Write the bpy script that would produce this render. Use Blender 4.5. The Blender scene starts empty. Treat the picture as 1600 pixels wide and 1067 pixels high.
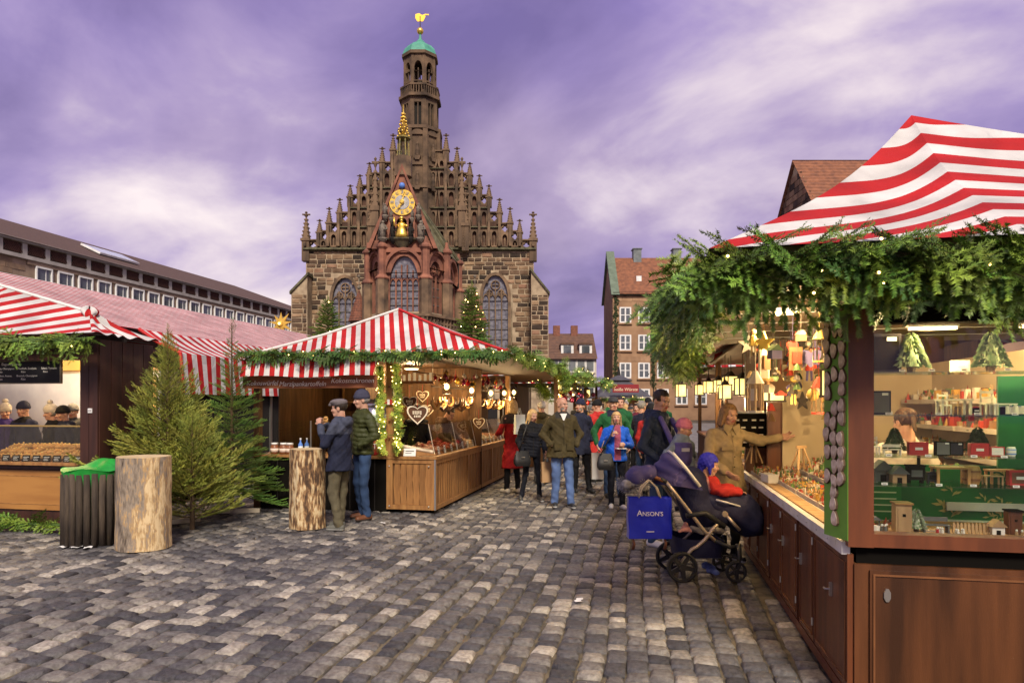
import bpy, bmesh, math, random
import numpy as np
from mathutils import Vector, Matrix, Euler
R = math.radians
PI = math.pi
SC = bpy.context.scene
COL = SC.collection
# ------------------------------------------------------------------ camera
F, CX, HZ, EYE = 1067.0, 800.0, 632.0, 1.68
YAW = math.atan(214 / 1067)
CA, SA = math.cos(YAW), math.sin(YAW)
cam = bpy.data.cameras.new('camera')
cam.lens, cam.sensor_width, cam.sensor_fit = 24.0, 36.0, 'HORIZONTAL'
cam.shift_y = (HZ - 533.5) / 1600
cam.clip_start, cam.clip_end = 0.1, 3000
camo = bpy.data.objects.new('camera', cam)
camo.location = (0, 0, EYE)
camo.rotation_euler = (R(90), 0, YAW)
COL.objects.link(camo)
SC.camera = camo
# ------------------------------------------------------------------ sky, sun, exposure
SUN_AZ, SUN_EL = R(160), R(42)       # behind the camera, to the left
wd = bpy.data.worlds.new('World')
SC.world = wd
wd.use_nodes = True
wn, wl = wd.node_tree.nodes, wd.node_tree.links
wn.clear()
def wnode(t, **kw):
 n = wn.new(t)
 for k, v in kw.items():
  setattr(n, k, v)
 return n
w_out = wnode('ShaderNodeOutputWorld')
w_bg = wnode('ShaderNodeBackground')
w_sky = wnode('ShaderNodeTexSky', sky_type='NISHITA', sun_disc=False)
w_sky.sun_elevation, w_sky.sun_rotation = SUN_EL, SUN_AZ
w_sky.air_density, w_sky.dust_density = 1.5, 3.0
w_tc = wnode('ShaderNodeTexCoord')
w_sep = wnode('ShaderNodeSeparateXYZ')
wl.new(w_tc.outputs['Generated'], w_sep.inputs[0])
w_add = wnode('ShaderNodeMath', operation='ADD'); w_add.inputs[1].default_value = 0.50
w_abs = wnode('ShaderNodeMath', operation='MAXIMUM'); w_abs.inputs[1].default_value = 0.0
wl.new(w_sep.outputs['Z'], w_abs.inputs[0]); wl.new(w_abs.outputs[0], w_add.inputs[0])
w_dx = wnode('ShaderNodeMath', operation='DIVIDE'); w_dy = wnode('ShaderNodeMath', operation='DIVIDE')
wl.new(w_sep.outputs['X'], w_dx.inputs[0]); wl.new(w_add.outputs[0], w_dx.inputs[1])
wl.new(w_sep.outputs['Y'], w_dy.inputs[0]); wl.new(w_add.outputs[0], w_dy.inputs[1])
w_cmb = wnode('ShaderNodeCombineXYZ')
wl.new(w_dx.outputs[0], w_cmb.inputs[0]); wl.new(w_dy.outputs[0], w_cmb.inputs[1])
w_map = wnode('ShaderNodeMapping')
w_map.inputs['Location'].default_value = (1.2, 9.4, 2.0)
w_map.inputs['Rotation'].default_value = (0, 0, R(28))
w_map.inputs['Scale'].default_value = (0.75, 1.0, 1)
wl.new(w_cmb.outputs[0], w_map.inputs[0])
w_n1 = wnode('ShaderNodeTexNoise'); w_n1.inputs['Scale'].default_value = 1.9
w_n1.inputs['Detail'].default_value = 8; w_n1.inputs['Roughness'].default_value = 0.50; w_n1.inputs['Distortion'].default_value = 0.25
wl.new(w_map.outputs[0], w_n1.inputs['Vector'])
w_n2 = wnode('ShaderNodeTexNoise'); w_n2.inputs['Scale'].default_value = 4.2
w_n2.inputs['Detail'].default_value = 6; w_n2.inputs['Roughness'].default_value = 0.55; w_n2.inputs['Distortion'].default_value = 0.6
wl.new(w_map.outputs[0], w_n2.inputs['Vector'])
w_r1 = wnode('ShaderNodeValToRGB')
cr = w_r1.color_ramp
cr.elements[0].position, cr.elements[0].color = 0.30, (.150, .112, .345, 1)
cr.elements[1].position, cr.elements[1].color = 0.74, (.92, .80, .78, 1)
for p_, c_ in ((.42, (.220, .160, .470, 1)), (.50, (.340, .255, .560, 1)), (.57, (.47, .375, .60, 1)), (.64, (.66, .55, .66, 1))):
 e_ = cr.elements.new(p_); e_.color = c_
w_mixn = wnode('ShaderNodeMath', operation='MULTIPLY_ADD'); w_mixn.inputs[1].default_value = 0.36
w_sc = wnode('ShaderNodeMath', operation='MULTIPLY_ADD'); w_sc.inputs[1].default_value = 1.45; w_sc.inputs[2].default_value = -0.400
wl.new(w_n1.outputs['Fac'], w_sc.inputs[0])
wl.new(w_n2.outputs['Fac'], w_mixn.inputs[0]); wl.new(w_sc.outputs[0], w_mixn.inputs[2])
wl.new(w_mixn.outputs[0], w_r1.inputs['Fac'])
w_mul = wnode('ShaderNodeVectorMath', operation='SCALE'); w_mul.inputs['Scale'].default_value = 0.06
wl.new(w_sky.outputs[0], w_mul.inputs[0])
w_mix = wnode('ShaderNodeMix', data_type='RGBA'); w_mix.inputs['Factor'].default_value = 0.90
wl.new(w_mul.outputs[0], w_mix.inputs['A']); 
w_n3 = wnode('ShaderNodeTexNoise'); w_n3.inputs['Scale'].default_value = 1.1; w_n3.inputs['Detail'].default_value = 3
w_m3 = wnode('ShaderNodeMapping'); w_m3.inputs['Location'].default_value = (4.0, 8.0, 2.0)
wl.new(w_map.outputs[0], w_m3.inputs[0]); wl.new(w_m3.outputs[0], w_n3.inputs['Vector'])
w_mr3 = wnode('ShaderNodeMapRange'); w_mr3.inputs['From Min'].default_value, w_mr3.inputs['From Max'].default_value = .42, .62
wl.new(w_n3.outputs['Fac'], w_mr3.inputs['Value'])
w_r2 = wnode('ShaderNodeValToRGB')          # greyer, mauve cloud bodies
for e_, (p_, c_) in zip((w_r2.color_ramp.elements[0], w_r2.color_ramp.elements[1]), ((.30, (.23, .17, .33, 1)), (.74, (.90, .78, .80, 1)))):
 e_.position, e_.color = p_, c_
e_ = w_r2.color_ramp.elements.new(.52); e_.color = (.42, .325, .50, 1)
wl.new(w_mixn.outputs[0], w_r2.inputs['Fac'])
w_mix2 = wnode('ShaderNodeMix', data_type='RGBA')
wl.new(w_mr3.outputs[0], w_mix2.inputs['Factor']); wl.new(w_r1.outputs['Color'], w_mix2.inputs['A']); wl.new(w_r2.outputs['Color'], w_mix2.inputs['B'])
wl.new(w_mix2.outputs['Result'], w_mix.inputs['B'])
wl.new(w_mix.outputs['Result'], w_bg.inputs['Color'])
w_bg.inputs['Strength'].default_value = 0.365
wl.new(w_bg.outputs[0], w_out.inputs[0])
sun = bpy.data.lights.new('sun', 'SUN')
sun.energy, sun.angle, sun.color = 1.5, R(14), (1.0, .90, .74)
suno = bpy.data.objects.new('sun', sun)
COL.objects.link(suno)
sd = Vector((math.sin(SUN_AZ) * math.cos(SUN_EL), math.cos(SUN_AZ) * math.cos(SUN_EL), math.sin(SUN_EL)))
suno.rotation_euler = sd.to_track_quat('Z', 'Y').to_euler()
vs = SC.view_settings
SC.display_settings.display_device = 'sRGB'
vs.view_transform, vs.look, vs.gamma, vs.exposure = 'Standard', 'None', 1.0, 1.75
vs.use_curve_mapping = False
SC.cycles.use_denoising = True
SC.cycles.max_bounces, SC.cycles.transparent_max_bounces = 6, 12
SC.cycles.diffuse_bounces, SC.cycles.glossy_bounces = 3, 3
SC.cycles.sample_clamp_indirect = 4
# ------------------------------------------------------------------ helpers
def c2w(X, Y, z=0.0):
 """camera-aligned ground coordinates (right, forward) to the world"""
 return Vector((X * CA - Y * SA, X * SA + Y * CA, z))
def W(px, py, d):
 """the place a distance d ahead that the photo shows at pixel (px, py)"""
 return c2w((px - CX) / F * d, d, EYE + (HZ - py) * d / F)
def w2c(x, y):
 return (x * CA + y * SA, -x * SA + y * CA)
_mats = {}
def M(name, col, rough=.7, col2=None, scale=6, detail=5, bump=0, bscale=60, metal=0, emit=0, rnd=0, hue=0,
      stretch=(1, 1, 1), island=False, spec=.3, ramp=None, contrast=(.35, .65), trans=0, sheen=0, speck=None):
 if name in _mats:
  return _mats[name]
 m = bpy.data.materials.new(name)
 m.use_nodes = True
 n, l = m.node_tree.nodes, m.node_tree.links
 b = n['Principled BSDF']
 b.inputs['Roughness'].default_value = rough
 b.inputs['Metallic'].default_value = metal
 b.inputs['Specular IOR Level'].default_value = spec
 if sheen:
  b.inputs['Sheen Weight'].default_value = sheen
 col = tuple(col)[:3] + (1,)
 b.inputs['Base Color'].default_value = col
 tc = n.new('ShaderNodeTexCoord')
 mp = n.new('ShaderNodeMapping'); mp.inputs['Scale'].default_value = stretch
 l.new(tc.outputs['Object'], mp.inputs[0])
 out = None
 rn = None
 if rnd or ramp or hue:
  if island:
   rn = n.new('ShaderNodeNewGeometry').outputs['Random Per Island']
  else:
   rn = n.new('ShaderNodeObjectInfo').outputs['Random']
 if ramp:
  r = n.new('ShaderNodeValToRGB'); r.color_ramp.interpolation = 'CONSTANT' if len(ramp) > 6 else 'LINEAR'
  els = r.color_ramp.elements
  els[0].position, els[0].color = ramp[0][0], tuple(ramp[0][1]) + (1,)
  els[1].position, els[1].color = ramp[-1][0], tuple(ramp[-1][1]) + (1,)
  for p_, c_ in ramp[1:-1]:
   els.new(p_).color = tuple(c_) + (1,)
  l.new(rn, r.inputs['Fac'])
  out = r.outputs['Color']
 if col2 is not None:
  ns = n.new('ShaderNodeTexNoise'); ns.inputs['Scale'].default_value = scale; ns.inputs['Detail'].default_value = detail
  l.new(mp.outputs[0], ns.inputs['Vector'])
  mr = n.new('ShaderNodeMapRange'); mr.inputs['From Min'].default_value, mr.inputs['From Max'].default_value = contrast
  l.new(ns.outputs['Fac'], mr.inputs['Value'])
  mx = n.new('ShaderNodeMix'); mx.data_type = 'RGBA'
  l.new(mr.outputs[0], mx.inputs['Factor'])
  if ramp:
   mx.blend_type = 'MULTIPLY'
   l.new(out, mx.inputs['A'])
  else:
   mx.inputs['A'].default_value = col
  mx.inputs['B'].default_value = tuple(col2)[:3] + (1,)
  out = mx.outputs['Result']
 if speck:      # chips and scuffs
  n5 = n.new('ShaderNodeTexNoise'); n5.inputs['Scale'].default_value = speck[0]; n5.inputs['Detail'].default_value = 7; n5.inputs['Roughness'].default_value = .7; n5.inputs['Distortion'].default_value = 1.2
  l.new(tc.outputs['Object'], n5.inputs['Vector'])
  g5 = n.new('ShaderNodeMapRange'); g5.inputs['From Min'].default_value, g5.inputs['From Max'].default_value = speck[1], speck[1] + .05; l.new(n5.outputs['Fac'], g5.inputs['Value'])
  x5 = n.new('ShaderNodeMix'); x5.data_type = 'RGBA'; x5.inputs['B'].default_value = tuple(speck[2]) + (1,); l.new(g5.outputs[0], x5.inputs['Factor'])
  if out is None: x5.inputs['A'].default_value = col
  else: l.new(out, x5.inputs['A'])
  out = x5.outputs['Result']
 if rnd or hue:
  hs = n.new('ShaderNodeHueSaturation')
  m1 = n.new('ShaderNodeMapRange'); m1.inputs['To Min'].default_value, m1.inputs['To Max'].default_value = 1 - rnd, 1 + rnd
  l.new(rn, m1.inputs['Value']); l.new(m1.outputs[0], hs.inputs['Value'])
  if hue:
   f_ = n.new('ShaderNodeMath'); f_.operation = 'MULTIPLY'; f_.inputs[1].default_value = 7.31
   g_ = n.new('ShaderNodeMath'); g_.operation = 'FRACT'
   l.new(rn, f_.inputs[0]); l.new(f_.outputs[0], g_.inputs[0])
   m2 = n.new('ShaderNodeMapRange'); m2.inputs['To Min'].default_value, m2.inputs['To Max'].default_value = .5 - hue, .5 + hue
   l.new(g_.outputs[0], m2.inputs['Value']); l.new(m2.outputs[0], hs.inputs['Hue'])
  if out is None:
   hs.inputs['Color'].default_value = col
  else:
   l.new(out, hs.inputs['Color'])
  out = hs.outputs['Color']
 if out is not None:
  l.new(out, b.inputs['Base Color'])
 if bump:
  nb = n.new('ShaderNodeTexNoise'); nb.inputs['Scale'].default_value = bscale; nb.inputs['Detail'].default_value = 4
  l.new(mp.outputs[0], nb.inputs['Vector'])
  bp = n.new('ShaderNodeBump'); bp.inputs['Strength'].default_value = min(1, bump); bp.inputs['Distance'].default_value = .02 * max(1, bump)
  l.new(nb.outputs['Fac'], bp.inputs['Height']); l.new(bp.outputs[0], b.inputs['Normal'])
 if emit:
  b.inputs['Emission Strength'].default_value = emit
  if out is not None:
   l.new(out, b.inputs['Emission Color'])
  else:
   b.inputs['Emission Color'].default_value = col
 if trans:
  b.inputs['Subsurface Weight'].default_value = trans
  b.inputs['Subsurface Radius'].default_value = (.02, .02, .02)
 _mats[name] = m
 return m
def stripes(name, period, c1=(.36, .008, .008), c2=(.52, .505, .485), duty=.5, rough=.75):
 """striped canvas: the printed stripe follows the cloth's own UV"""
 if name in _mats:
  return _mats[name]
 m = bpy.data.materials.new(name); m.use_nodes = True
 n, l = m.node_tree.nodes, m.node_tree.links
 b = n['Principled BSDF']; b.inputs['Roughness'].default_value = rough; b.inputs['Specular IOR Level'].default_value = .25
 uv = n.new('ShaderNodeUVMap'); sp = n.new('ShaderNodeSeparateXYZ'); l.new(uv.outputs[0], sp.inputs[0])
 dv = n.new('ShaderNodeMath'); dv.operation = 'DIVIDE'; dv.inputs[1].default_value = period
 l.new(sp.outputs[0], dv.inputs[0])
 fr = n.new('ShaderNodeMath'); fr.operation = 'FRACT'; l.new(dv.outputs[0], fr.inputs[0])
 lt = n.new('ShaderNodeMath'); lt.operation = 'LESS_THAN'; lt.inputs[1].default_value = duty; l.new(fr.outputs[0], lt.inputs[0])
 mx = n.new('ShaderNodeMix'); mx.data_type = 'RGBA'
 mx.inputs['A'].default_value = c2 + (1,); mx.inputs['B'].default_value = c1 + (1,)
 l.new(lt.outputs[0], mx.inputs['Factor'])
 ns = n.new('ShaderNodeTexNoise'); ns.inputs['Scale'].default_value = 2.2; ns.inputs['Detail'].default_value = 6
 tc = n.new('ShaderNodeTexCoord'); l.new(tc.outputs['Object'], ns.inputs['Vector'])
 mr = n.new('ShaderNodeMapRange'); mr.inputs['From Min'].default_value, mr.inputs['From Max'].default_value, mr.inputs['To Min'].default_value, mr.inputs['To Max'].default_value = .3, .7, .66, 1.14
 l.new(ns.outputs['Fac'], mr.inputs['Value'])
 hs = n.new('ShaderNodeHueSaturation'); l.new(mx.outputs['Result'], hs.inputs['Color']); l.new(mr.outputs[0], hs.inputs['Value'])
 l.new(hs.outputs[0], b.inputs['Base Color'])
 nb = n.new('ShaderNodeTexNoise'); nb.inputs['Scale'].default_value = 3.5; nb.inputs['Detail'].default_value = 4; nb.inputs['Distortion'].default_value = .8
 l.new(tc.outputs['Object'], nb.inputs['Vector'])
 bp = n.new('ShaderNodeBump'); bp.inputs['Strength'].default_value = .6; bp.inputs['Distance'].default_value = .05
 l.new(nb.outputs['Fac'], bp.inputs['Height']); l.new(bp.outputs[0], b.inputs['Normal'])
 _mats[name] = m
 return m
def glass(name, tint=(1, 1, 1), refl=.10, rough=.02):
 if name in _mats:
  return _mats[name]
 m = bpy.data.materials.new(name); m.use_nodes = True
 n, l = m.node_tree.nodes, m.node_tree.links
 n.remove(n['Principled BSDF'])
 t = n.new('ShaderNodeBsdfTransparent'); t.inputs[0].default_value = tint + (1,)
 g = n.new('ShaderNodeBsdfGlossy'); g.inputs['Roughness'].default_value = rough
 mx = n.new('ShaderNodeMixShader')
 fr = n.new('ShaderNodeFresnel'); fr.inputs[0].default_value = 1.45
 ad = n.new('ShaderNodeMath'); ad.operation = 'MULTIPLY_ADD'; ad.inputs[1].default_value = .35; ad.inputs[2].default_value = refl - .03
 l.new(fr.outputs[0], ad.inputs[0]); l.new(ad.outputs[0], mx.inputs[0])
 l.new(t.outputs[0], mx.inputs[1]); l.new(g.outputs[0], mx.inputs[2])
 l.new(mx.outputs[0], n['Material Output'].inputs[0])
 _mats[name] = m
 return m
class MB:
 """collects geometry for ONE mesh object"""
 def __init__(s):
  s.v, s.f, s.m, s.uv = [], [], [], {}
 def add(s, vs_, fs, mi=0):
  o = len(s.v); s.v.extend([tuple(p) for p in vs_])
  for f in fs:
   s.f.append(tuple(i + o for i in f)); s.m.append(mi)
  return s
 def box(s, x0, x1, y0, y1, z0, z1, mi=0, T=None):
  p = [Vector((x, y, z)) for z in (z0, z1) for y in (y0, y1) for x in (x0, x1)]
  if T is not None:
   p = [T @ q for q in p]
  return s.add(p, [(0, 2, 3, 1), (4, 5, 7, 6), (0, 1, 5, 4), (2, 6, 7, 3), (0, 4, 6, 2), (1, 3, 7, 5)], mi)
 def cham(s, x0, x1, y0, y1, z0, z1, b, mi=0, j=0, rg=random):
  """box with a chamfered top, edges jittered: a stone"""
  def q(x, y, z):
   return (x + rg.uniform(-j, j), y + rg.uniform(-j, j), z)
  p = [q(x0, y0, z0), q(x1, y0, z0), q(x1, y1, z0), q(x0, y1, z0)]
  zt = z1 - b
  p += [(a[0], a[1], zt + rg.uniform(-j, j) * .3) for a in p[:4]]
  cxm, cym = (x0 + x1) / 2, (y0 + y1) / 2
  p += [(a[0] + math.copysign(b, cxm - a[0]) * 1.3, a[1] + math.copysign(b, cym - a[1]) * 1.3, z1 + rg.uniform(-j, j) * .5) for a in p[:4]]
  fs = [(8, 9, 10, 11)]
  for i in range(4):
   k = (i + 1) % 4
   fs += [(i, k, 4 + k, 4 + i), (4 + i, 4 + k, 8 + k, 8 + i)]
  return s.add(p, fs, mi)
 def prism(s, poly, h0, h1, ax='z', mi=0, T=None):
  """extrude a 2D polygon; ax='y': poly is (x,z), ax='x': poly is (y,z), ax='z': poly is (x,y)"""
  def q(a, h):
   v = {'z': (a[0], a[1], h), 'y': (a[0], h, a[1]), 'x': (h, a[0], a[1])}[ax]
   v = Vector(v)
   return T @ v if T is not None else v
  n = len(poly)
  p = [q(a, h0) for a in poly] + [q(a, h1) for a in poly]
  fs = [tuple(range(n - 1, -1, -1)), tuple(range(n, 2 * n))]
  fs += [(i, (i + 1) % n, n + (i + 1) % n, n + i) for i in range(n)]
  return s.add(p, fs, mi)
 def tube(s, path, r, n=8, mi=0, cap=True):
  path = [Vector(p) for p in path]
  if not hasattr(r, '__len__'):
   r = [r] * len(path)
  o = []
  up = None
  for i, p in enumerate(path):
   t = (path[min(i + 1, len(path) - 1)] - path[max(i - 1, 0)]).normalized()
   a = up if up is not None else (Vector((0, 0, 1)) if abs(t.z) < .9 else Vector((1, 0, 0)))
   x = t.cross(a)
   if x.length < 1e-5:
    x = t.orthogonal()
   x.normalize(); y = x.cross(t).normalized(); up = y
   o += [p + (x * math.cos(2 * PI * k / n) + y * math.sin(2 * PI * k / n)) * r[i] for k in range(n)]
  fs = []
  for i in range(len(path) - 1):
   for k in range(n):
    k2 = (k + 1) % n
    fs.append((i * n + k, i * n + k2, (i + 1) * n + k2, (i + 1) * n + k))
  if cap:
   fs += [tuple(range(n - 1, -1, -1)), tuple(range((len(path) - 1) * n, len(path) * n))]
  return s.add(o, fs, mi)
 def lathe(s, prof, n=16, c=(0, 0, 0), mi=0, ph=0, sx=1, sy=1):
  o = []
  for r_, z in prof:
   o += [(c[0] + sx * r_ * math.cos(2 * PI * k / n + ph), c[1] + sy * r_ * math.sin(2 * PI * k / n + ph), c[2] + z) for k in range(n)]
  fs = []
  for i in range(len(prof) - 1):
   for k in range(n):
    k2 = (k + 1) % n
    fs.append((i * n + k, i * n + k2, (i + 1) * n + k2, (i + 1) * n + k))
  fs += [tuple(range(n - 1, -1, -1)), tuple(range((len(prof) - 1) * n, len(prof) * n))]
  return s.add(o, fs, mi)
 def ball(s, c, r, mi=0, n=10, sq=(1, 1, 1)):
  prof = [(max(1e-4, math.sin(PI * i / (n // 2 + 1))), -math.cos(PI * i / (n // 2 + 1))) for i in range(n // 2 + 2)]
  o, k0 = len(s.v), len(s.f)
  s.lathe(prof, n, (0, 0, 0), mi)
  for i in range(o, len(s.v)):
   x, y, z = s.v[i]
   s.v[i] = (c[0] + x * r * sq[0], c[1] + y * r * sq[1], c[2] + z * r * sq[2])
  return s
 def grid(s, fn, nu, nv, mi=0, uvf=None, flip=False):
  o = len(s.v)
  for j in range(nv + 1):
   for i in range(nu + 1):
    s.v.append(tuple(fn(i / nu, j / nv)))
  for j in range(nv):
   for i in range(nu):
    a = o + j * (nu + 1) + i
    f = (a, a + 1, a + nu + 2, a + nu + 1)
    ij = ((i, j), (i + 1, j), (i + 1, j + 1), (i, j + 1))
    if flip:
     f, ij = f[::-1], ij[::-1]
    if uvf:
     s.uv[len(s.f)] = [uvf(p / nu, q / nv) for p, q in ij]
    s.f.append(f); s.m.append(mi)
  return s
 def xform(s, T, start=0):
  for i in range(start, len(s.v)):
   s.v[i] = tuple(T @ Vector(s.v[i]))
  return s
 def mesh(s, name, mats, smooth=False):
  me = bpy.data.meshes.new(name)
  me.from_pydata(s.v, [], s.f)
  for m_ in (mats if isinstance(mats, (list, tuple)) else [mats]):
   me.materials.append(m_)
  if any(s.m):
   me.polygons.foreach_set('material_index', s.m)
  if s.uv:
   ul = me.uv_layers.new(name='UVMap')
   for pi, p in enumerate(me.polygons):
    if pi in s.uv:
     for k, li in enumerate(p.loop_indices):
      ul.data[li].uv = s.uv[pi][k]
  if smooth:
   me.polygons.foreach_set('use_smooth', [True] * len(me.polygons))
  me.update()
  return me
 def build(s, name, mats, parent=None, smooth=False, loc=None, rot=None):
  return obj(name, s.mesh(name, mats, smooth), parent, loc, rot)
def obj(name, me, parent=None, loc=None, rot=None, scale=None):
 o = bpy.data.objects.new(name, me)
 COL.objects.link(o)
 if parent is not None:
  o.parent = parent
 if loc is not None:
  o.location = loc
 if rot is not None:
  o.rotation_euler = rot
 if scale is not None:
  o.scale = scale if hasattr(scale, '__len__') else (scale,) * 3
 return o
def tag(o, label=None, cat=None, group=None, kind=None):
 for k, v in (('label', label), ('category', cat), ('group', group), ('kind', kind)):
  if v:
   o[k] = v
 return o
def thing(name, label, cat, loc=(0, 0, 0), rz=0, group=None, scale=None):
 o = obj(name, None, None, loc, (0, 0, rz), scale)
 o.empty_display_size = .2
 return tag(o, label, cat, group)
def copy_tree(o, parent=None):
 c = o.copy(); COL.objects.link(c); c.parent = parent
 for ch in list(o.children):
  copy_tree(ch, c)
 return c
def text(name, body, size, mat_, parent, loc, rot, shear=0, ext=.003, align='CENTER', sx=1):
 cu = bpy.data.curves.new(name, 'FONT')
 cu.body, cu.size, cu.shear, cu.extrude = body, size, shear, ext
 cu.align_x, cu.align_y = align, 'CENTER'
 cu.resolution_u = 3
 tmp = bpy.data.objects.new('tmp', cu); COL.objects.link(tmp)
 bpy.context.view_layer.update()
 me = bpy.data.meshes.new_from_object(tmp.evaluated_get(bpy.context.evaluated_depsgraph_get()))
 bpy.data.objects.remove(tmp)
 me.materials.clear(); me.materials.append(mat_)
 return obj(name, me, parent, loc, rot, (sx, 1, 1))
def lamp(name, loc, power, parent=None, col=(1, .70, .34), r=.05):
 li = bpy.data.lights.new(name, 'POINT')
 li.energy, li.color, li.shadow_soft_size = power, col, r
 return obj(name, li, parent, loc)
def arch(w, h, spring, n=6):
 """pointed arch outline (x,z), base centred on 0,0; spring = height where the curve starts"""
 hw = w / 2
 p = [(-hw, 0), (hw, 0), (hw, spring)]
 for i in range(1, n + 1):
  t = i / n
  p.append((hw * (1 - t) ** .75 * (1 + .22 * math.sin(PI * t)), spring + (h - spring) * math.sin(t * PI / 2) ** 1.05))
 for i in range(n - 1, -1, -1):
  t = i / n
  p.append((-hw * (1 - t) ** .75 * (1 + .22 * math.sin(PI * t)), spring + (h - spring) * math.sin(t * PI / 2) ** 1.05))
 return p[:-1] + [(-hw, spring)]
def ringprism(mb, inner, outer, y0, y1, mi=0, T=None):
 """plate with a hole: inner and outer outlines (x,z) with the same count, extruded along y"""
 n = len(inner)
 def q(a, y):
  v = Vector((a[0], y, a[1])); return T @ v if T is not None else v
 p = [q(a, y0) for a in inner] + [q(a, y0) for a in outer] + [q(a, y1) for a in inner] + [q(a, y1) for a in outer]
 fs = []
 for i in range(n):
  k = (i + 1) % n
  fs += [(i, k, n + k, n + i), (2 * n + k, 2 * n + i, 3 * n + i, 3 * n + k), (i, 2 * n + i, 2 * n + k, k), (n + i, n + k, 3 * n + k, 3 * n + i)]
 mb.add(p, fs, mi)
# ------------------------------------------------------------------ the square
rg = random.Random(7)
m_joint = M('joint_sand', (.15, .122, .078), .95, (.055, .048, .040), 9, bump=.6, bscale=120)
RAMP = [(0, (.050, .049, .055)), (.25, (.088, .085, .092)), (.5, (.140, .132, .130)), (.72, (.195, .180, .165)), (.88, (.28, .255, .22)), (.97, (.44, .40, .34))]
m_cob = M('cobble_stone', (.2, .2, .2), .62, (.52, .50, .50), 30, ramp=RAMP, bump=.7, bscale=95, spec=.35, speck=(9, .66, (.30, .25, .17)))
m_cobi = M('cobble_mass', (.2, .2, .2), .58, (.52, .50, .50), 30, ramp=RAMP, bump=.7, bscale=95, spec=.35, island=True, speck=(9, .66, (.30, .25, .17)))
ground = MB().box(-600, 600, -60, 1400, -.5, -.028).build('ground', m_joint)
tag(ground, kind='structure')
def paving_mat():
 m = bpy.data.materials.new('far_paving'); m.use_nodes = True
 n, l = m.node_tree.nodes, m.node_tree.links
 b = n['Principled BSDF']; b.inputs['Roughness'].default_value = .65
 tc = n.new('ShaderNodeTexCoord'); mp = n.new('ShaderNodeMapping'); mp.inputs['Rotation'].default_value = (0, 0, R(90))
 br = n.new('ShaderNodeTexBrick'); br.inputs['Scale'].default_value = 1
 br.inputs['Brick Width'].default_value, br.inputs['Row Height'].default_value, br.inputs['Mortar Size'].default_value = .2, .165, .012
 br.inputs['Color1'].default_value, br.inputs['Color2'].default_value, br.inputs['Mortar'].default_value = (.08, .078, .08, 1), (.2, .19, .175, 1), (.12, .10, .075, 1)
 l.new(tc.outputs['Object'], mp.inputs[0]); l.new(mp.outputs[0], br.inputs['Vector']); l.new(br.outputs['Color'], b.inputs['Base Color'])
 return m
fp = MB().box(-40, 30, 24.6, 64, -.027, -.006).build('pavement', paving_mat())
tag(fp, kind='structure')
cob = []
x = -16.0
while x < 1.5:
 wc = rg.uniform(.150, .178)
 y = 2.2 + rg.uniform(0, .2)
 while y < 25.0:
  ln = rg.choice((.125, .145, .16, .18, .21)) * rg.uniform(.94, 1.06)
  X, Y = w2c(x + wc / 2, y + ln / 2)
  wob = .05 * math.sin(y * .7 + x * 2.1)
  ok = Y > 2.8 and -1.12 * Y - .3 < X < .95 * Y and x + wob + wc < (1.14 if y < 8.5 else 1.45) and (y < 17 or x > -3.4)
  if x < -3.6 and y > 10.6 and x > -6.1: ok = False          # under the sweets stall
  if x < -8.4 and y > 10.5: ok = False
  if y > 13 and x < -3.6: ok = False
  if ok:
   cob.append((Y, x + wob, wc, y, ln))
  y += ln
 x += wc
cob.sort()
GAP = .0095
mass = MB()
for i, (Y, cx_, wc, y_, ln) in enumerate(cob):
 dz = rg.uniform(-.008, .008) + .012 * math.sin(cx_ * .9) * math.sin(y_ * .6) * .4
 mb = MB() if i < 300 else mass
 g1, g2 = rg.uniform(.5, 1.6) * GAP, rg.uniform(.5, 1.5) * GAP
 if i < 300:
  mb.cham(-wc / 2 + g1, wc / 2 - g1, -ln / 2 + g2, ln / 2 - g2, -.06, dz, .017, j=.010, rg=rg)
  mb.build('cobble', m_cob, ground, True, (cx_ + wc / 2, y_ + ln / 2, 0))
 else:
  mb.cham(cx_ + g1, cx_ + wc - g1, y_ + g2, y_ + ln - g2, -.06, dz, .017, j=.010, rg=rg)
tag(mass.build('cobbles', m_cobi, ground, True), kind='stuff')
# ------------------------------------------------------------------ the church
D0 = 66.0
X0 = (655 - CX) * D0 / F
church = thing('church', 'brown sandstone gothic church with stepped gable, slim green-domed tower and gilded clock', 'church', c2w(X0, D0, 0), YAW)
def L(px, py, dep=0.0):
 d = D0 + dep
 return ((px - CX) * d / F - X0, EYE + (HZ - py) * d / F)
def lx(px, dep=0.0): return L(px, 0, dep)[0]
def lz(py, dep=0.0): return L(0, py, dep)[1]
SRAMP = [(0, (.030, .022, .017)), (.22, (.070, .046, .032)), (.45, (.135, .084, .052)), (.7, (.21, .135, .080)), (.88, (.33, .22, .13)), (1, (.24, .12, .08))]
m_blk = M('sandstone_block', (.2, .15, .1), .9, (.62, .58, .55), 1.6, ramp=SRAMP, bump=.8, bscale=9, detail=8)
m_blki = M('sandstone_mass', (.2, .15, .1), .9, (.62, .58, .55), 1.6, ramp=SRAMP, bump=.8, bscale=9, detail=8, island=True)
m_mortar = M('church_mortar', (.40, .31, .205), .95, (.22, .16, .105), 1.2, bump=.4, bscale=8)
m_gable = M('gable_sandstone', (.235, .150, .088), .92, (.060, .041, .029), .9, detail=9, bump=.8, bscale=6, contrast=(.3, .66))
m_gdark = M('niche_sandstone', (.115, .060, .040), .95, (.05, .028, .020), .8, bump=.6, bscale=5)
m_moss = M('mossy_ledge', (.135, .125, .07), .95, (.06, .055, .035), 2.5, bump=.6, bscale=9)
m_red = M('red_sandstone', (.27, .112, .070), .9, (.13, .056, .040), 1.1, detail=8, bump=.6, bscale=7)
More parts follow.
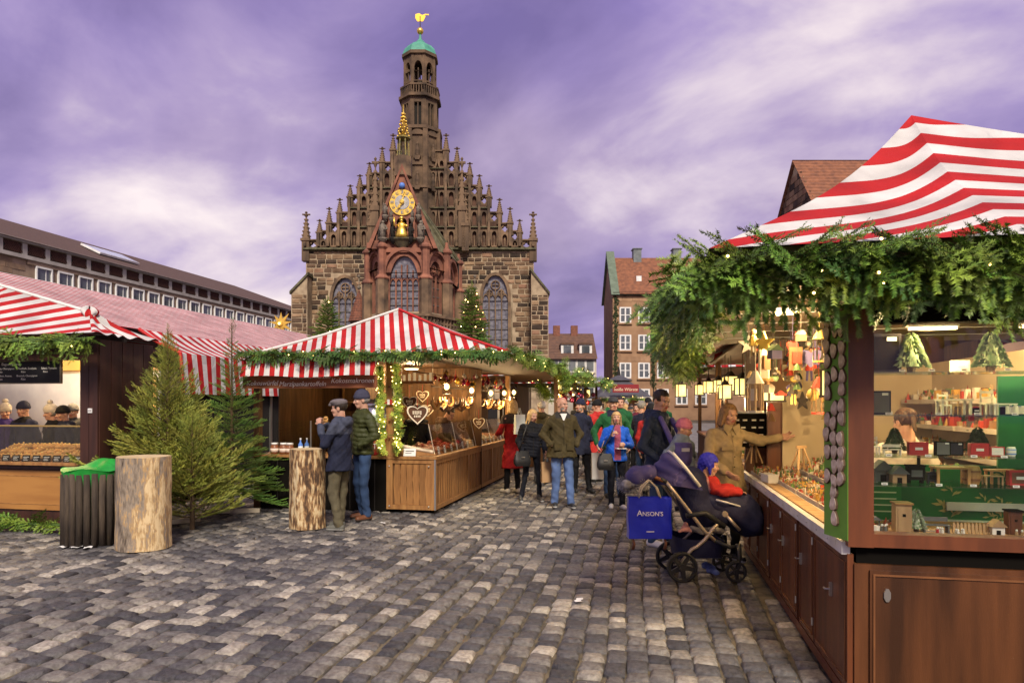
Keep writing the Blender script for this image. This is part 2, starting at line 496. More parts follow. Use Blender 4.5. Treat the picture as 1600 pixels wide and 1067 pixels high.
m_tower = M('tower_sandstone', (.17, .108, .064), .93, (.042, .029, .021), .8, detail=9, bump=.8, bscale=5, contrast=(.3, .68))
m_lead = M('leaded_glass', (.19, .18, .205), .25, (.07, .068, .085), 3.5, spec=.6)
m_copper = M('green_copper', (.075, .30, .20), .55, (.045, .20, .15), 1.4, spec=.4)
m_gold = M('gilding', (.85, .58, .12), .35, (.62, .40, .07), 8, metal=.85)
m_blue = M('moon_ball_blue', (.09, .19, .52), .4)
m_tile = M('roof_tile_red', (.20, .075, .045), .85, (.10, .045, .032), 5, bump=.7, bscale=14)
m_fig = M('statue_stone', (.20, .165, .13), .85, (.09, .075, .06), 6)
m_dark = M('dark_parts_and_shade', (.018, .015, .013), .95)  # near-black for dark fittings, and for shade painted into openings
blocks = []
def masonry(x0, x1, z0, z1, y, excl=None, hs=(.36, .52), seed=1, T=None):
 r = random.Random(seed); z = z0
 while z < z1 - .15:
  h = min(r.uniform(*hs), z1 - z); x_ = x0
  while x_ < x1 - .05:
   w = min(r.uniform(.45, 1.15), x1 - x_)
   if x1 - (x_ + w) < .35: w = x1 - x_
   if not (excl and excl(x_, x_ + w, z, z + h)):
    pr = r.uniform(.03, .10)
    blocks.append((x_ + .045, x_ + w - .045, y - pr, y + .05, z + .045, z + h - .045, T))
   x_ += w
  z += h
def rectproj(inner, x0, x1, z0, z1, c):
 o = []
 for a in inner:
  dx, dz = a[0] - c[0], a[1] - c[1]
  t = min(((x1 - c[0]) / dx if dx > 1e-6 else (x0 - c[0]) / dx if dx < -1e-6 else 1e9),
    ((z1 - c[1]) / dz if dz > 1e-6 else (z0 - c[1]) / dz if dz < -1e-6 else 1e9))
  o.append((c[0] + dx * t, c[1] + dz * t))
 return o
def gothic_window(parent, xc, z0, w, h, lights, y, frame_m, T=None, bar_rows=5, rose=True, ring=.28, glass_m=None):
 """glazed window with stone frame, mullions and tracery; faces -y at depth y"""
 T = T if T is not None else Matrix.Identity(4)
 T = T @ Matrix.Translation((xc, y, z0))
 spring = h - w * .95
 a = arch(w, h, spring)
 g = MB().prism(a, .22, .26, 'y', 0, T).build('window', glass_m or m_lead, parent)
 fr = MB()
 big = [(p[0] * (1 + 2 * ring / w), p[1] * (1 + ring / h) - (.12 if p[1] < .01 else 0)) for p in a]
 ringprism(fr, a, big, -.14, .24, 0, T)
 fr.build('window_frame', frame_m, g)
 mu = MB()
 lw = w / lights
 for i in range(1, lights):
  xx = -w / 2 + i * lw
  top = spring + (h - spring) * (.45 if rose else .78 - .5 * abs(2 * i / lights - 1))
  mu.box(xx - .055, xx + .055, .02, .21, 0, top, 0, T)
 mu.build('mullion', frame_m, g)
 br = MB()
 for i in range(1, bar_rows):
  zz = spring * i / bar_rows
  br.box(-w / 2, w / 2, .12, .205, zz - .03, zz + .03, 0, T)
 br.build('saddle_bar', M('iron_bar', (.12, .11, .10), .7), g)
 tr = MB()
 for i in range(lights):
  xx = -w / 2 + (i + .5) * lw
  aa = arch(lw * .80, lw * .9, .02, 4); bb = arch(lw * 1.0, lw * 1.12, .02, 4)
  ringprism(tr, aa, bb, .05, .2, 0, T @ Matrix.Translation((xx, 0, spring - .1)))
 if rose:
  for (cx_, cz_, rr) in ((0, spring + (h - spring) * .60, w * .19), (-w * .22, spring + (h - spring) * .27, w * .14), (w * .22, spring + (h - spring) * .27, w * .14)):
   n = 14
   ringprism(tr, [(cx_ + (rr - .09) * math.cos(2 * PI * k / n), cz_ + (rr - .09) * math.sin(2 * PI * k / n)) for k in range(n)],
                      [(cx_ + rr * math.cos(2 * PI * k / n), cz_ + rr * math.sin(2 * PI * k / n)) for k in range(n)], .05, .2, 0, T)
   tr.box(cx_ - rr, cx_ + rr, .07, .17, cz_ - .04, cz_ + .04, 0, T); tr.box(cx_ - .04, cx_ + .04, .075, .175, cz_ - rr, cz_ + rr, 0, T)
 tr.build('tracery', frame_m, g)
 return g
# -- main walls: back slab, front skin pierced by the two side windows
xl, xr, zc = lx(478), lx(834), lz(389)
MB().box(xl, xr, .36, 1.4, -.02, zc).build('wall', m_mortar, church)
MB().box(xl + .6, xr - .6, 1.4, 26, -.02, zc - 1.0).build('nave_wall', m_gable, church)
wins = []
for (pc, ptop, w_, zb_, px0, px1) in ((539, 434, 2.45, 4.2, 478, 588), (774, 430, 2.45, 4.2, 700, 834)):
 xc, zt = L(pc, ptop)
 x0, x1 = lx(px0), lx(px1)
 h_ = zt - zb_
 a = [(p[0] + xc, p[1] + zb_) for p in arch(w_, h_, h_ - w_ * .95)]
 bx0, bx1, bz0, bz1 = xc - w_ / 2 - .4, xc + w_ / 2 + .4, zb_ - .4, zt + .6
 sk = MB()
 ringprism(sk, a, rectproj(a, bx0, bx1, bz0, bz1, (xc, zb_ + h_ * .5)), 0, .36)
 sk.box(x0, bx0, 0, .36, -.02, zc); sk.box(bx1, x1, 0, .36, -.02, zc)
 sk.box(bx0, bx1, 0, .36, -.02, bz0); sk.box(bx0, bx1, 0, .36, bz1, zc)
 sk.build('wall_face', m_mortar, church)
 gothic_window(church, xc, zb_, w_, h_, 4, .06, m_gable, bar_rows=8)
 ex = (lambda xc=xc, zt=zt, w_=w_, zb_=zb_: lambda a0, a1, b0, b1: (a1 > xc - w_ / 2 - .22 and a0 < xc + w_ / 2 + .22 and b1 > zb_ - .3 and b0 < zt - (0 if a0 < xc + .3 and a1 > xc - .3 else 1.0) + .1))()
 masonry(x0 + .05, x1 - .05, 6.0, zc - .2, 0, ex, seed=int(pc))
 ls = MB()
 for i in range(len(a) - 1):        # voussoirs round the head
  pass
MB().box(lx(588), lx(700), 0, .36, -.02, zc).build('wall_face', m_mortar, church)
# -- corner buttresses
for side, poly, mx in ((-1, [(455, 700), (480, 700), (480, 428), (455, 458)], (455, 480)), (1, [(830, 700), (857, 700), (857, 459), (830, 420)], (830, 857))):
 pts = [L(p, q, -1.6) for p, q in poly]
 pts = [(a, max(-.02, b)) for a, b in pts]
 if side > 0: pts = [pts[0], pts[1], pts[2], pts[3]]
 MB().prism(pts, -1.6, 1.2, 'y').build('buttress', m_mortar, church)
 xa, xb = pts[0][0], pts[1][0]
 masonry(xa + .03, xb - .03, 6.0, min(pts[2][1], pts[3][1]) - .1, -1.6, seed=3 + side)
 cp = MB()
 (ax, az), (bx_, bz) = (pts[3], pts[2])
 cp.prism([(ax - .12, az - .10), (bx_ + .12, bz - .10), (bx_ + .12, bz + .16), (ax - .12, az + .16)], -1.8, 1.3, 'y')
 cp.build('weathering', m_moss, church)
 # farther buttresses along the flank, seen past the corner
 for k in range(3):
  fx = (xl - .9, xl + .6) if side < 0 else (xr - .6, xr + 1.5 - .15 * k)
  MB().prism([(fx[0], -.02), (fx[1], -.02), (fx[1], 12.5 - k * .6), (fx[0] if side > 0 else fx[1], 15.4), (fx[0], 15.4 if side > 0 else 12.0)], 6 + 6 * k, 7.4 + 6 * k, 'y').build('flank_buttress', m_gable, church)
# -- string course below the gable
MB().prism([(-.42, zc - .12), (0, zc - .25), (1.4, zc - .25), (1.4, zc + .16), (-.1, zc + .16), (-.42, zc + .02)], xl - .2, xr + .2, 'x').build('cornice', m_moss, church)
# -- stepped gable
pinx = [478, 499, 514, 530.5, 547, 562, 577, 597, 614]
tops = [376, 362, 350, 333, 306, 291, 272, 255, 237]
tips = {478: 330, 499: 342, 514: 323, 530.5: 309, 547: 288, 562: 272, 577: 253, 597: 229, 614: 208}
rows_ = [389, 357, 327, 296, 266, 243, 222]
def quatre(n=24, r=.30):
 o = []
 for k in range(n):
  t = 2 * PI * k / n + .001
  o.append((math.cos(t) * r * (.62 + .42 * abs(math.cos(2 * t))), math.sin(t) * r * (.62 + .42 * abs(math.cos(2 * t)))))
 return o
pin = MB()
pin.box(-.28, .28, -.28, .28, 0, .42)
pin.box(-.36, .36, -.36, .36, .40, .45)
pin.lathe([(.36, .45), (.05, .90)], 4, ph=PI / 4)
for k in range(5):
 t = .5 + k * .08; rr = .34 * (1 - (t - .45) / .52)
 for s_ in range(4):
  an = PI / 4 + s_ * PI / 2
  pin.box(-.07 + rr * math.cos(an), .07 + rr * math.cos(an), -.07 + rr * math.sin(an), .07 + rr * math.sin(an), t, t + .025)
pin.lathe([(.05, .88), (.20, .93), (.05, .955), (.13, .98), (.03, 1.0)], 6)
pin.box(-.30, .30, -.07, .07, .925, .95)
pin_me = pin.mesh('pinnacle', m_gable)
for sgn in (-1, 1):
 mir = (lambda p, s_=sgn: p if s_ < 0 else 1311 - p)
 for i, (p0, tp) in enumerate(zip(pinx, tops)):
  p1 = pinx[i + 1] if i + 1 < len(pinx) else 640
  xa, xb = sorted((lx(mir(p0)), lx(mir(p1))))
  zt = lz(tp); qh = .86
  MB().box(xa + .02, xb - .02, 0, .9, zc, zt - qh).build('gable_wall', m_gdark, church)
  # quatrefoil parapet
  q = MB(); cx_, cz_ = (xa + xb) / 2, zt - qh / 2
  if i < 8:
   inn = [(cx_ + a, cz_ + b) for a, b in quatre()]
   ringprism(q, inn, rectproj(inn, xa + .02, xb - .02, zt - qh, zt, (cx_, cz_)), .05, .55)
  else:
   q.box(xa + .02, xb - .02, .05, .55, zt - qh, zt)
  q.box(xa, xb, -.12, .7, zt + .002, zt + .12)
  q.build('pierced_parapet', m_gable, church)
  for j in range(len(rows_) - 1):
   za, zb2 = lz(rows_[j]) + .12, lz(rows_[j + 1]) - .08
   zb2 = min(zb2, zt - qh - .02)
   if zb2 - za < .6: continue
   nn = 2 if i == 8 else 1
   for k in range(nn):
    a0 = xa + (xb - xa) * k / nn + .02; a1 = xa + (xb - xa) * (k + 1) / nn - .02
    wn_ = (a1 - a0) * .46
    hn_ = (zb2 - za) * .84
    inn = [((a0 + a1) / 2 + p[0], za + .12 + p[1]) for p in arch(wn_, hn_ - .1, hn_ - .1 - wn_ * .7)]
    pl = MB(); ringprism(pl, inn, rectproj(inn, a0, a1, za, zb2, ((a0 + a1) / 2, (za + zb2) / 2)), -.34, -.002)
    pl.box((a0 + a1) / 2 - .06, (a0 + a1) / 2 + .06, -.2, -.003, za + .12, za + hn_ * .75) if nn == 1 and j == 0 else None
    pl.build('niche', m_gable, church)
  # ribs
  rb = MB(); rb.box(lx(mir(p0)) - .12, lx(mir(p0)) + .12, -.55, .0, zc + .17, lz(tp) - .2)
  rb.build('rib', m_gable, church)
  base = lz(tops[i]) - 1.1 if i else zc + .2
  if i == 0: base = zc - 1.2
  sc_ = lz(tips[p0]) - base
  obj('pinnacle', pin_me, church, (lx(mir(p0)), .1, base), None, (1.25 if i == 0 else .95, 1.25 if i == 0 else .95, sc_))
 for j in range(1, len(rows_) - 1):
  z_ = lz(rows_[j])
  reach = [p for p, t in zip(pinx, tops) if lz(t) - .9 > z_]
  if reach:
   xa, xb = sorted((lx(mir(reach[0])), lx(mir(640))))
   MB().prism([(-.55, z_ - .02), (0, z_ - .14), (.0, z_ + .12), (-.3, z_ + .12)], xa, xb, 'x').build('string_course', m_moss, church)
 # tall canopied shafts flanking the chapel
 for pq in (588.5, 583):
  b_ = lz(389 if pq > 585 else 395)
  obj('pinnacle', pin_me, church, (lx(mir(pq)), -.6, b_), None, (1.15, 1.15, lz(249 if pq > 585 else 300) - b_))
# -- tower
tx, td = lx(656.5, 1), 1.0
TW = Matrix.Translation((tx, td, 0))
def octa(r, ph=PI / 8): return [(r * math.cos(ph + k * PI / 4), r * math.sin(ph + k * PI / 4)) for k in range(8)]
zt0, zt1, zt2, zt3, zt4 = lz(400, 1), lz(208, 1), lz(158, 1), lz(143, 1), lz(96, 1)
rt = 1.84
s_ = MB(); s_.prism(octa(rt + .15), zt0, zt1, 'z', 0, TW)
for k in range(8):
 an = PI / 8 + k * PI / 4
 for fr_ in (0.0,):
  c_ = Vector((tx + (rt + .15) * math.cos(an), td + (rt + .15) * math.sin(an), 0))
  s_.box(c_.x - .22, c_.x + .22, c_.y - .22, c_.y + .22, zt0, zt1 - .3)
s_.build('tower_base', m_tower, church)
tst = MB()      # blind panels and small statues on the tower base
for k in (4, 5, 6, 7):
 an = k * PI / 4 + PI / 4 * 0
 for (za, zb2) in ((lz(300, 1), lz(268, 1)), (lz(255, 1), lz(222, 1))):
  T_ = TW @ Matrix.Rotation(an + PI / 2, 4, 'Z') @ Matrix.Translation((0, -(rt + .15) * math.cos(PI / 8), 0))
  tst.box(-.62, -.5, -.14, .05, za, zb2, 0, T_); tst.box(.5, .62, -.14, .05, za, zb2, 0, T_)
  tst.prism(arch(1.2, .5, .05, 4), -.16, .05, 'y', 0, T_ @ Matrix.Translation((0, 0, zb2)))
  tst.prism([(-.35, 0), (.35, 0), (.2, -.4), (-.2, -.4)], -.34, .05, 'y', 0, T_ @ Matrix.Translation((0, 0, za)))
  tst.lathe([(.2, 0), (.22, .5), (.12, .95), (.15, 1.1), (.03, 1.3)], 7, T_ @ Vector((0, -.18, za + .02)))
tst.build('tower_carving', m_tower, church)
for (z_, ro, hh) in ((lz(300, 1), rt + .5, .22), (zt1, rt + .42, .3), (zt2, rt + .30, .28), (zt3, rt + .12, .14)):
 MB().prism(octa(ro), z_ - hh, z_, 'z', 0, TW).build('tower_ledge', m_tower, church)
pr_, co = MB(), MB()
r2 = rt - .02
co.prism(octa(r2 - .32), zt1, zt2 - .3, 'z', 0, TW); co.build('tower_core', m_dark, church)
for k in range(8):
 an = PI / 8 + k * PI / 4; an2 = an + PI / 8
 T_ = TW @ Matrix.Rotation(an2 + PI / 2, 4, 'Z') @ Matrix.Translation((0, -r2 * math.cos(PI / 8), 0))
 hw = r2 * math.sin(PI / 8)
 pr_.box(-hw - .05, -.34, -.02, .4, zt1 + .002, zt2 - .3, 0, T_); pr_.box(.34, hw + .05, -.015, .4, zt1 + .002, zt2 - .3, 0, T_)
 pr_.box(-.34, .34, -.01, .4, zt2 - .8, zt2 - .3, 0, T_)
 pr_.box(-.05, .05, 0.02, .35, zt1 + .002, zt2 - .8, 0, T_)
pr_.build('tower_stage', m_tower, church)
bal = MB()
for k in range(8):
 an2 = PI / 4 + k * PI / 4
 T_ = TW @ Matrix.Rotation(an2 + PI / 2, 4, 'Z') @ Matrix.Translation((0, -(rt + .12) * math.cos(PI / 8), 0))
 hw = (rt + .12) * math.sin(PI / 8)
 bal.box(-hw, hw, -.05, .1, zt3 - .16, zt3, 0, T_)
 for q_ in range(6):
  xx = -hw + (q_ + .5) * 2 * hw / 6
  bal.box(xx - .05, xx + .05, -.02, .07, zt2, zt3 - .16, 0, T_)
bal.build('balustrade', m_tower, church)
bel = MB()
r3 = rt - .22
for k in range(8):
 an2 = PI / 4 + k * PI / 4
 T_ = TW @ Matrix.Rotation(an2 + PI / 2, 4, 'Z') @ Matrix.Translation((0, -r3 * math.cos(PI / 8), 0))
 hw = r3 * math.sin(PI / 8)
 bel.box(-hw - .04, -.40, -.02, .34, zt2, zt4, 0, T_); bel.box(.40, hw + .04, -.015, .34, zt2, zt4, 0, T_)
 inn = arch(.80, .95, .1, 5); base_ = zt4 - 1.6
 inn = [(p[0], p[1] + base_) for p in inn]
 ringprism(bel, inn, rectproj(inn, -.41, .41, base_ - .01, zt4, (0, base_ + .4)), .0, .3, 0, T_)
 bel.box(-.40, .40, .04, .2, zt2 + 1.3, zt2 + 1.42, 0, T_)
 bel.box(-.04, .04, .06, .2, zt2, base_ + .3, 0, T_)
bel.prism(octa(r3 + .2), zt4, zt4 + .3, 'z', 0, TW)
bel.build('belfry', m_tower, church)
bell = MB(); bell.lathe([(.62, 0), (.5, .25), (.38, .7), (.2, .9), (.05, .95)], 12, (tx, td, zt2 + 1.0)); bell.tube([(tx, td, zt2 + 1.9), (tx, td, zt4)], .06)
bell.build('bell', M('bell_bronze', (.06, .05, .035), .5, metal=.6), church)
zd = zt4 + .3; hd = lz(63, 1) - zd
dm = MB(); dm.lathe([(r3 + .16, 0), (r3 + .10, .10 * hd), (r3 - .06, .34 * hd), (r3 * .74, .56 * hd), (r3 * .42, .72 * hd), (r3 * .22, .92 * hd), (.16, hd * 1.02), (.07, hd + .75)], 8, (tx, td, zd), 0, PI / 8)
dm.build('dome', m_copper, church)
gl = MB(); gl.tube([(tx, td, zd + hd), (tx, td, lz(26, 1))], .055, 6)
gl.build('spire_rod', M('spire_iron', (.06, .055, .05), .6), church)
gl = MB(); gl.ball((tx, td, lz(49, 1)), .33, n=14); gl.build('gilded_ball', m_gold, church, True)
gl = MB(); gl.prism([(-.28, 0), (.28, 0), (.5, .38), (.5, .62), (.85, .60), (.85, .72), (.5, .74), (.2, .62), (-.1, .8), (-.45, .72), (-.5, .35)], -.03, .03, 'y', 0, Matrix.Translation((tx, td, lz(34, 1))))
gl.build('gilded_vane', M('vane_gold', (.62, .38, .05), .5, metal=.5), church)
# -- the projecting chapel
DC = -10.0
A_, B_, C_, D_, E_ = (lx(579, -7.8), -7.8), (lx(599, DC), DC), (lx(664, DC), DC), (lx(695, -7.8), -7.8), (lx(712, -3.6), -3.6)
A0_ = (2 * lx(631.5, DC) - E_[0], -3.6)
zs = lz(395, DC)                       # eaves of the chapel
plan = [A0_, A_, B_, C_, D_, E_, (E_[0], .0), (A0_[0], .0)]
zsill = lz(487, DC)
ch = MB(); ch.prism([(p[0] * 1.0, p[1] + .45) if p[1] < -1 else p for p in plan], -.02, zs, 'z')
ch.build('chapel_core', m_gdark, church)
ch = MB()
def face(P, Q): # frame of a chapel face: origin at the middle, -y outwards
 a, b = Vector(P), Vector(Q); d = b - a
 return Matrix.Translation(((a.x + b.x) / 2, (a.y + b.y) / 2, 0)) @ Matrix.Rotation(math.atan2(d.y, d.x), 4, 'Z'), d.length
segs = [(A0_, A_, 0), (A_, B_, 1), (B_, C_, 2), (C_, D_, 1), (D_, E_, 1)]
for P, Q, k in segs:
 T_, ln = face(P, Q)
 low = MB(); low.box(-ln / 2, ln / 2, -.1, .5, -.02, zsill, 0, T_); low.build('chapel_base', m_mortar, church)
 masonry(-ln / 2 + .02, ln / 2 - .02, 6.5, zsill - .05, -.1, seed=int(ln * 100), T=T_)
 ww = ln * (.70 if k == 2 else .62); hh = zs - .25 - zsill - (0 if k == 2 else .25)
 up = MB(); a = [(p[0], p[1] + zsill) for p in arch(ww, hh, hh - ww * (.75 if k == 2 else .95))]
 ringprism(up, a, rectproj(a, -ln / 2, ln / 2, zsill - .02, zs + .1, (0, zsill + hh * .5)), -.02, .5, 0, T_)
 up.build('chapel_wall', m_red, church)
 gothic_window(church, 0, zsill, ww - .05, hh, 5 if k == 2 else 3, .08, m_red, T_, 4, k != 2, ring=.16)
 hood = MB(); b1 = arch(ln * .86, ww * .55 + .5, .02); b2 = arch(ln * .98, ww * .62 + .6, .02)
 ringprism(hood, b1, b2, -.32, -.03, 0, T_ @ Matrix.Translation((0, 0, zs - ww * .62 - .2)))
 hood.build('hood_mould', m_red, church)
for p in (A_, B_, C_, D_, E_):
 s_ = MB()
 n_ = Vector((p[0] - lx(631.5, DC), p[1] + 4.0, 0)).normalized() * .25
 c_ = Vector((p[0], p[1], 0)) + n_
 s_.prism([(c_.x + .34 * math.cos(k * PI / 3), c_.y + .34 * math.sin(k * PI / 3)) for k in range(6)], zsill + 3.0, zs + .2)
 s_.prism([(c_.x + .52 * math.cos(k * PI / 3), c_.y + .52 * math.sin(k * PI / 3)) for k in range(6)], -.02, zsill + 2.6, mi=1)
 s_.lathe([(.56, 0), (.62, .1), (.36, .4)], 6, (c_.x, c_.y, zsill + 2.6))
 s_.lathe([(.3, 0), (.5, .2), (.5, .35), (.2, .6), (.12, 1.1)], 6, (c_.x, c_.y, zs + .2))
 s_.build('chapel_pier', [m_red, m_gable], church)
ch = MB(); ch.prism([(p[0], p[1] - .25) for p in plan[:6]] + plan[6:], zs, zs + .35); ch.build('chapel_cornice', m_red, church)
# gable with the clock
GY = -9.95
xg = lx(628.5, DC)
zg0, zg1 = zs + .35, lz(262, DC)
half = 2.75
g_ = MB(); g_.prism([(xg - half, zg0), (xg + half, zg0), (xg + half * .98, zg0 + .25), (xg + .12, zg1), (xg - .12, zg1), (xg - half * .98, zg0 + .25)], GY, GY + .7, 'y')
g_.build('clock_gable', m_red, church)
g_ = MB()
for s_ in (-1, 1):
 g_.prism([(xg + s_ * (half + .15), zg0), (xg + s_ * (half - .18), zg0), (xg, zg1 - .1), (xg, zg1 + .28)][::s_], GY - .22, GY + .85, 'y')
g_.build('gable_coping', m_red, church)
ro = MB()
zr = lz(285, DC)
PR = [(xg, GY + .7, zr), (xg, .0, zr), (D_[0] + .35, D_[1], zg0), (E_[0] + .35, E_[1], zg0), (E_[0] + .4, .0, zg0), (xg + half, GY + .7, zg0), (A_[0] - .35, A_[1], zg0), (A0_[0] - .35, A0_[1], zg0), (A0_[0] - .4, .0, zg0), (xg - half, GY + .7, zg0)]
ro.add(PR, [(0, 5, 2), (0, 2, 3), (0, 3, 4, 1), (0, 6, 9), (0, 7, 6), (0, 1, 8, 7)])
ro.build('chapel_roof', m_moss, church)
for s_, e_ in ((1, (D_[0] + .4, D_[1])), (1, (E_[0] + .4, E_[1]))):
 MB().tube([(xg, GY + .8, zr + .1), (e_[0], e_[1], zg0 + .1)], .16, 6).build('hip_ridge', m_moss, church)
# clock
zk = lz(316.5, DC)
def disc(mb, r, y, t, n=40, mi=0): mb.prism([(xg + r * math.cos(2 * PI * k / n), zk + r * math.sin(2 * PI * k / n)) for k in range(n)], y, y - t, 'y', mi)
ck = MB(); disc(ck, 1.06, GY, .12); ck = ck.build('clock', m_gold, church)
cf = MB(); disc(cf, .60, GY - .12, .03); cf.build('clock_face', M('clock_grey', (.30, .29, .32), .6, (.2, .2, .22), 5), ck)
rays = MB()
for k in range(32):
 an = 2 * PI * k / 32
 T_ = Matrix.Translation((xg, GY - .165, zk)) @ Matrix.Rotation(an, 4, 'Y')
 rays.box(-.012, .012, 0, .015, .12, .58, 0, T_)
rays.build('clock_ray', M('clock_pale', (.62, .60, .52), .6), ck)
nums = MB()
for k in range(12):
 T_ = Matrix.Translation((xg, GY - .15, zk)) @ Matrix.Rotation(2 * PI * k / 12, 4, 'Y')
 nums.box(-.10, .10, 0, .03, .70, .95, 0, T_)
nums.build('numeral_plate', M('numeral_grey', (.20, .19, .20), .6), ck)
nn = MB()
for k in range(12):
 T_ = Matrix.Translation((xg, GY - .175, zk)) @ Matrix.Rotation(2 * PI * k / 12, 4, 'Y')
 for q_ in range(1 + k % 3):
  nn.box(-.05 + .05 * q_, -.02 + .05 * q_, 0, .02, .74, .91, 0, T_)
nn.build('numeral', m_gold, ck)
hd_ = MB()
T_ = Matrix.Translation((xg, GY - .24, zk)) @ Matrix.Rotation(R(14), 4, 'Y'); hd_.box(-.05, .05, 0, .04, -.3, .9, 0, T_); hd_.prism([(-.16, .5), (0, .98), (.16, .5)], 0, .04, 'y', 0, T_)
T_ = Matrix.Translation((xg, GY - .29, zk)) @ Matrix.Rotation(R(212), 4, 'Y'); hd_.box(-.07, .07, 0, .04, -.15, .6, 0, T_); hd_.prism([(-.16, .42), (0, .66), (.16, .42)], 0, .04, 'y', 0, T_)
hd_.lathe([(.2, 0), (.2, .05), (.1, .1)], 12, (0, 0, 0)); 
hd_.xform(Matrix.Translation((xg, GY - .25, zk)) @ Matrix.Rotation(R(90), 4, 'X'), len(hd_.v) - 36)
hd_.build('clock_hand', m_gold, ck)
b_ = MB(); b_.ball((xg, GY - .2, lz(291, DC)), .25, n=14); b_.build('moon_ball', m_blue, church, True)
# little gilded bellcote on the gable tip
s_ = MB(); s_.prism(octa(.75), zg1 - .6, zg1 + 1.0, 'z', 0, Matrix.Translation((xg, GY + .5, 0))); s_.build('bellcote_base', m_gable, church)
s_ = MB()
for k in range(6):
 an = k * PI / 3; s_.tube([(xg + .5 * math.cos(an), GY + .5 + .5 * math.sin(an), zg1 + 1.0), (xg + .42 * math.cos(an), GY + .5 + .42 * math.sin(an), zg1 + 2.6)], .06, 5)
s_.lathe([(.62, 0), (.62, .1), (.3, .25)], 8, (xg, GY + .5, zg1 + 2.55))
s_.build('bellcote', M('bellcote_metal', (.09, .10, .05), .6, (.25, .18, .04), 5, metal=.3), church)
s_ = MB()
for k in range(7):
 z_ = zg1 + 2.8 + k * .3; r_ = .46 * (1 - k / 8)
 for q_ in range(6):
  s_.ball((xg + r_ * math.cos(q_ * PI / 3 + k * .5), GY + .5 + r_ * math.sin(q_ * PI / 3 + k * .5), z_), .10, n=6)
s_.tube([(xg, GY + .5, zg1 + 2.7), (xg, GY + .5, zg1 + 5.4)], [.2, .03], 6)
s_.build('gilded_crown', m_gold, church, True)
# niche with the seated gilded emperor, herald figures, corbel
zn0, zn1 = lz(373, DC), lz(343, DC)
s_ = MB(); s_.box(xg - .95, xg + .95, GY - .02, GY + .1, zn0, zn1 - .1); s_.build('throne_niche', m_dark, church)
s_ = MB()
for xx in (-1.0, -.48, .48, 1.0):
 s_.box(xg + xx - .07, xg + xx + .07, GY - .35, GY, zn0, zn1)
for xx in (-.72, 0, .72):
 aa = arch(.5 if xx else .82, .35, .02, 4); bb = arch(.62 if xx else 1.0, .5, .02, 4)
 ringprism(s_, aa, bb, GY - .36, GY, 0, Matrix.Translation((xg + xx, 0, zn1 - .28)))
s_.build('throne_canopy', m_red, church)
s_ = MB(); s_.lathe([(.1, -1.0), (.35, -.75), (.9, -.3), (1.25, -.12), (1.3, 0)], 16, (xg, GY, zn0), 0, 0, 1, .55); s_.build('corbel', M('corbel_dark', (.06, .05, .035), .8, (.12, .10, .05), 3), church)
s_ = MB(); s_.lathe([(.52, 0), (.5, .25), (.40, .55), (.32, .8), (.40, 1.0), (.28, 1.2), (.1, 1.25)], 12, (xg, GY - .4, zn0), 0, 0, 1, .7); s_.ball((xg, GY - .45, zn0 + 1.38), .15); s_.lathe([(.17, 0), (.2, .18), (.06, .25)], 8, (xg, GY - .45, zn0 + 1.46))
s_.tube([(xg - .3, GY - .5, zn0 + 1.0), (xg - .55, GY - .7, zn0 + .9), (xg - .56, GY - .75, zn0 + 1.6)], .07, 6); s_.tube([(xg + .3, GY - .5, zn0 + 1.0), (xg + .5, GY - .7, zn0 + .85)], .1, 6)
s_.build('seated_figure', m_gold, church, True)
for (xx, zz, sc_) in ((-1.55, zn0 - .02, 1.15), (1.55, zn0 - .02, 1.15), (-1.35, lz(338, DC), .75), (1.35, lz(338, DC), .75), (-.85, lz(342, DC), .55), (.85, lz(342, DC), .55), (-.72, zn0 + .02, .9), (.72, zn0 + .02, .9)):
 s_ = MB(); c_ = (xg + xx, GY - .32, zz)
 s_.lathe([(.24 * sc_, 0), (.22 * sc_, .5 * sc_), (.27 * sc_, .85 * sc_), (.1 * sc_, 1.05 * sc_)], 8, c_); s_.ball((c_[0], c_[1], c_[2] + 1.15 * sc_), .12 * sc_, n=8)
 s_.tube([(c_[0] + .2 * sc_, c_[1], c_[2] + .9 * sc_), (c_[0] + .34 * sc_, c_[1] - .2, c_[2] + .6 * sc_), (c_[0] + .1 * sc_, c_[1] - .3, c_[2] + .55 * sc_)], .06 * sc_, 5)
 s_.tube([(c_[0] + math.copysign(.3, xx) * sc_, c_[1] - .2, c_[2]), (c_[0] + math.copysign(.12, xx) * sc_, c_[1] - .25, c_[2] + 1.3 * sc_)], .025, 4)
 s_.lathe([(.05, -.55), (.3 * sc_ + .05, -.1), (.32 * sc_ + .05, 0)], 6, c_)
 s_.build('statue', m_fig if abs(xx) != .72 else m_dark, church, True)
for s_ in (-1, 1):
 for (xx, zz, hh) in ((1.95, lz(375, DC), 1.25), (2.25, lz(375, DC), .9), (1.7, lz(358, DC), .6)):
  MB().prism([(xg + s_ * xx + p[0], zz + p[1]) for p in arch(.22, hh, hh - .2, 4)], GY - .012, GY + .05, 'y').build('blind_lancet', m_dark, church)
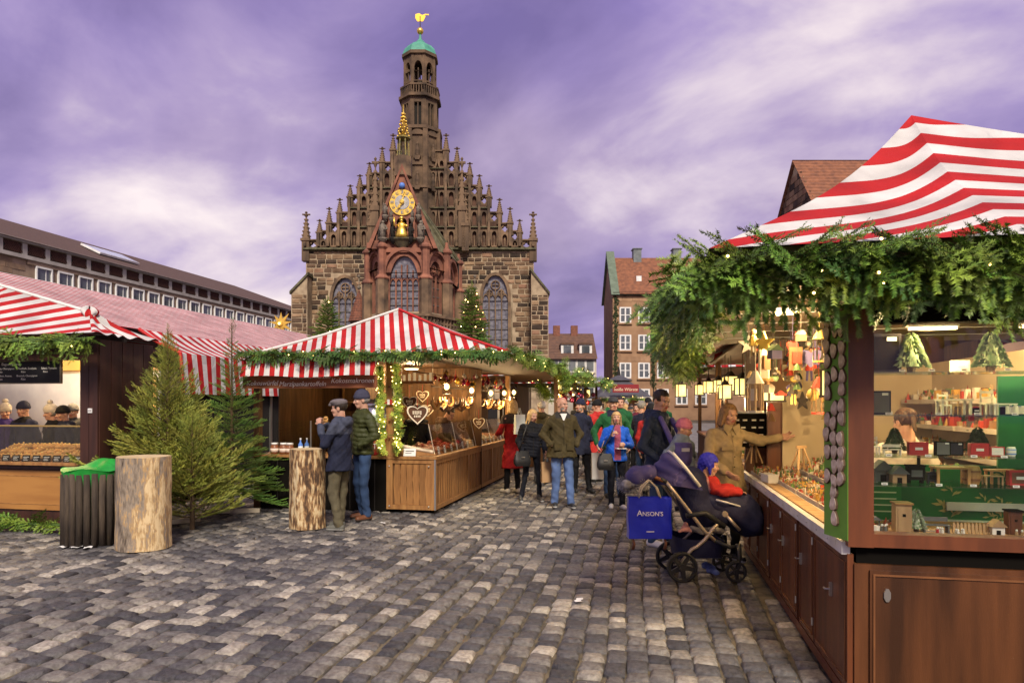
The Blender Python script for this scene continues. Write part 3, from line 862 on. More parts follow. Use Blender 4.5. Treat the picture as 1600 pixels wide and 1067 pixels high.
# -- stair turrets with tiled cones
for (pa, pb, pt, zl) in ((545, 577, 452, 502), (721, 763, 452, 505)):
 d_ = -2.2
 xa, xb, zt, zb = lx(pa, d_), lx(pb, d_), lz(pt, d_), lz(zl, d_)
 xm, r_ = (xa + xb) / 2, (xb - xa) / 2
 MB().prism([(xm + r_ * .86 * math.cos(PI / 8 + k * PI / 4), d_ + r_ * .86 * math.sin(PI / 8 + k * PI / 4)) for k in range(8)], -.02, zb, 'z').build('stair_turret', m_gable, church)
 cn = MB()
 for k in range(13):
  r0, r1 = r_ * (1 - k / 13) + .03, r_ * (1 - (k + 1) / 13)
  z0, z1 = zb + (zt - zb) * k / 13, zb + (zt - zb) * (k + 1) / 13
  cn.lathe([(r0 + .03, z0 - .02), (r1 + .02, z1)], 8, (xm, d_, 0), 0, PI / 8)
 cn.build('turret_roof', m_tile, church)
 kn = MB(); kn.tube([(xm, d_, zt - .1), (xm, d_, zt + 1.1)], .05, 6); kn.ball((xm, d_, zt + 1.2), .16); kn.ball((xm, d_, zt + .15), .18); kn.build('turret_finial', m_fig, church, True)
# gallery below the chapel window
zb = lz(497, DC)
gy = MB()
pl2 = [(lx(590, -12), -11.6), (lx(668, -12), -11.6), (lx(712, -8), -8.5), (lx(735, -4), -4.5)]
for P, Q in zip(pl2[:-1], pl2[1:]):
 T_, ln = face(P, Q)
 gy.box(-ln / 2, ln / 2, -.1, .2, -.02, zb - .9, 0, T_); gy.box(-ln / 2 - .1, ln / 2 + .1, -.2, .3, zb - .05, zb + .15, 0, T_)
 k = int(ln / .42)
 for q_ in range(k):
  xx = -ln / 2 + (q_ + .5) * ln / k; gy.box(xx - .09, xx + .09, -.04, .12, zb - .9, zb - .05, 0, T_)
  gy.box(xx - .2, xx + .2, -.03, .11, zb - .55, zb - .42, 0, T_)
gy.build('gallery', m_gable, church)
MB().tube([(E_[0] + .25, E_[1] - .3, zg0), (E_[0] + .25, E_[1] - .3, 0)], .09, 6).build('downpipe', m_dark, church)
# -- the masonry itself
blocks.sort(key=lambda b: -(b[1] - b[0]) * (b[5] - b[4]))
mass = MB(); rgb = random.Random(3)
def block(mb, b):
 x0, x1, y0, y1, z0, z1, T = b
 k = len(mb.v)
 mb.cham(x0, x1, -z1, -z0, -y1, -y0, .035, j=.025, rg=rgb)     # lay flat, then stand up
 Rt = Matrix.Rotation(R(90), 4, 'X')
 Tm = (T if T is not None else Matrix.Identity(4)) @ Matrix(((1, 0, 0, 0), (0, 0, -1, 0), (0, -1, 0, 0), (0, 0, 0, 1)))
 mb.xform(Tm, k)
 for fi in range(len(mb.f) - 9, len(mb.f)):
  mb.f[fi] = mb.f[fi][::-1]
for i, b in enumerate(blocks):
 if i < 300:
  mb = MB(); block(mb, b); mb.build('stone_block', m_blk, church)
 else:
  block(mass, b)
tag(mass.build('stone_blocks', m_blki, church), kind='stuff')
# ------------------------------------------------------------------ long stone building on the left
m_lb = M('pale_brown_stone', (.30, .215, .155), .9, (.21, .15, .11), 1.2, bump=.3, bscale=8)
m_lbf = M('pale_stone_trim', (.36, .33, .31), .85, (.27, .245, .23), 1.5)
m_white = M('white_frame', (.72, .71, .70), .5, (.58, .57, .56), 3)
m_pane = M('window_pane', (.055, .065, .075), .08, (.16, .17, .18), .35, spec=.8, contrast=(.4, .6))
m_lat = M('brick_lattice', (.085, .034, .026), .9, (.05, .022, .018), 6)
m_lroof = M('brown_roof', (.105, .062, .048), .85, (.07, .045, .038), 3, bump=.8, bscale=10, stretch=(1, 6, 1))
lb = thing('long_building', 'long pale stone building with row of tall white windows and brown lattice attic', 'building', (-50, 40, 0))
Y0b, Y1b = 0.0, 62.0
MB().box(-14, 0, Y0b, Y1b, -.02, 14.9).build('wall', m_lb, lb)
MB().box(.002, .25, Y0b, Y1b, 13.55, 13.85).build('ledge', m_lbf, lb)
MB().box(.002, .3, Y0b, Y1b, 14.86, 15.1).build('eaves', m_lbf, lb)
MB().box(.002, .14, 7.0, Y1b, 13.2, 13.55).build('window_lintel', m_lb, lb)
rf = MB(); rf.add([(.45, -.6, 15.0), (.45, Y1b + .6, 15.0), (-14.9, Y1b + .6, 15.1), (-14.9, -.6, 15.1), (-6.5, 10.5, 18.2), (-6.5, 45.5, 18.2)],
                  [(0, 1, 5, 4), (1, 2, 5), (2, 3, 4, 5), (3, 0, 4)])
rf.build('roof', m_lroof, lb)
wf = MB(); wf.box(0, .16, -.80, -.68, 0, 2.7); wf.box(0, .16, .68, .80, 0, 2.7); wf.box(0, .16, -.68, .68, 2.55, 2.7); wf.box(0, .16, -.68, .68, 0, .12)
wf.box(.0, .06, .18, .25, .12, 2.55)
wf_me = wf.mesh('window', m_white)
wp_me = MB().box(.003, .03, -.68, .68, .12, 2.55).mesh('pane', m_pane)
la = MB(); la.box(0, .03, -.78, .78, 0, .86, 1)
for k in range(9):
 for s_ in (-1, 1):
  y0 = -.78 + k * .195
  T_ = Matrix.Translation((.06 + .02 * s_, y0, .43)) @ Matrix.Rotation(s_ * R(38), 4, 'X')
  if abs(y0) < .7: la.box(-.018, .018, -.035, .035, -.5, .5, 0, T_)
la_me = la.mesh('lattice_panel', [m_lat, m_dark])
pil_me = MB().box(0, .10, -.22, .22, 0, 1.0).mesh('attic_pier', m_lbf)
for k in range(24):
 y = 8.6 + k * 2.16
 w_ = obj('window', wf_me, lb, (.003, y, 10.5)); obj('pane', wp_me, w_, (0, 0, 0))
for k in range(28):
 y = 1.4 + k * 2.16
 obj('lattice_panel', la_me, lb, (.003, y + .02, 13.93)); obj('attic_pier', pil_me, lb, (.003, y + 1.08, 13.855))
sk = MB(); sk.box(-1.2, 1.2, -2.6, 2.6, 0, .18); sk_o = sk.build('skylight', m_white, lb, False, (-2.9, 19.2, 16.65), (0, R(24.5), 0))
for k in range(4):
 MB().box(-1.1, 1.1, -2.5 + k * 1.27, -1.35 + k * 1.27, .182, .20).build('pane', M('sky_pane', (.45, .50, .58), .1, spec=.8), sk_o)
st = random.Random(5)
for k in range(12):      # stone courses of the blank end bay
 for j in range(4):
  y = -.1 + j * 1.75 + (k % 2) * .6
  if y + 1.7 < 7.4: MB().box(.002, .02 + st.uniform(0, .02), y + .02, y + 1.70, 8.2 + k * .44, 8.2 + k * .44 + .41).build('stone_block', M('end_block', (.25, .165, .105), .9, (.17, .115, .08), 2, rnd=.25), lb)
# ------------------------------------------------------------------ sandstone house, right of the church
m_sand = M('sandstone_ashlar', (.33, .20, .115), .88, (.235, .135, .08), .7, detail=7, bump=.3, bscale=6)
m_sblk = M('ashlar_block', (.34, .21, .125), .88, (.25, .145, .085), 1.2, rnd=.16, bump=.3, bscale=8)
m_rtile = M('clay_tile', (.255, .105, .055), .85, (.155, .065, .038), 3, rnd=.1)
m_rtile2 = M('clay_tile_row', (.255, .105, .055), .85, (.15, .065, .04), 2.5, bump=.9, bscale=30)
dR = 75.0
rbx = (958 - CX) * dR / F
rb_ = thing('sandstone_house', 'four-storey sandstone house with steep red tiled roof and white sash windows', 'house', c2w(rbx, dR, 0), YAW)
def rx(px): return (px - CX) * dR / F - rbx
def rz(py): return EYE + (HZ - py) * dR / F
ze = rz(457); WR = rx(1215)
MB().box(0, WR, 0, 7.5, -.02, ze).build('wall', m_sand, rb_)
hp = 4.6
gw = MB(); gw.prism([(0, ze), (7.5, ze), (3.75, ze + hp + .3)], .0, .5, 'x'); gw.build('gable_wall', m_sand, rb_)
cpg = MB(); cpg.prism([(-.5, ze - .3), (-.1, ze - .3), (3.75, ze + hp + .15), (7.6, ze - .3), (8.0, ze - .3), (3.75, ze + hp + .75)], -.25, .65, 'x')
cpg.build('gable_coping', M('verdigris_coping', (.13, .17, .125), .7, (.09, .12, .085), 2), rb_)
MB().box(-.05, WR, -.35, .0, ze - .35, ze - .02).build('gutter', m_dark, rb_)
rr_ = MB()      # courses of tiles
NR = 26
for k in range(NR):
 t0, t1 = k / NR, (k + 1) / NR
 y0, y1 = -.45 + t0 * 4.2, -.45 + t1 * 4.2
 z0, z1 = ze - .15 + t0 * (hp + .2), ze - .15 + t1 * (hp + .2)
 rr_.add([(.66, y0, z0), (WR, y0, z0), (WR, y1, z1 - .05), (.66, y1, z1 - .05), (.66, y0, z0 - .07), (WR, y0, z0 - .07)], [(0, 1, 2, 3), (4, 5, 1, 0)])
rr_.add([(.66, 3.75, ze + hp), (WR, 3.75, ze + hp), (WR, 7.9, ze - .2), (.66, 7.9, ze - .2)], [(0, 1, 2, 3)])
rr_.build('roof', m_rtile2, rb_)
ti = MB(); ti.box(-.16, .16, -.02, .02, 0, .2); 
for px in (1006, 1071):
 c_ = MB(); xx = rx(px); c_.box(xx - .55, xx + .35, 3.2, 4.3, ze + hp - .6, ze + hp + .9); c_.box(xx - .65, xx + .45, 3.1, 4.4, ze + hp + .9, ze + hp + 1.0)
 c_.build('chimney', M('zinc_grey', (.16, .18, .185), .6, (.11, .125, .13), 3), rb_)
MB().box(rx(997), rx(1005), .95, 1.6, ze + 1.35, ze + 2.0).build('roof_hatch', m_white, rb_)
fm = MB(); ww, wh = rx(986) - rx(968), rz(480) - rz(504.5)
fm.box(-ww / 2, ww / 2, -.12, .02, 0, .14); fm.box(-ww / 2, ww / 2, -.12, .02, wh - .14, wh)
for xx in (-ww / 2 + .07, 0, ww / 2 - .07): fm.box(xx - .08, xx + .08, -.115, .02, .14, wh - .14)
for s_ in (-1, 1): fm.box(min(0, s_ * ww / 2), max(0, s_ * ww / 2), -.09, .0, wh * .5 - .04, wh * .5 + .04)
fm_me = fm.mesh('window', m_white)
pm_me = MB().box(-ww / 2 + .05, ww / 2 - .05, -.05, -.004, .05, wh - .05).mesh('pane', m_pane)
sm_me = MB().box(-ww / 2 - .12, ww / 2 + .12, -.2, .0, -.16, -.002).mesh('sill', m_sblk)
for py in (504.5, 547.5, 591, 632):
 for px in (977, 1006, 1035.5, 1065, 1095):
  w_ = obj('window', fm_me, rb_, (rx(px), -.003, rz(py))); obj('pane', pm_me, w_); obj('sill', sm_me, w_)
for px in (976.5, 1006, 1035): MB().box(rx(px) - .2, rx(px) + .2, -.03, 0, rz(470), rz(462)).build('vent', m_dark, rb_)
rq = random.Random(11)
zz = 1.0
while zz < ze - .7:     # ashlar courses
 xx = .1
 while xx < WR - .2:
  w_ = rq.uniform(.9, 2.0)
  inside = any(abs(xx + w_ / 2 - rx(px)) < ww / 2 + w_ / 2 + .1 and rz(py) - .25 < zz + .58 and zz < rz(py) + wh + .1 for py in (504.5, 547.5, 591, 632) for px in (977, 1006, 1035.5, 1065, 1095))
  if not inside and xx + w_ < 9.5 and rq.random() < .8 and zz > 4: MB().box(xx + .02, min(WR, xx + w_ - .02), -.03 - rq.uniform(0, .02), 0, zz + .02, zz + .58).build('ashlar_block', m_sblk, rb_)
  xx += w_
 zz += .6
qz = 1.0; qi = 0
while qz < ze - .6:
 MB().box(-.05, .55 + .3 * (qi % 2), -.055, .55 + .3 * ((qi + 1) % 2), qz + .02, qz + .78).build('quoin', m_sblk, rb_); qz += .8; qi += 1
m_ivy = M('dark_ivy', (.025, .035, .014), .8, (.05, .06, .02), 6, bump=1, bscale=20)
for px in (962, 1020.5):
 iv = thing('wall_creeper', 'thin dark creeper strip climbing %s on the sandstone house' % ('beside the left corner' if px < 1000 else 'between second and third window columns'), 'creeper', c2w(rx(px) + rbx, dR - .06, 0), YAW, 'creepers on the sandstone house')
 lf = MB(); rv = random.Random(px)
 for k in range(520):
  z_ = rv.uniform(3.5, ze - .4); x_ = rv.gauss(0, .13); y_ = -rv.uniform(0.02, .12); s_ = rv.uniform(.06, .13)
  T_ = Matrix.Translation((x_, y_, z_)) @ Euler((rv.uniform(-1, 1), rv.uniform(-3, 3), rv.uniform(-.8, .8))).to_matrix().to_4x4()
  lf.add([T_ @ Vector(p) for p in ((-s_, 0, 0), (0, 0, -s_), (s_, 0, 0), (0, 0, s_))], [(0, 1, 2, 3)])
 lf.build('foliage', m_ivy, iv)
 MB().tube([(0, .02, 0), (.05, .02, 4), (-.04, .02, 9), (0, .02, ze - .5)], .05, 5).build('stem', m_dark, iv)
# ------------------------------------------------------------------ cream house farther back
dW = 98.0
wbx = (864 - CX) * dW / F
wh_ = thing('cream_house', 'cream plastered house with brown tiled roof and two dormers far behind the stalls', 'house', c2w(wbx, dW, 0), YAW)
def hx(px): return (px - CX) * dW / F - wbx
def hz(py): return EYE + (HZ - py) * dW / F
m_cream = M('cream_plaster', (.52, .46, .39), .9, (.42, .37, .31), .8)
m_brt = M('brown_clay_tile', (.14, .075, .05), .85, (.095, .055, .042), 2, bump=.8, bscale=25)
zE, zR = hz(558), hz(515)
MB().box(-2, hx(932), 0, 10, -.02, zE).build('wall', m_cream, wh_)
g_ = MB(); g_.prism([(0, zE), (10, zE), (5, zR - .1)], hx(932) - .4, hx(932), 'x'); g_.build('gable_wall', m_cream, wh_)
r_ = MB()
for k in range(16):
 t0, t1 = k / 16, (k + 1) / 16
 r_.add([(-2.2, -.5 + 5.5 * t0, zE - .2 + (zR - zE + .2) * t0), (hx(933), -.5 + 5.5 * t0, zE - .2 + (zR - zE + .2) * t0), (hx(933), -.5 + 5.5 * t1, zE - .26 + (zR - zE + .2) * t1), (-2.2, -.5 + 5.5 * t1, zE - .26 + (zR - zE + .2) * t1),
   (-2.2, -.5 + 5.5 * t0, zE - .28 + (zR - zE + .2) * t0), (hx(933), -.5 + 5.5 * t0, zE - .28 + (zR - zE + .2) * t0)], [(0, 1, 2, 3), (4, 5, 1, 0)])
r_.add([(-2.2, 5, zR - .05), (hx(933), 5, zR - .05), (hx(933), 10.5, zE - .3), (-2.2, 10.5, zE - .3)], [(0, 1, 2, 3)])
r_.build('roof', m_brt, wh_)
for px in (873, 902): MB().box(hx(px) - .5, hx(px) + .5, 4.4, 5.4, zR - .6, zR + 1.1).build('chimney', M('chimney_brick', (.22, .09, .06), .9, (.14, .06, .04), 4), wh_)
for px in (887, 916):
 d_ = MB(); xx = hx(px); d_.box(xx - .9, xx + .9, .6, 3, zE + .4, zE + 1.9); d_.prism([(xx - 1.05, zE + 1.9), (xx + 1.05, zE + 1.9), (xx + .9, zE + 2.2), (xx - .9, zE + 2.2)], .4, 3.4, 'y', 1)
 d_ = d_.build('dormer', [m_white, m_brt], wh_); MB().box(xx - .55, xx + .55, .56, .61, zE + .65, zE + 1.7).build('pane', m_pane, d_)
for py, pxs in ((571, (866, 879, 894, 908, 922)), (592, (866, 880, 894, 908, 922)), (614, (866, 880, 894, 908, 922))):
 for px in pxs:
  w_ = MB(); xx = hx(px); w_.box(xx - .62, xx + .62, -.05, .02, hz(py) - .95, hz(py) + .85); w_ = w_.build('window', m_white, wh_)
  MB().box(xx - .5, xx + .5, -.08, -.052, hz(py) - .8, hz(py) + .75).build('pane', m_pane, w_)
  MB().box(xx - .75, xx + .75, -.2, .0, hz(py) - 1.1, hz(py) - .955).build('sill', m_cream, w_)
# ------------------------------------------------------------------ gabled house rising behind the ornament stall
gbx = 21.6
gb = thing('gabled_house', 'brown stone gable with tiled roof rising behind the striped tent peak', 'house', c2w(gbx, 45, 0), YAW)
zp = EYE + (HZ - 250) * 52 / F
g_ = MB(); g_.prism([(0, -.02), (14, -.02), (14, 11.5), (7, zp - .2), (0, 11.5)], 0, .6, 'x'); g_.build('gable_wall', m_mortar, gb)
MB().box(.6, 16, .5, 13.5, -.02, 11.3).build('wall', m_sand, gb)
gr = random.Random(2)
for k in range(22):
 z_ = 9.5 + k * .48
 half_ = 7 if z_ < 11.5 else 7 * (zp - .3 - z_) / (zp - 11.5)
 y_ = 7 - half_
 while y_ < 7 + half_ - .3:
  w_ = min(gr.uniform(.6, 1.3), 7 + half_ - y_)
  if z_ + .46 < zp - .9: MB().box(-.06, .02, y_ + .02, y_ + w_ - .02, z_ + .02, z_ + .45).build('stone_block', m_blk, gb)
  y_ += w_
r_ = MB(); hh = zp - 11.5
for k in range(30):
 t0, t1 = k / 30, (k + 1) / 30
 r_.add([(-.25, -.6 + 7.6 * t0, 11.0 + (hh + .5) * t0), (16.3, -.6 + 7.6 * t0, 11.0 + (hh + .5) * t0), (16.3, -.6 + 7.6 * t1, 10.92 + (hh + .5) * t1), (-.25, -.6 + 7.6 * t1, 10.92 + (hh + .5) * t1), (-.25, -.6 + 7.6 * t0, 10.9 + (hh + .5) * t0), (16.3, -.6 + 7.6 * t0, 10.9 + (hh + .5) * t0)], [(0, 1, 2, 3), (4, 5, 1, 0)])
r_.add([(-.25, 7, zp), (16.3, 7, zp), (16.3, 14.6, 11), (-.25, 14.6, 11)], [(0, 1, 2, 3)])
r_.build('roof', m_rtile2, gb)
# ------------------------------------------------------------------ fir greenery
m_fir = M('fir_needles', (.19, .29, .035), .5, (.060, .125, .016), 14, rnd=.5, hue=.025, spec=.4)
m_fir2 = M('fir_needles_dark', (.075, .155, .028), .6, (.030, .070, .014), 9, rnd=.4, hue=.02, spec=.3)
m_spruce = M('spruce_needles', (.36, .36, .06), .6, (.15, .19, .035), 5, rnd=.35, hue=.02)
m_spruce2 = M('spruce_needles_green', (.15, .23, .035), .6, (.06, .12, .02), 5, rnd=.35, hue=.02)
m_bark = M('twig_bark', (.085, .055, .030), .9)
m_bulb = M('fairy_bulb', (1, .62, .18), .4, emit=7)
def shoot(mb, a, d, up, ln, nl, nw, step, rg, flat=True, taper=True):
 """one needled shoot from a along d"""
 d = d.normalized(); sd_ = d.cross(up).normalized(); up2 = sd_.cross(d)
 k = int(ln / step)
 for i in range(k):
  t = i / k
  p = a + d * (ln * t)
  l_ = nl * ((1 - .25 * t) if taper else 1) * rg.uniform(.75, 1.15)
  for s_ in ((-1, 1) if flat else (0, 1, 2)):
   if flat:
    n_ = (sd_ * s_ + d * .75 + up2 * rg.uniform(-.75, .95)).normalized()
   else:
    an = i * 2.4 + s_ * 2.094
    n_ = (sd_ * math.cos(an) + up2 * math.sin(an) + d * 1.05).normalized()
   w_ = n_.cross(up2 if flat else d.cross(n_)).normalized() * nw
   mb.add([p - w_, p + w_, p + n_ * l_], [(0, 1, 2)])
def twig_mesh(name, seed, L=.32, mat_=m_fir, nl=.036, nw=.0038, step=.0058, droop=.25, sides=4):
 rg = random.Random(seed); mb = MB()
 up = Vector((0, 0, 1)); p = Vector((0, 0, 0)); pts = [p.copy()]
 d = Vector((0, 1, 0)); nseg = 4
 for i in range(nseg):
  dd = (d + Vector((rg.uniform(-.1, .1), 0, -droop * i / nseg))).normalized()
  shoot(mb, p, dd, up, L / nseg, nl, nw, step, rg, taper=(i == nseg - 1))
  if i < sides:
   for s_ in (-1, 1):
    sl = L * (.66 - .11 * i) * rg.uniform(.8, 1.1)
    sd_ = (Vector((s_ * .95, .75, -droop * .5 + rg.uniform(-.15, .2)))).normalized()
    shoot(mb, p + dd * .02, sd_, up, sl, nl * .92, nw, step, rg)
    if i == 0:
     shoot(mb, p + sd_ * sl * .4, (sd_ + Vector((s_ * .6, -.3, 0))).normalized(), up, sl * .45, nl * .85, nw, step, rg)
  p = p + dd * (L / nseg); pts.append(p.copy())
 k = len(mb.f)
 mb.tube(pts, [.004, .003, .003, .002, .001], 4, 1)
 return mb.mesh(name, [mat_, m_bark])
TW_A = [twig_mesh('fir_twig', 40 + i, .30 + .04 * i, droop=.12 + .12 * i) for i in range(4)]
TW_D = [twig_mesh('fir_twig', 60 + i, .30 + .04 * i, m_fir2, droop=.3 + .1 * i) for i in range(2)]
TW_S = [twig_mesh('fir_twig', 70 + i, .22, m_fir, .030, .0042, .012, .3, 3) for i in range(3)]
bulb_me = MB().ball((0, 0, 0), .0065, n=6).mesh('light_bulb', m_bulb)
bulb_b = MB().ball((0, 0, 0), .016, n=6).mesh('light_bulb', m_bulb)
def garland(name, label, path, n, rad, meshes, seed=1, group=None, droop=.5, bulbs=12, out=(0, 0, 0), sc=(.8, 1.25), bulb_me_=None, along=.7, cat='garland', spread=1.0):
 rg = random.Random(seed)
 path = [Vector(p) for p in path]
 cum = [0]
 for a, b in zip(path[:-1], path[1:]): cum.append(cum[-1] + (b - a).length)
 def at(t):
  t *= cum[-1]
  for i in range(len(path) - 1):
   if t <= cum[i + 1] or i == len(path) - 2:
    f_ = (t - cum[i]) / (cum[i + 1] - cum[i]); return path[i].lerp(path[i + 1], f_), (path[i + 1] - path[i]).normalized()
 base = path[len(path) // 2].copy()
 root = thing(name, label, cat, base, 0, group)
 core = MB().tube([p - base for p in path], max(.02, rad * .3), 7); core.build('stem', m_fir2, root)
 o_ = Vector(out)
 for i in range(n):
  p, t = at((i + rg.random()) / n)
  r3 = Vector((rg.gauss(0, 1), rg.gauss(0, 1), rg.gauss(0, 1))).normalized()
  off = r3 - t * r3.dot(t)
  d = (off * .8 * spread + t * along * rg.choice((-1, 1)) + Vector((0, 0, -droop * rg.uniform(0, 1.3))) + o_ * rg.uniform(0, 1)).normalized()
  upv = (Vector((0, 0, 1)) * .6 + o_ * .7 + off * .7).normalized()
  x_ = d.cross(upv)
  if x_.length < .05: x_ = d.orthogonal()
  x_.normalize(); z_ = x_.cross(d)
  s_ = rg.uniform(*sc)
  m3 = Matrix((x_, d, z_)).transposed().to_4x4()
  pos = p - base + off * rad * rg.uniform(.1, .8) - d * .05
  o = obj('fir_twig', rg.choice(meshes), root)
  o.matrix_local = Matrix.Translation(pos) @ m3 @ Matrix.Diagonal((s_, s_, s_, 1))
 for i in range(bulbs):
  p, t = at(rg.random())
  r3 = Vector((rg.gauss(0, 1), rg.gauss(0, 1), rg.gauss(0, 1))).normalized()
  obj('light_bulb', bulb_me_ or bulb_me, root, p - base + (r3 + o_ * 1.2).normalized() * rad * 1.15)
 return root
def branch_mesh(name, seed, mat_, L=1.0, nl=.024, nw=.0040, step=.009, rise=.25, dens=1.0):
 rg = random.Random(seed); mb = MB(); up = Vector((0, 0, 1))
 p = Vector((0, 0, 0)); pts = [p.copy()]; n = 9
 for i in range(n):
  t = i / n
  dd = Vector((rg.uniform(-.06, .06), 1, -.12 + rise * t * 1.6)).normalized()
  shoot(mb, p, dd, up, L / n, nl, nw, step, rg, flat=False, taper=False)
  if i > 0:
   for s_ in (-1, 1):
    sl = L * (.52 * (1 - t) + .10) * rg.uniform(.7, 1.15)
    sd_ = Vector((s_ * .85, .8, rg.uniform(-.05, .45))).normalized()
    q = p + dd * rg.uniform(0, L / n)
    shoot(mb, q, sd_, up, sl, nl * .95, nw, step, rg, flat=False)
    for k in range(int(sl / .10 * dens)):
     q2 = q + sd_ * sl * rg.uniform(.25, .85)
     s3 = (sd_ * .7 + Vector((rg.choice((-1, 1)) * .7, .35, rg.uniform(-.1, .5)))).normalized()
     shoot(mb, q2, s3, up, sl * rg.uniform(.22, .42), nl * .9, nw, step, rg, flat=False)
  p = p + dd * (L / n); pts.append(p.copy())
 mb.tube(pts, [.013 * (1 - .85 * i / n) for i in range(n + 1)], 5, 1)
 return mb.mesh(name, [mat_, m_bark])
BR_Y = [branch_mesh('branch', 5 + i, m_spruce, rise=.45) for i in range(3)]
BR_G = [branch_mesh('branch', 15 + i, m_spruce2, rise=.1) for i in range(3)]
BR_T = [branch_mesh('branch', 25 + i, m_spruce2, nl=.06, nw=.014, step=.03, dens=.8) for i in range(2)]
def fir_tree(name, label, loc, h, r, meshes, n, seed, group=None, low=.08, lean=0, bare=.08, power=.9, tilt=(.1, .5), rz=0, bulbs=0, trunk_r=.035, shape=.85):
 rg = random.Random(seed)
 root = thing(name, label, 'tree', loc, rz, group)
 MB().tube([(0, 0, 0), (lean * .3, 0, h * .5), (lean, 0, h)], [trunk_r, trunk_r * .6, .006], 7).build('trunk', m_bark, root)
 k = 0
 for i in range(n):
  t = low + (1 - low - bare) * (i / n) ** power
  z = h * t
  ln = r * (1 - t) ** shape * rg.uniform(.75, 1.12) + .10
  an = i * 2.39996 + rg.uniform(-.3, .3)
  el = tilt[0] + (tilt[1] - tilt[0]) * t + rg.uniform(-.12, .12)
  o = obj('branch', rg.choice(meshes), root, (lean * t, 0, z))
  o.rotation_euler = (Matrix.Rotation(an, 3, 'Z') @ Matrix.Rotation(el, 3, 'X')).to_euler()
  o.scale = (ln * .9, ln, ln)
  if bulbs and rg.random() < bulbs:
   obj('light_bulb', bulb_b, root, (lean * t - math.sin(an) * ln * .8, math.cos(an) * ln * .8, z + .03))
 o = obj('branch', meshes[0], root, (lean * .93, 0, h * .9), (R(86), 0, 0), (h * .06, h * .13, h * .06))
 return root
# ------------------------------------------------------------------ ornament stall on the right
m_mah = M('mahogany_panel', (.17, .052, .017), .38, (.075, .022, .009), 1.6, detail=8, stretch=(6, 6, .5), bump=.12, bscale=40, spec=.45, speck=(7, .69, (.30, .17, .09)))
m_mah2 = M('dark_mahogany', (.125, .044, .015), .38, (.040, .015, .006), 1.1, detail=8, stretch=(6, 6, .5), spec=.4, bump=.12, bscale=40, speck=(6, .70, (.26, .15, .08)))
m_bead = M('mahogany_bead', (.21, .085, .030), .45, (.13, .05, .02), 4)
m_frame = M('red_brown_frame', (.155, .045, .016), .4, (.10, .03, .012), 3, stretch=(4, 4, .6), spec=.45)
m_black = M('black_parts_and_gap_shade', (.008, .007, .006), .8, spec=0)  # black parts, and the shade painted into the gap under the rail
m_edge = M('white_counter_edge', (.62, .60, .57), .45, (.48, .46, .43), 6, speck=(14, .66, (.20, .14, .09)))
m_beige = M('beige_ceiling_sheet', (.42, .33, .23), .75, (.33, .25, .165), 2.5)
m_cwall = M('cream_wall_panel', (.55, .44, .28), .8, (.46, .36, .22), 2.0)
m_metal = M('nickel', (.55, .53, .50), .3, metal=.9)
m_green = M('leaf_green_board', (.17, .37, .05), .5, (.13, .29, .04), 4)
m_dgreen = M('deep_green_board', (.008, .12, .028), .45, (.004, .06, .02), 2)
m_wood = M('pale_wood', (.42, .27, .13), .6, (.30, .18, .085), 8, stretch=(2, 2, .5), rnd=.2)
m_wood2 = M('honey_wood', (.36, .19, .06), .55, (.25, .12, .04), 7, rnd=.2)
m_glass = glass('clear_glass', (.97, .98, .97), .05)
m_shelf = glass('glass_shelf', (.80, .92, .84), .14)
m_acr = glass('acrylic_sheet', (.97, .96, .94), .16, .06)
m_str = stripes('tent_stripe_big', 1 / 6.9)
os_ = thing('ornament_stall', 'dark mahogany market stall with glazed display window and open ornament counter', 'market stall', (1.08, 4.06, 0))
SX, SY = 1.08, 4.06
def sp(x, y, z): return (x - SX, y - SY, z)
def sbox(name, x0, x1, y0, y1, z0, z1, m_, parent=os_, mb=None):
 return MB().box(x0 - SX, x1 - SX, y0 - SY, y1 - SY, z0, z1).build(name, m_, parent)
# carcass: west cabinets and south base
sbox('base_core', 1.115, 1.75, 4.52, 8.4, .07, .86, m_mah2)
sbox('plinth', 1.09, 1.6, 4.08, 8.4, 0, .068, m_frame)
yb = 4.085
doors = [(4.085, .78, 'd'), (4.875, .46, 'd'), (5.335, .06, 'g'), (5.40, .60, 'd'), (6.005, .55, 'd'), (6.56, .06, 'g'), (6.62, .62, 'd'), (7.245, .58, 'd'), (7.83, .06, 'g'), (7.89, .5, 'd')]
for (y0, w_, k) in doors:
 if k == 'g':
  sbox('gap_post', 1.095, 1.114, y0, y0 + w_ - .005, .07, .855, m_black); continue
 d_ = sbox('cabinet_door', 1.082, 1.114, y0 + .004, y0 + w_ - .004, .09, .85, m_mah)
 bd = MB()
 x_ = 1.082 - SX
 for (a, b, c, e) in ((y0 + .035, y0 + .043, .13, .80), (y0 + w_ - .043, y0 + w_ - .035, .13, .80)):
  bd.box(x_ - .008, x_ - .0005, a - SY, b - SY, c, e)
 bd.box(x_ - .008, x_ - .0005, y0 + .043 - SY, y0 + w_ - .043 - SY, .13, .138); bd.box(x_ - .008, x_ - .0005, y0 + .043 - SY, y0 + w_ - .043 - SY, .792, .80)
 bd.build('bead', m_bead, d_)
 yk = y0 + (w_ - .09 if w_ < .7 else w_ * .42)
 kb = MB(); kb.box(x_ - .016, x_ - .0005, yk - .012 - SY, yk + .012 - SY, .53, .61); kb.tube([(x_ - .012, yk - SY, .57), (x_ - .04, yk - SY, .57), (x_ - .04, yk + .03 - SY, .57)], .006, 6)
 kb.build('latch', m_metal, d_)
 if w_ < .65:
  hg = MB()
  for z_ in (.20, .74): hg.tube([(x_ - .006, y0 + .02 - SY, z_), (x_ - .006, y0 + .02 - SY, z_ + .05)], .008, 6)
  hg.build('hinge', m_metal, d_)
sbox('south_base', 1.1145, 6.0, 4.075, 4.515, 0, .80, m_mah2)
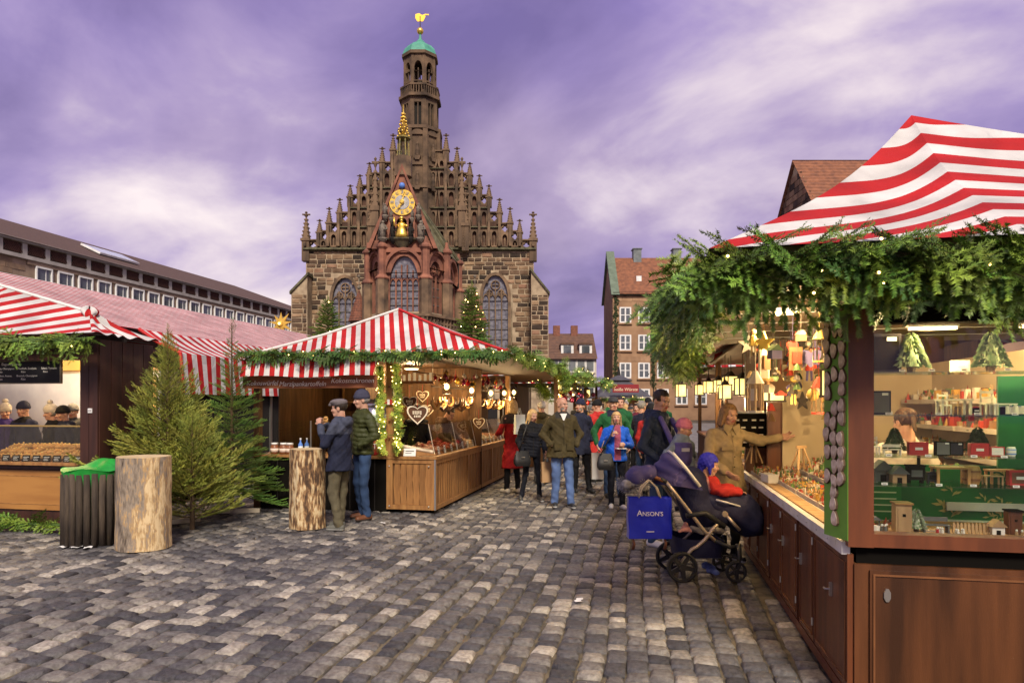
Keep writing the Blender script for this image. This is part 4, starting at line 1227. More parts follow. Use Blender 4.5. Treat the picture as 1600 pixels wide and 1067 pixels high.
sp_ = sbox('south_panel', 1.19, 3.4, 4.060, 4.0745, .05, .77, m_mah2)
bd = MB()
for (a, b, c, e) in ((1.205, 1.215, .0, .742), (1.205, 3.3, .742, .752)):
 bd.box(a - SX, b - SX, 4.053 - SY, 4.0595 - SY, c, e)
bd.build('bead', m_bead, sp_)
kb = MB(); kb.prism([(.178, .625), (.188, .605), (.202, .605), (.212, .625), (.212, .655), (.202, .675), (.188, .675), (.178, .655)], 4.05 - SY, 4.0595 - SY, 'y'); kb.build('keyhole_plate', m_metal, sp_)
sbox('painted_gap_shade', 1.13, 6.0, 4.10, 4.5, .801, .898, m_black)  # black box painting the darkness of the gap under the window rail
# counter and its white lipping
sbox('counter_top', 1.10, 1.75, 4.20, 8.4, .862, .90, m_wood2)
sbox('counter_lip', 1.055, 1.099, 4.10, 8.4, .845, .915, m_edge)
sc_ = MB()
for k in range(14): sc_.ball((1.053 - SX, 4.4 + k * .28 - SY, .88), .006, n=6)
sc_.build('screw', m_metal, os_)
# window wall
sbox('corner_post', 1.075, 1.205, 4.045, 4.17, .898, 2.30, m_frame)
sbox('window_rail', 1.205, 6.0, 4.05, 4.16, .90, .972, m_frame)
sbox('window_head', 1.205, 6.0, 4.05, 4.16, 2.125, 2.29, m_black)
sbox('top_beam', 1.075, 6.0, 4.04, 4.2, 2.302, 2.42, m_edge)
sbox('window_glass', 1.205, 5.0, 4.10, 4.106, .972, 2.125, m_glass)
for z_ in (1.23, 1.39, 1.622, 1.862): sbox('glass_shelf', 1.215, 4.5, 4.14, 4.47, z_ - .006, z_, m_shelf)
sbox('display_floor', 1.21, 4.5, 4.161, 4.75, .93, .95, m_wood2)
gb_ = sbox('green_backboard', 1.30, 4.4, 4.74, 4.76, .95, 1.30, m_dgreen)
sbox('green_backboard', 2.05, 4.4, 4.58, 4.60, 1.30, 1.85, m_dgreen)
vine = MB(); rv = random.Random(4)
for k in range(16):
 x_ = rv.uniform(1.75, 3.2) - SX; z_ = rv.uniform(.97, 1.25)
 s_ = rv.uniform(.02, .035)
 for q_ in range(5):
  an = q_ * .7 + rv.uniform(-.2, .2)
  T_ = Matrix.Translation((x_ + .02 * q_, 4.735 - SY, z_ + .02 * math.sin(an * 2))) @ Matrix.Rotation(an, 4, 'Y')
  vine.add([T_ @ Vector(p) for p in ((-s_, 0, 0), (0, 0, -s_ * .3), (s_, 0, 0), (0, 0, s_ * .3))], [(0, 1, 2, 3)])
vine.build('painted_vine', M('vine_gold', (.35, .30, .10), .6), gb_)
# green strip with sliced-wood hearts on the counter side
GB_, GA_ = Vector((1.072, 4.045, 0)), Vector((.998, 4.245, 0))
ge = (GA_ - GB_).normalized(); gn = Vector((-ge.y, ge.x, 0)); grz = math.atan2(ge.y, ge.x)
MB().box(0, .213, -.014, 0, .93, 2.36).build('green_strip', m_green, os_, False, GB_ - Vector((SX, SY, 0)), (0, 0, grz))
m_slice = M('wood_slice_face', (.74, .62, .50), .7, (.42, .30, .21), 22, rnd=.15); m_bk = M('slice_bark', (.10, .06, .035), .9)
rw = random.Random(8)
z_ = 2.33; row_ = 0
ORD = ['first', 'second', 'third', 'fourth', 'fifth', 'sixth', 'seventh', 'eighth', 'ninth', 'tenth', 'eleventh', 'twelfth', 'thirteenth', 'fourteenth', 'fifteenth', 'sixteenth', 'seventeenth', 'eighteenth', 'nineteenth']
while z_ > 1.0:
 row_ += 1
 for c_ in range(3):
  if rw.random() < .12 or (z_ < 1.25 and c_ != 1): continue
  y_ = .045 + c_ * .062 + rw.uniform(-.01, .01); zz = z_ + rw.uniform(-.02, .02)
  s_ = MB(); pl_ = []
  for k in range(12):
   an = 2 * PI * k / 12; r_ = .036 * (1 + .12 * math.sin(3 * an + z_ * 9))
   pl_.append((r_ * math.cos(an) * .85, r_ * math.sin(an) * 1.25))
  s_.prism(pl_, .0005, .012, 'y'); s_.prism([(a * .90, b * .91) for a, b in pl_], .0121, .0135, 'y', 1)
  o = s_.build('wood_slice', [m_bk, m_slice], None, False, GB_ + ge * y_ + Vector((0, 0, zz)), (0, rw.uniform(-.2, .2), grz))
  tag(o, 'printed wood slice on the green strip, %s row from top, %s column' % (ORD[row_ - 1], ('right', 'middle', 'left')[c_]), 'wood slice', 'wood slice magnets on the green strip')
 z_ -= .082
# interior: ceiling, back walls, floor
sbox('ceiling', .42, 6.0, 3.86, 9.2, 2.46, 2.49, m_beige)
sbox('fascia', .40, .418, 3.86, 9.2, 2.38, 2.52, m_beige)
sbox('fascia', .40, 6.0, 3.84, 3.858, 2.38, 2.52, m_beige)
for k in range(6): sbox('ceiling_joint', .43, 5.8, 4.6 + k * .75, 4.615 + k * .75, 2.452, 2.459, m_edge)
sbox('rear_post', 1.10, 1.2, 8.3, 8.4, .9, 2.45, m_mah2)
sbox('partition', 1.45, 3.3, 8.0, 8.03, .0, 2.12, m_cwall)
sbox('partition', 2.95, 3.0, 5.2, 7.99, .0, 2.12, m_cwall)
sbox('dark_back', 1.2, 3.3, 8.6, 8.64, 0, 2.455, m_mah2)
sbox('back_wall', 5.0, 5.05, 4.3, 8.5, 0, 2.455, m_cwall)
sbox('side_board', 1.30, 1.46, 8.05, 8.12, .0, 2.3, m_mah)
# roof
APEX, C1, DD, C3 = Vector((2.03, 5.9, 3.96)), Vector((.31, 3.72, 2.50)), Vector((1.80, 3.70, 2.50)), Vector((5.4, 3.72, 2.50))
C4, C2 = Vector((.31, 8.7, 2.5)), Vector((5.4, 8.7, 2.5))
o_ = Vector((SX, SY, 0))
def roofpatch(mb, Pa, Pb, A, sag, wave, uvf, n=18):
 def fn(s, t):
  e = Pa.lerp(Pb, s)
  p = e.lerp(A, t)
  p = p - Vector((0, 0, sag * math.sin(PI * t) * (.6 + .4 * t)))
  p.z -= wave * math.sin(PI * s) * (1 - t) * t * 3
  return p - o_
 mb.grid(fn, n, n, 0, uvf)
rf = MB()
roofpatch(rf, C1, DD, APEX, .17, .10, lambda s, t: (1 - t - (1 - t) * (1 - s) * .40 + .02, 0))
rf.build('roof_cloth', m_str, os_, True)
rf = MB()
roofpatch(rf, DD, C3, APEX, .17, .05, lambda s, t: ((1 - t) * (1 - .42 * s) + .02 + .010 * math.sin(s * 10) * (1 - t), 0), 30)
rf.build('roof_cloth', m_str, os_, True)
rf = MB()
roofpatch(rf, C4, C1, APEX, .17, .1, lambda s, t: (1 - t, 0)); roofpatch(rf, C2, C4, APEX, .17, .1, lambda s, t: (1 - t, 0)); roofpatch(rf, C3, C2, APEX, .17, .1, lambda s, t: (1 - t, 0))
rf.build('roof_cloth', m_str, os_, True)
# garlands
def jig(a, b, n, j, seed):
 r = random.Random(seed); a, b = Vector(a), Vector(b)
 return [a.lerp(b, i / n) + Vector((r.uniform(-j, j), r.uniform(-j, j), r.uniform(-j, j))) for i in range(n + 1)]
garland('fir_garland', 'thick fir garland with tiny lights along the front eave of the ornament stall', jig((.30, 3.70, 2.37), (2.35, 3.62, 2.35), 9, .02, 1), 260, .15, TW_A + TW_D[:1], 11, 'fir garlands on the stalls', .08, 10, (0, -.6, 0), (.60, .95))
garland('fir_garland', 'drooping fir garland receding along the aisle eave of the ornament stall', jig((.28, 3.75, 2.36), (.30, 9.0, 2.37), 12, .025, 2), 280, .16, TW_A + TW_D, 12, 'fir garlands on the stalls', .5, 7, (-.4, -.4, 0), (.7, 1.15))
for i, (px, py, d_, ex, ey, ez) in enumerate(((1125, 365, 3.75, -.25, -.2, .9), (1110, 400, 3.8, -.9, -.2, .25), (1060, 410, 4.2, -.8, .2, -.1), (1160, 372, 3.7, .25, 0, 1))):
 pass
# lanterns
m_lan = M('lit_lantern_paper', (1, .66, .16), .6, (1, .80, .30), 7, emit=.55)
m_lf = M('lantern_frame', (.03, .022, .016), .5)
lf_ = MB()
for sx in (-1, 1):
 for sy in (-1, 1): lf_.box(sx * .062 - .006, sx * .062 + .006, sy * .062 - .006, sy * .062 + .006, -.09, .09)
for z0 in (-.10, .085): lf_.box(-.072, .072, -.072, .072, z0, z0 + .014)
lf_.lathe([(.06, .10), (.02, .15), (.006, .16), (.006, .22)], 4, ph=PI / 4)
lf_me = lf_.mesh('lantern_frame', m_lf)
lp_me = MB().box(-.057, .057, -.057, .057, -.085, .085).mesh('lit_panel', m_lan)
def lantern(label, loc, sc=1.0, power=6, cord=None, rz=.3, cat='lantern', group='lit lanterns in the ornament stall'):
 t = thing('lantern', label, cat, loc, rz, group)
 t.scale = (sc,) * 3
 obj('lantern_frame', lf_me, t); obj('lit_panel', lp_me, t)
 if cord: MB().tube([(0, 0, .2), (0, 0, cord)], .004, 4).build('cord', m_lf, t)
 if power: lamp('lamp_light', (loc[0], loc[1], loc[2] - .16 * sc), power)
 return t
lantern('square lit paper lantern hanging low in the middle of the ornament stall', W(1208, 608, 5.9), 1.12, 5, .6)
lantern('square lit paper lantern hanging beside the green strip of wood slices', W(1304, 598, 4.75), 1.0, 4, .5)
lantern('small glowing lantern hanging behind the beige-coated woman', W(1133, 612, 9.0), 1.0, 5, .5)
lantern('twin of small glowing lanterns, nearer the wooden post', W(1160, 604, 8.3), 1.1, 5, .5)
lantern('little lit lantern above the dark-haired man with the baby carrier', W(1064, 610, 12.5), 1.2, 6, .5)
pl_ = thing('ceiling_lamp', 'flat round lit ceiling lamp under the beige stall ceiling', 'lamp', W(1222, 487, 5.2))
MB().lathe([(.13, -.012), (.13, .012)], 20).build('lit_disc', M('lamp_disc', (1, .80, .45), .5, emit=1.6), pl_)
MB().lathe([(.14, .012), (.14, .022), (.03, .03)], 20).build('lamp_ring', m_metal, pl_)
lamp('lamp_light', W(1222, 500, 5.2), 22)
lamp('lamp_light', (2.2, 5.6, 2.3), 34)  # added lamp without a visible source, brightens the stall inside
for k_, x_ in enumerate((1.55, 2.1, 2.7)):  # strip lamps added only to brighten the goods behind the glass
 st_ = thing('added_strip_lamp', 'added short warm strip lamp under the window head, %s of three' % ('left', 'middle', 'right')[k_], 'lamp', (x_, 4.19, 2.105), 0, 'added strip lamps over the display shelves')
 MB().box(-.12, .12, -.012, .012, -.008, .008).build('lit_tube', M('added_strip_lit', (1, .78, .42), .5, emit=1.2), st_); MB().box(-.13, .13, -.018, .018, .0085, .02).build('housing', m_edge, st_)
 lamp('lamp_light', (x_, 4.21, 2.06), 10)
# trays and goods on the counter
m_tray = M('goods_tray', (.50, .44, .36), .7, (.40, .34, .26), 4)
tint = [M('toy_%d' % i, c, .5, rnd=.25, island=True) for i, c in enumerate(((.42, .27, .13), (.35, .05, .03), (.10, .09, .08), (.55, .48, .38), (.10, .18, .05), (.45, .25, .05), (.22, .12, .06)))]
def goods(name, label, x0, x1, y0, y1, z0, z1, n, seed, hmax=.05, w=.012):
 """a tray crowded with tiny figures"""
 rg = random.Random(seed)
 t = thing(name, label, 'tray', ((x0 + x1) / 2, (y0 + y1) / 2, z0), 0, 'trays of tiny goods on the ornament counter')
 hx_, hy_ = (x1 - x0) / 2, (y1 - y0) / 2
 tr = MB(); tl = math.atan2(z1 - z0, x1 - x0)
 T_ = Matrix.Translation((0, 0, (z1 - z0) / 2)) @ Matrix.Rotation(-tl, 4, 'Y')
 tr.box(-hx_, hx_, -hy_, hy_, -.012, 0, 0, T_); tr.box(-hx_, -hx_ + .008, -hy_, hy_, 0, .03, 0, T_); tr.box(-hx_ + .008, hx_, hy_ - .008, hy_, 0, .03, 0, T_); tr.box(-hx_ + .008, hx_, -hy_, -hy_ + .008, 0, .03, 0, T_)
 tr.build('tray_board', m_tray, t)
 g = MB()
 for i in range(n):
  x_, y_ = rg.uniform(-hx_ + .02, hx_ - .02), rg.uniform(-hy_ + .02, hy_ - .02)
  p = T_ @ Vector((x_, y_, 0)); h_ = rg.uniform(.4, 1) * hmax; s_ = rg.uniform(.7, 1.3) * w; mi = rg.randrange(len(tint))
  k = rg.random()
  if k < .4:
   g.lathe([(s_, 0), (s_ * .9, h_ * .6), (s_ * .3, h_ * .68)], 5, p, mi); g.ball((p.x, p.y, p.z + h_ * .85), s_ * .62, rg.randrange(len(tint)), 6)
  elif k < .7:
   g.box(p.x - s_, p.x + s_, p.y - s_, p.y + s_, p.z, p.z + h_, mi)
  else:
   g.lathe([(s_ * 1.4, 0), (.001, h_ * 1.2)], 5, p, mi)
 tag(g.build('figures', tint, t), kind='stuff')
 return t
TD = {0: ('front', 1.25, 1.50, .912, .95), 1: ('middle', 1.52, 1.82, .985, 1.06), 2: ('rear', 1.84, 2.28, 1.095, 1.20)}
for r_, (nm, xa, xb, za, zb) in TD.items():
 sbox('counter_step', xa - .012, 2.30, 4.72, 7.86, za - .075 if r_ else .9005, za - .025 if r_ else .9025, m_edge)
 for c_ in range(4):
  y0 = 4.75 + c_ * .78
  goods('goods_tray', '%s tray of tiny painted figures, %s from the green strip' % (nm, ORD[c_]), xa, xb, y0, y0 + .75, za, zb, 150, r_ * 4 + c_, .055 if c_ < 3 else .09, .013)
goods('goods_tray', 'low clear tray of tiny figures in the corner by the green strip', 1.13, 1.62, 4.32, 4.70, .905, .93, 120, 31)
goods('goods_tray', 'tray of mixed trinkets right beside the pointing woman', 1.13, 1.33, 7.3, 8.1, .905, .92, 120, 32, .09)
# shelves of goods against the inner partitions, seen through the window
for k_, z_ in enumerate((1.22, 1.46, 1.70)):
 for c_, (xa, xb, ya, yb) in enumerate(((2.62, 2.93, 5.3, 6.6), (2.62, 2.93, 6.65, 7.9), (3.35, 4.0, 6.6, 6.9))):
  goods('goods_shelf', '%s shelf of small wooden goods on the %s inner wall' % (('lowest', 'middle', 'top')[k_], ('nearer', 'farther', 'right')[c_]), xa, xb, ya, yb, z_, z_ + .02, 110, 50 + k_ * 3 + c_, .12, .022)
for k in range(9):
 sl = MB().box(-.055, .055, -.125, .125, 0, .006).build('display_board', m_wood, None, False, (1.175, 4.95 + k * .26 - .02, .905)); tag(sl, 'pale board flat along the counter front, %s from the green strip' % ORD[k], 'board', 'pale boards along the counter')
sbox('rear_counter', 1.76, 2.30, 4.75, 7.88, .0, .86, m_mah2)
# upright things on the counter and against the partition
rg = random.Random(21)
def simple_box(name, label, cat, c, sx, sy, sz, m_, rz=0, lid=None, group=None):
 mb = MB(); mb.box(-sx / 2, sx / 2, -sy / 2, sy / 2, 0, sz * .78)
 mb.box(-sx / 2 - .004, sx / 2 + .004, -sy / 2 - .004, sy / 2 + .004, sz * .78, sz)
 o = mb.build(name, m_, None, False, c, (0, 0, rz)); return tag(o, label, cat, group)
simple_box('display_box', 'white open box of crib parts on the counter near the woman', 'box', (1.175, 7.15, .912), .10, .20, .08, m_edge, .2)
sbox('rear_shelf', 2.305, 2.6, 6.4, 7.9, .90, .949, m_cwall)
simple_box('display_box', 'tall cream box standing against the partition', 'box', (2.45, 7.7, .95), .2, .25, .35, m_cwall, .1)
simple_box('display_box', 'black box standing on the rear counter', 'box', (2.45, 7.2, .95), .22, .2, .22, m_black, .1)
simple_box('display_box', 'small dark grey box on the rear counter beside the tall cream one', 'box', (2.45, 6.75, .95), .18, .16, .3, m_mah2, .3)
for i, (px, py, d_) in enumerate(((1178, 705, 7.6), (1252, 715, 6.2))):
 t = thing('toy_easel', 'pale wooden toy trestle on the ornament counter, %s one' % ('left' if i == 0 else 'right'), 'toy', W(px, py + 18, d_), .4, 'wooden trestles on the counter')
 for s_ in (-1, 1):
  MB().tube([(s_ * .07, -.06, 0), (s_ * .02, 0, .2)], .009, 5).build('leg', m_wood, t); MB().tube([(s_ * .07, .06, 0), (s_ * .02, 0, .2)], .009, 5).build('leg', m_wood, t)
 MB().box(-.05, .05, -.01, .01, .19, .215).build('top_bar', m_wood, t)
bb = thing('chalkboard', 'dark framed board of small price tags behind the woman\'s outstretched arm', 'board', W(1186, 700, 7.9), YAW)
MB().box(-.33, .33, 0, .02, 0, .40).build('board_face', m_black, bb)
fr = MB(); fr.box(-.35, .35, -.012, .024, .401, .425); fr.box(-.35, -.331, -.012, .024, 0, .40); fr.box(.331, .35, -.012, .024, 0, .40); fr.build('board_frame', M('grey_frame', (.30, .29, .27), .5), bb)
for k in range(22):
 MB().box(0, .05, -.006, -.001, 0, .018).build('price_tag', M('tag_paper', (.6, .55, .45), .7), bb, False, (-.30 + (k % 6) * .1 + rg.uniform(-.01, .02), 0, .06 + (k // 6) * .085))
# hanging ornaments under the ceiling
HM = [M('hang_%d' % i, c, .5, rnd=.2) for i, c in enumerate(((.40, .27, .14), (.45, .05, .03), (.06, .05, .045), (.58, .52, .42), (.12, .10, .22), (.55, .38, .10), (.20, .11, .05), (.05, .09, .03)))]
def orn_mesh(k, m_, m2):
 mb = MB()
 if k == 0:     # little house
  mb.box(-.035, .035, -.025, .025, -.03, .02); mb.prism([(-.045, .02), (.045, .02), (0, .06)], -.03, .03, 'y', 1)
 elif k == 1:   # bird cage
  mb.lathe([(.04, -.10), (.04, -.09)], 8, mi=1); mb.lathe([(.042, .04), (.01, .10)], 8, mi=1)
  for q in range(8): mb.tube([(.036 * math.cos(q * PI / 4), .036 * math.sin(q * PI / 4), -.09), (.036 * math.cos(q * PI / 4), .036 * math.sin(q * PI / 4), .04)], .003, 4)
 elif k == 2:   # star
  mb.prism([((.06 if q % 2 == 0 else .025) * math.sin(q * PI / 5), (.06 if q % 2 == 0 else .025) * math.cos(q * PI / 5)) for q in range(10)], -.006, .006, 'y')
 elif k == 3:   # card packet
  mb.box(-.04, .04, -.005, .005, -.11, .03); mb.box(-.025, .025, -.02, -.005, -.07, -.0, 1)
 elif k == 4:   # bauble
  mb.ball((0, 0, 0), .035, n=10); mb.lathe([(.012, .032), (.012, .05)], 6, mi=1)
 elif k == 5:   # bell string
  for q in range(3): mb.lathe([(.03, -.05 - q * .07), (.018, -.02 - q * .07), (.006, .0 - q * .07)], 8, mi=q % 2)
 elif k == 6:   # puppet
  mb.lathe([(.03, -.08), (.022, -.01), (.01, 0)], 7); mb.ball((0, 0, .02), .022, 1); 
  for s_ in (-1, 1): mb.tube([(s_ * .015, 0, -.02), (s_ * .05, 0, -.06)], .007, 4, 1); mb.tube([(s_ * .012, 0, -.08), (s_ * .016, 0, -.15)], .008, 4, 1)
 else:          # heart
  mb.prism([(.05 * math.sin(t) ** 3, .042 * math.cos(t) - .016 * math.cos(2 * t) - .007 * math.cos(3 * t)) for t in [2 * PI * q / 18 for q in range(18)]], -.008, .008, 'y')
 mb.tube([(0, 0, .05), (0, 0, .22)], .0015, 3, 1)
 return mb.mesh('ornament', [m_, m2], k in (4,))
ON = ['little wooden house', 'wire birdcage', 'flat star', 'wrapped card packet', 'round bauble', 'string of bells', 'jointed puppet', 'flat heart']
OC = ['honey wood', 'red', 'black', 'cream', 'violet', 'amber', 'brown', 'dark green']
rg = random.Random(33); used = {}
OM = {}
combos = [(k, c) for k in range(8) for c in range(8)]; rg.shuffle(combos)
for k, c in combos:
 d_ = rg.uniform(5.0, 8.0); x_, y_, z_ = W(rg.uniform(1168, 1305), rg.uniform(520, 628), d_)
 z_ = min(z_, 2.25)
 if (k, c) not in OM: OM[(k, c)] = orn_mesh(k, HM[c], HM[(c + 3) % 8])
 o = obj('hanging_ornament', OM[(k, c)], None, (x_, y_, z_), (0, 0, rg.uniform(-1, 1)), rg.uniform(1.0, 1.7))
 tag(o, '%s %s hanging on a thread under the ornament stall ceiling' % (OC[c], ON[k]), 'ornament', 'ornaments hanging in the right stall')
# miniature goods in the display window
MI = []
def mini(kind, label, px, shelf, sc=1.0, m1=None, m2=None, dy=0.0, rz=0):
 zs_ = {0: .951, 1: 1.2305, 2: 1.3905, 3: 1.6225, 4: 1.8625}[shelf]
 y_ = 4.30 + dy
 u_ = (px - CX) / F
 x_ = (u_ * y_ * CA - y_ * SA) / (CA + u_ * SA)
 mb = MB(); m1 = m1 or m_wood; m2 = m2 or m_wood2
 if kind == 'house':
  mb.box(-.035, .035, -.03, .03, 0, .05); mb.prism([(-.05, .05), (.05, .05), (0, .095)], -.04, .04, 'y', 1); mb.box(-.012, .012, -.032, -.03, 0, .03, 2)
 elif kind == 'outhouse':
  mb.box(-.04, .04, -.035, .035, 0, .15); mb.box(-.046, .046, -.045, .045, .15, .16, 1); mb.box(-.03, .03, -.039, -.0352, .005, .13, 0); mb.box(-.008, .008, -.041, -.0392, .085, .10, 2)
 elif kind == 'table':
  mb.box(-.08, .08, -.045, .045, .075, .085)
  for sx in (-1, 1):
   for sy in (-1, 1): mb.box(sx * .068 - .006, sx * .068 + .006, sy * .036 - .006, sy * .036 + .006, 0, .075)
 elif kind == 'chair':
  mb.box(-.022, .022, -.022, .022, .038, .044); mb.box(-.022, .022, .018, .022, .06, .068); mb.box(-.022, .022, .018, .022, .08, .09)
  for sx in (-1, 1):
   mb.box(sx * .019 - .003, sx * .019 + .003, -.022, -.016, 0, .038); mb.box(sx * .019 - .003, sx * .019 + .003, .0225, .0275, 0, .095)
 elif kind == 'barrel':
  mb.lathe([(.038, 0), (.046, .03), (.048, .055), (.046, .08), (.038, .105)], 14); mb.lathe([(.0475, .022), (.049, .035)], 14, mi=1); mb.lathe([(.049, .07), (.0475, .082)], 14, mi=1)
 elif kind == 'tree':
  mb.lathe([(.015, 0), (.02, .025)], 8, mi=1); mb.lathe([(.040, .026), (.004, .155)], 9)
  r = random.Random(px)
  for q in range(420):
   t = r.random(); an = r.uniform(0, 6.28); rr = .055 * (1 - t) + .006
   p = Vector((rr * math.cos(an), rr * math.sin(an), .025 + t * .14)); e = Vector((math.cos(an), math.sin(an), -.3)) * .02
   mb.add([p + Vector((0, 0, .008)), p - Vector((0, 0, .006)), p + e], [(0, 1, 2)])
 elif kind == 'box':
  mb.box(-.05, .05, -.02, .02, 0, .075); mb.box(-.04, .04, -.0212, -.0201, .01, .065, 1); mb.box(-.02, .02, -.0224, -.0213, .03, .045, 2)
 elif kind == 'case':
  mb.box(-.06, .06, -.03, .03, 0, .13); mb.box(-.052, .052, -.032, -.0301, .01, .12, 1); mb.box(.015, .045, -.0335, -.0321, .105, .118, 2)
 elif kind == 'fence':
  for q in range(11): mb.prism([(-.10 + q * .02, 0), (-.087 + q * .02, 0), (-.087 + q * .02, .055), (-.0935 + q * .02, .065), (-.10 + q * .02, .055)], -.003, .003, 'y')
  mb.box(-.105, .12, .0032, .007, .015, .022); mb.box(-.105, .12, .0032, .007, .04, .047)
 elif kind == 'bench':
  mb.box(-.07, .07, -.02, .02, .04, .046); mb.box(-.07, .07, .02, .026, .06, .085)
  for s_ in (-1, 1): mb.box(s_ * .062 - .004, s_ * .062 + .004, -.018, .0255, 0, .04)
 elif kind == 'candle':
  mb.lathe([(.02, 0), (.02, .01), (.009, .014), (.009, .06)], 10); mb.lathe([(.002, .06), (.006, .068), (.001, .082)], 8, mi=1)
 elif kind == 'stove':
  mb.box(-.045, .045, -.03, .03, .02, .10); mb.box(-.05, .05, -.035, .035, .10, .11); mb.tube([(.02, 0, .11), (.02, 0, .165)], .01, 8)
  for sx in (-1, 1): mb.box(sx * .035 - .006, sx * .035 + .006, -.02, .02, 0, .02)
  mb.box(-.03, .03, -.0325, -.0301, .04, .08, 1)
 elif kind == 'well':
  mb.lathe([(.03, 0), (.03, .035), (.022, .036)], 12); mb.prism([(-.04, .075), (.04, .075), (0, .105)], -.03, .03, 'y', 1)
  for s_ in (-1, 1): mb.box(s_ * .027 - .004, s_ * .027 + .004, -.004, .004, .035, .08, 1)
 elif kind == 'figures':
  r = random.Random(px)
  for q in range(4):
   p = (r.uniform(-.05, .05), r.uniform(-.03, .03), 0); mb.lathe([(.012, 0), (.01, .03), (.004, .034)], 7, p, q % 2); mb.ball((p[0], p[1], .042), .009, 2, 6)
 elif kind == 'cloth':
  mb.box(-.09, .09, -.05, .05, .05, .056, 0); mb.grid(lambda s, t: (-.09 + .18 * s, -.052 - .008 * math.sin(s * 25), .056 - .05 * t), 24, 2, 1)
  mb.box(-.08, .08, -.04, .04, 0, .05, 2)
 o = mb.build('miniature_' + kind, [m1, m2, m_black if kind not in ('box', 'case', 'figures') else m_edge], None, False, (x_, y_, zs_), (0, 0, rz))
 o.scale = (sc,) * 3
 tag(o, label, 'miniature', 'miniatures in the display window')
m_cb = M('case_black', (.02, .018, .022), .3); m_redb = M('gift_red', (.33, .02, .02), .45); m_gl = M('glitter_white', (.62, .58, .52), .6)
m_mt = M('mini_tree_green', (.03, .07, .025), .7, (.08, .10, .05), 60); m_flame = M('candle_flame', (1, .6, .15), .5, emit=9); m_slate = M('slate_grey', (.10, .095, .09), .8)
mini('case', 'large dark framed case at the left of the top window shelf', 1373, 4, 1.75, m_cb, m_black, .05)
mini('tree', 'miniature fir wrapped in clear film, left on the top shelf', 1424, 4, 1.35, m_mt, m_bark)
mini('tree', 'miniature fir wrapped in clear film, right on the top shelf', 1548, 4, 1.35, m_mt, m_bark, .03)
mini('box', 'small white gift card tied to the top shelf corner', 1500, 4, .9, m_gl, m_white)
mini('candle', 'miniature lit candle on the second shelf', 1386, 3, 1.6, m_gl, m_flame, .1)
mini('case', 'black lidded case at the left of the third shelf up', 1371, 3, 1.05, m_cb, m_slate)
mini('chair', 'miniature cream ladder-back chair with tall back', 1476, 3, 1.3, m_gl, m_gl, .12)
mini('chair', 'miniature honey chair beside the cream one', 1494, 3, 1.25, m_wood, m_wood, .14)
mini('table', 'big pale miniature table on the second shelf', 1490, 3, 1.05, m_tray, m_tray, .02)
mini('chair', 'chunky pale miniature armchair in front of the pale table', 1546, 3, 1.5, m_tray, m_tray)
mini('table', 'small cream miniature chest at the right of second shelf', 1567, 3, .75, m_gl, m_gl)
mini('cloth', 'miniature table with blue striped cloth', 1590, 3, .9, M('blue_stripe_cloth', (.20, .22, .38), .7), m_gl, .02)
mini('box', 'dark red book on the miniature table', 1525, 3, .6, m_redb, m_black, .05)
mini('chair', 'small white miniature shelf unit at the far left', 1366, 2, 1.1, m_gl, m_redb)
mini('bench', 'white miniature bathtub bench at the left', 1394, 2, .7, m_gl, m_gl)
mini('box', 'red gift box with white glitter border', 1434, 2, 1.0, m_redb, m_redb)
mini('case', 'dark display case with tiny figures inside', 1472, 2, .62, m_black, m_slate)
mini('case', 'wide black case with gold rim beside the clear tube', 1493, 2, .58, m_black, m_cb, .03)
mini('tree', 'grassy miniature plant above the red gift box', 1398, 2, .9, m_mt, m_bark, .1)
mini('tree', 'grassy miniature plant above the dark red planter', 1528, 2, .95, m_mt, m_bark, .1)
mini('box', 'wide dark red planter box on the third shelf', 1529, 2, .95, m_redb, m_redb)
mini('box', 'small red box with white tree sign', 1557, 2, .72, m_redb, m_gl)
mini('barrel', 'dark miniature bowling pin barrel lying at the right', 1580, 2, .5, m_gl, m_blue)
mini('house', 'miniature dog kennel with pale walls', 1403, 1, 1.05, m_wood, m_slate)
mini('house', 'miniature slate-roofed barn behind the kennel', 1377, 1, 1.3, m_slate, m_slate, .08)
mini('stove', 'miniature black kitchen stove', 1430, 1, .95, m_black, m_slate)
mini('stove', 'miniature black iron washing machine with round top', 1456, 1, .6, m_cb, m_black)
mini('table', 'miniature honey wood table with turned legs', 1485, 1, 1.15, m_wood2, m_wood2)
mini('barrel', 'miniature honey wood barrel', 1518, 1, .98, m_wood2, m_bead)
mini('table', 'miniature honey wood stool', 1551, 1, .6, m_wood, m_wood)
mini('table', 'miniature honey wood desk beside the stool', 1565, 1, .95, m_wood2, m_wood2, .06)
mini('box', 'dark red chest at the right of lower shelf', 1592, 1, 1.1, m_redb, m_mah)
mini('outhouse', 'miniature pale wooden outhouse with heart in its door', 1409, 0, 1.05)
mini('outhouse', 'miniature dark brown outhouse at the right', 1583, 0, .85, m_mah, m_black, .04)
mini('tree', 'miniature flowering climbing plant beside the outhouse', 1432, 0, .78, M('mini_leaf', (.10, .20, .06), .7, (.45, .45, .35), 80), m_bark)
mini('bench', 'miniature grey weathered bench with tilted ladder', 1462, 0, 1.0, m_slate, m_slate)
mini('fence', 'miniature picket fence of honey wood', 1518, 0, .95, m_wood, m_wood)
mini('house', 'miniature pale hutch in front of the picket fence', 1557, 0, .9, m_gl, m_wood)
mini('well', 'miniature arched white garden well at the far left', 1368, 0, .8, m_gl, m_slate)
mini('figures', 'group of tiny dark figures at the window left', 1385, 0, .8, m_slate, m_bark)
mini('figures', 'group of tiny red and white figures in front of the grey bench', 1475, 0, .8, m_redb, m_gl, -.06)
mini('figures', 'group of tiny pale figures right of the white hutch', 1595, 0, .8, m_gl, m_wood, -.05)
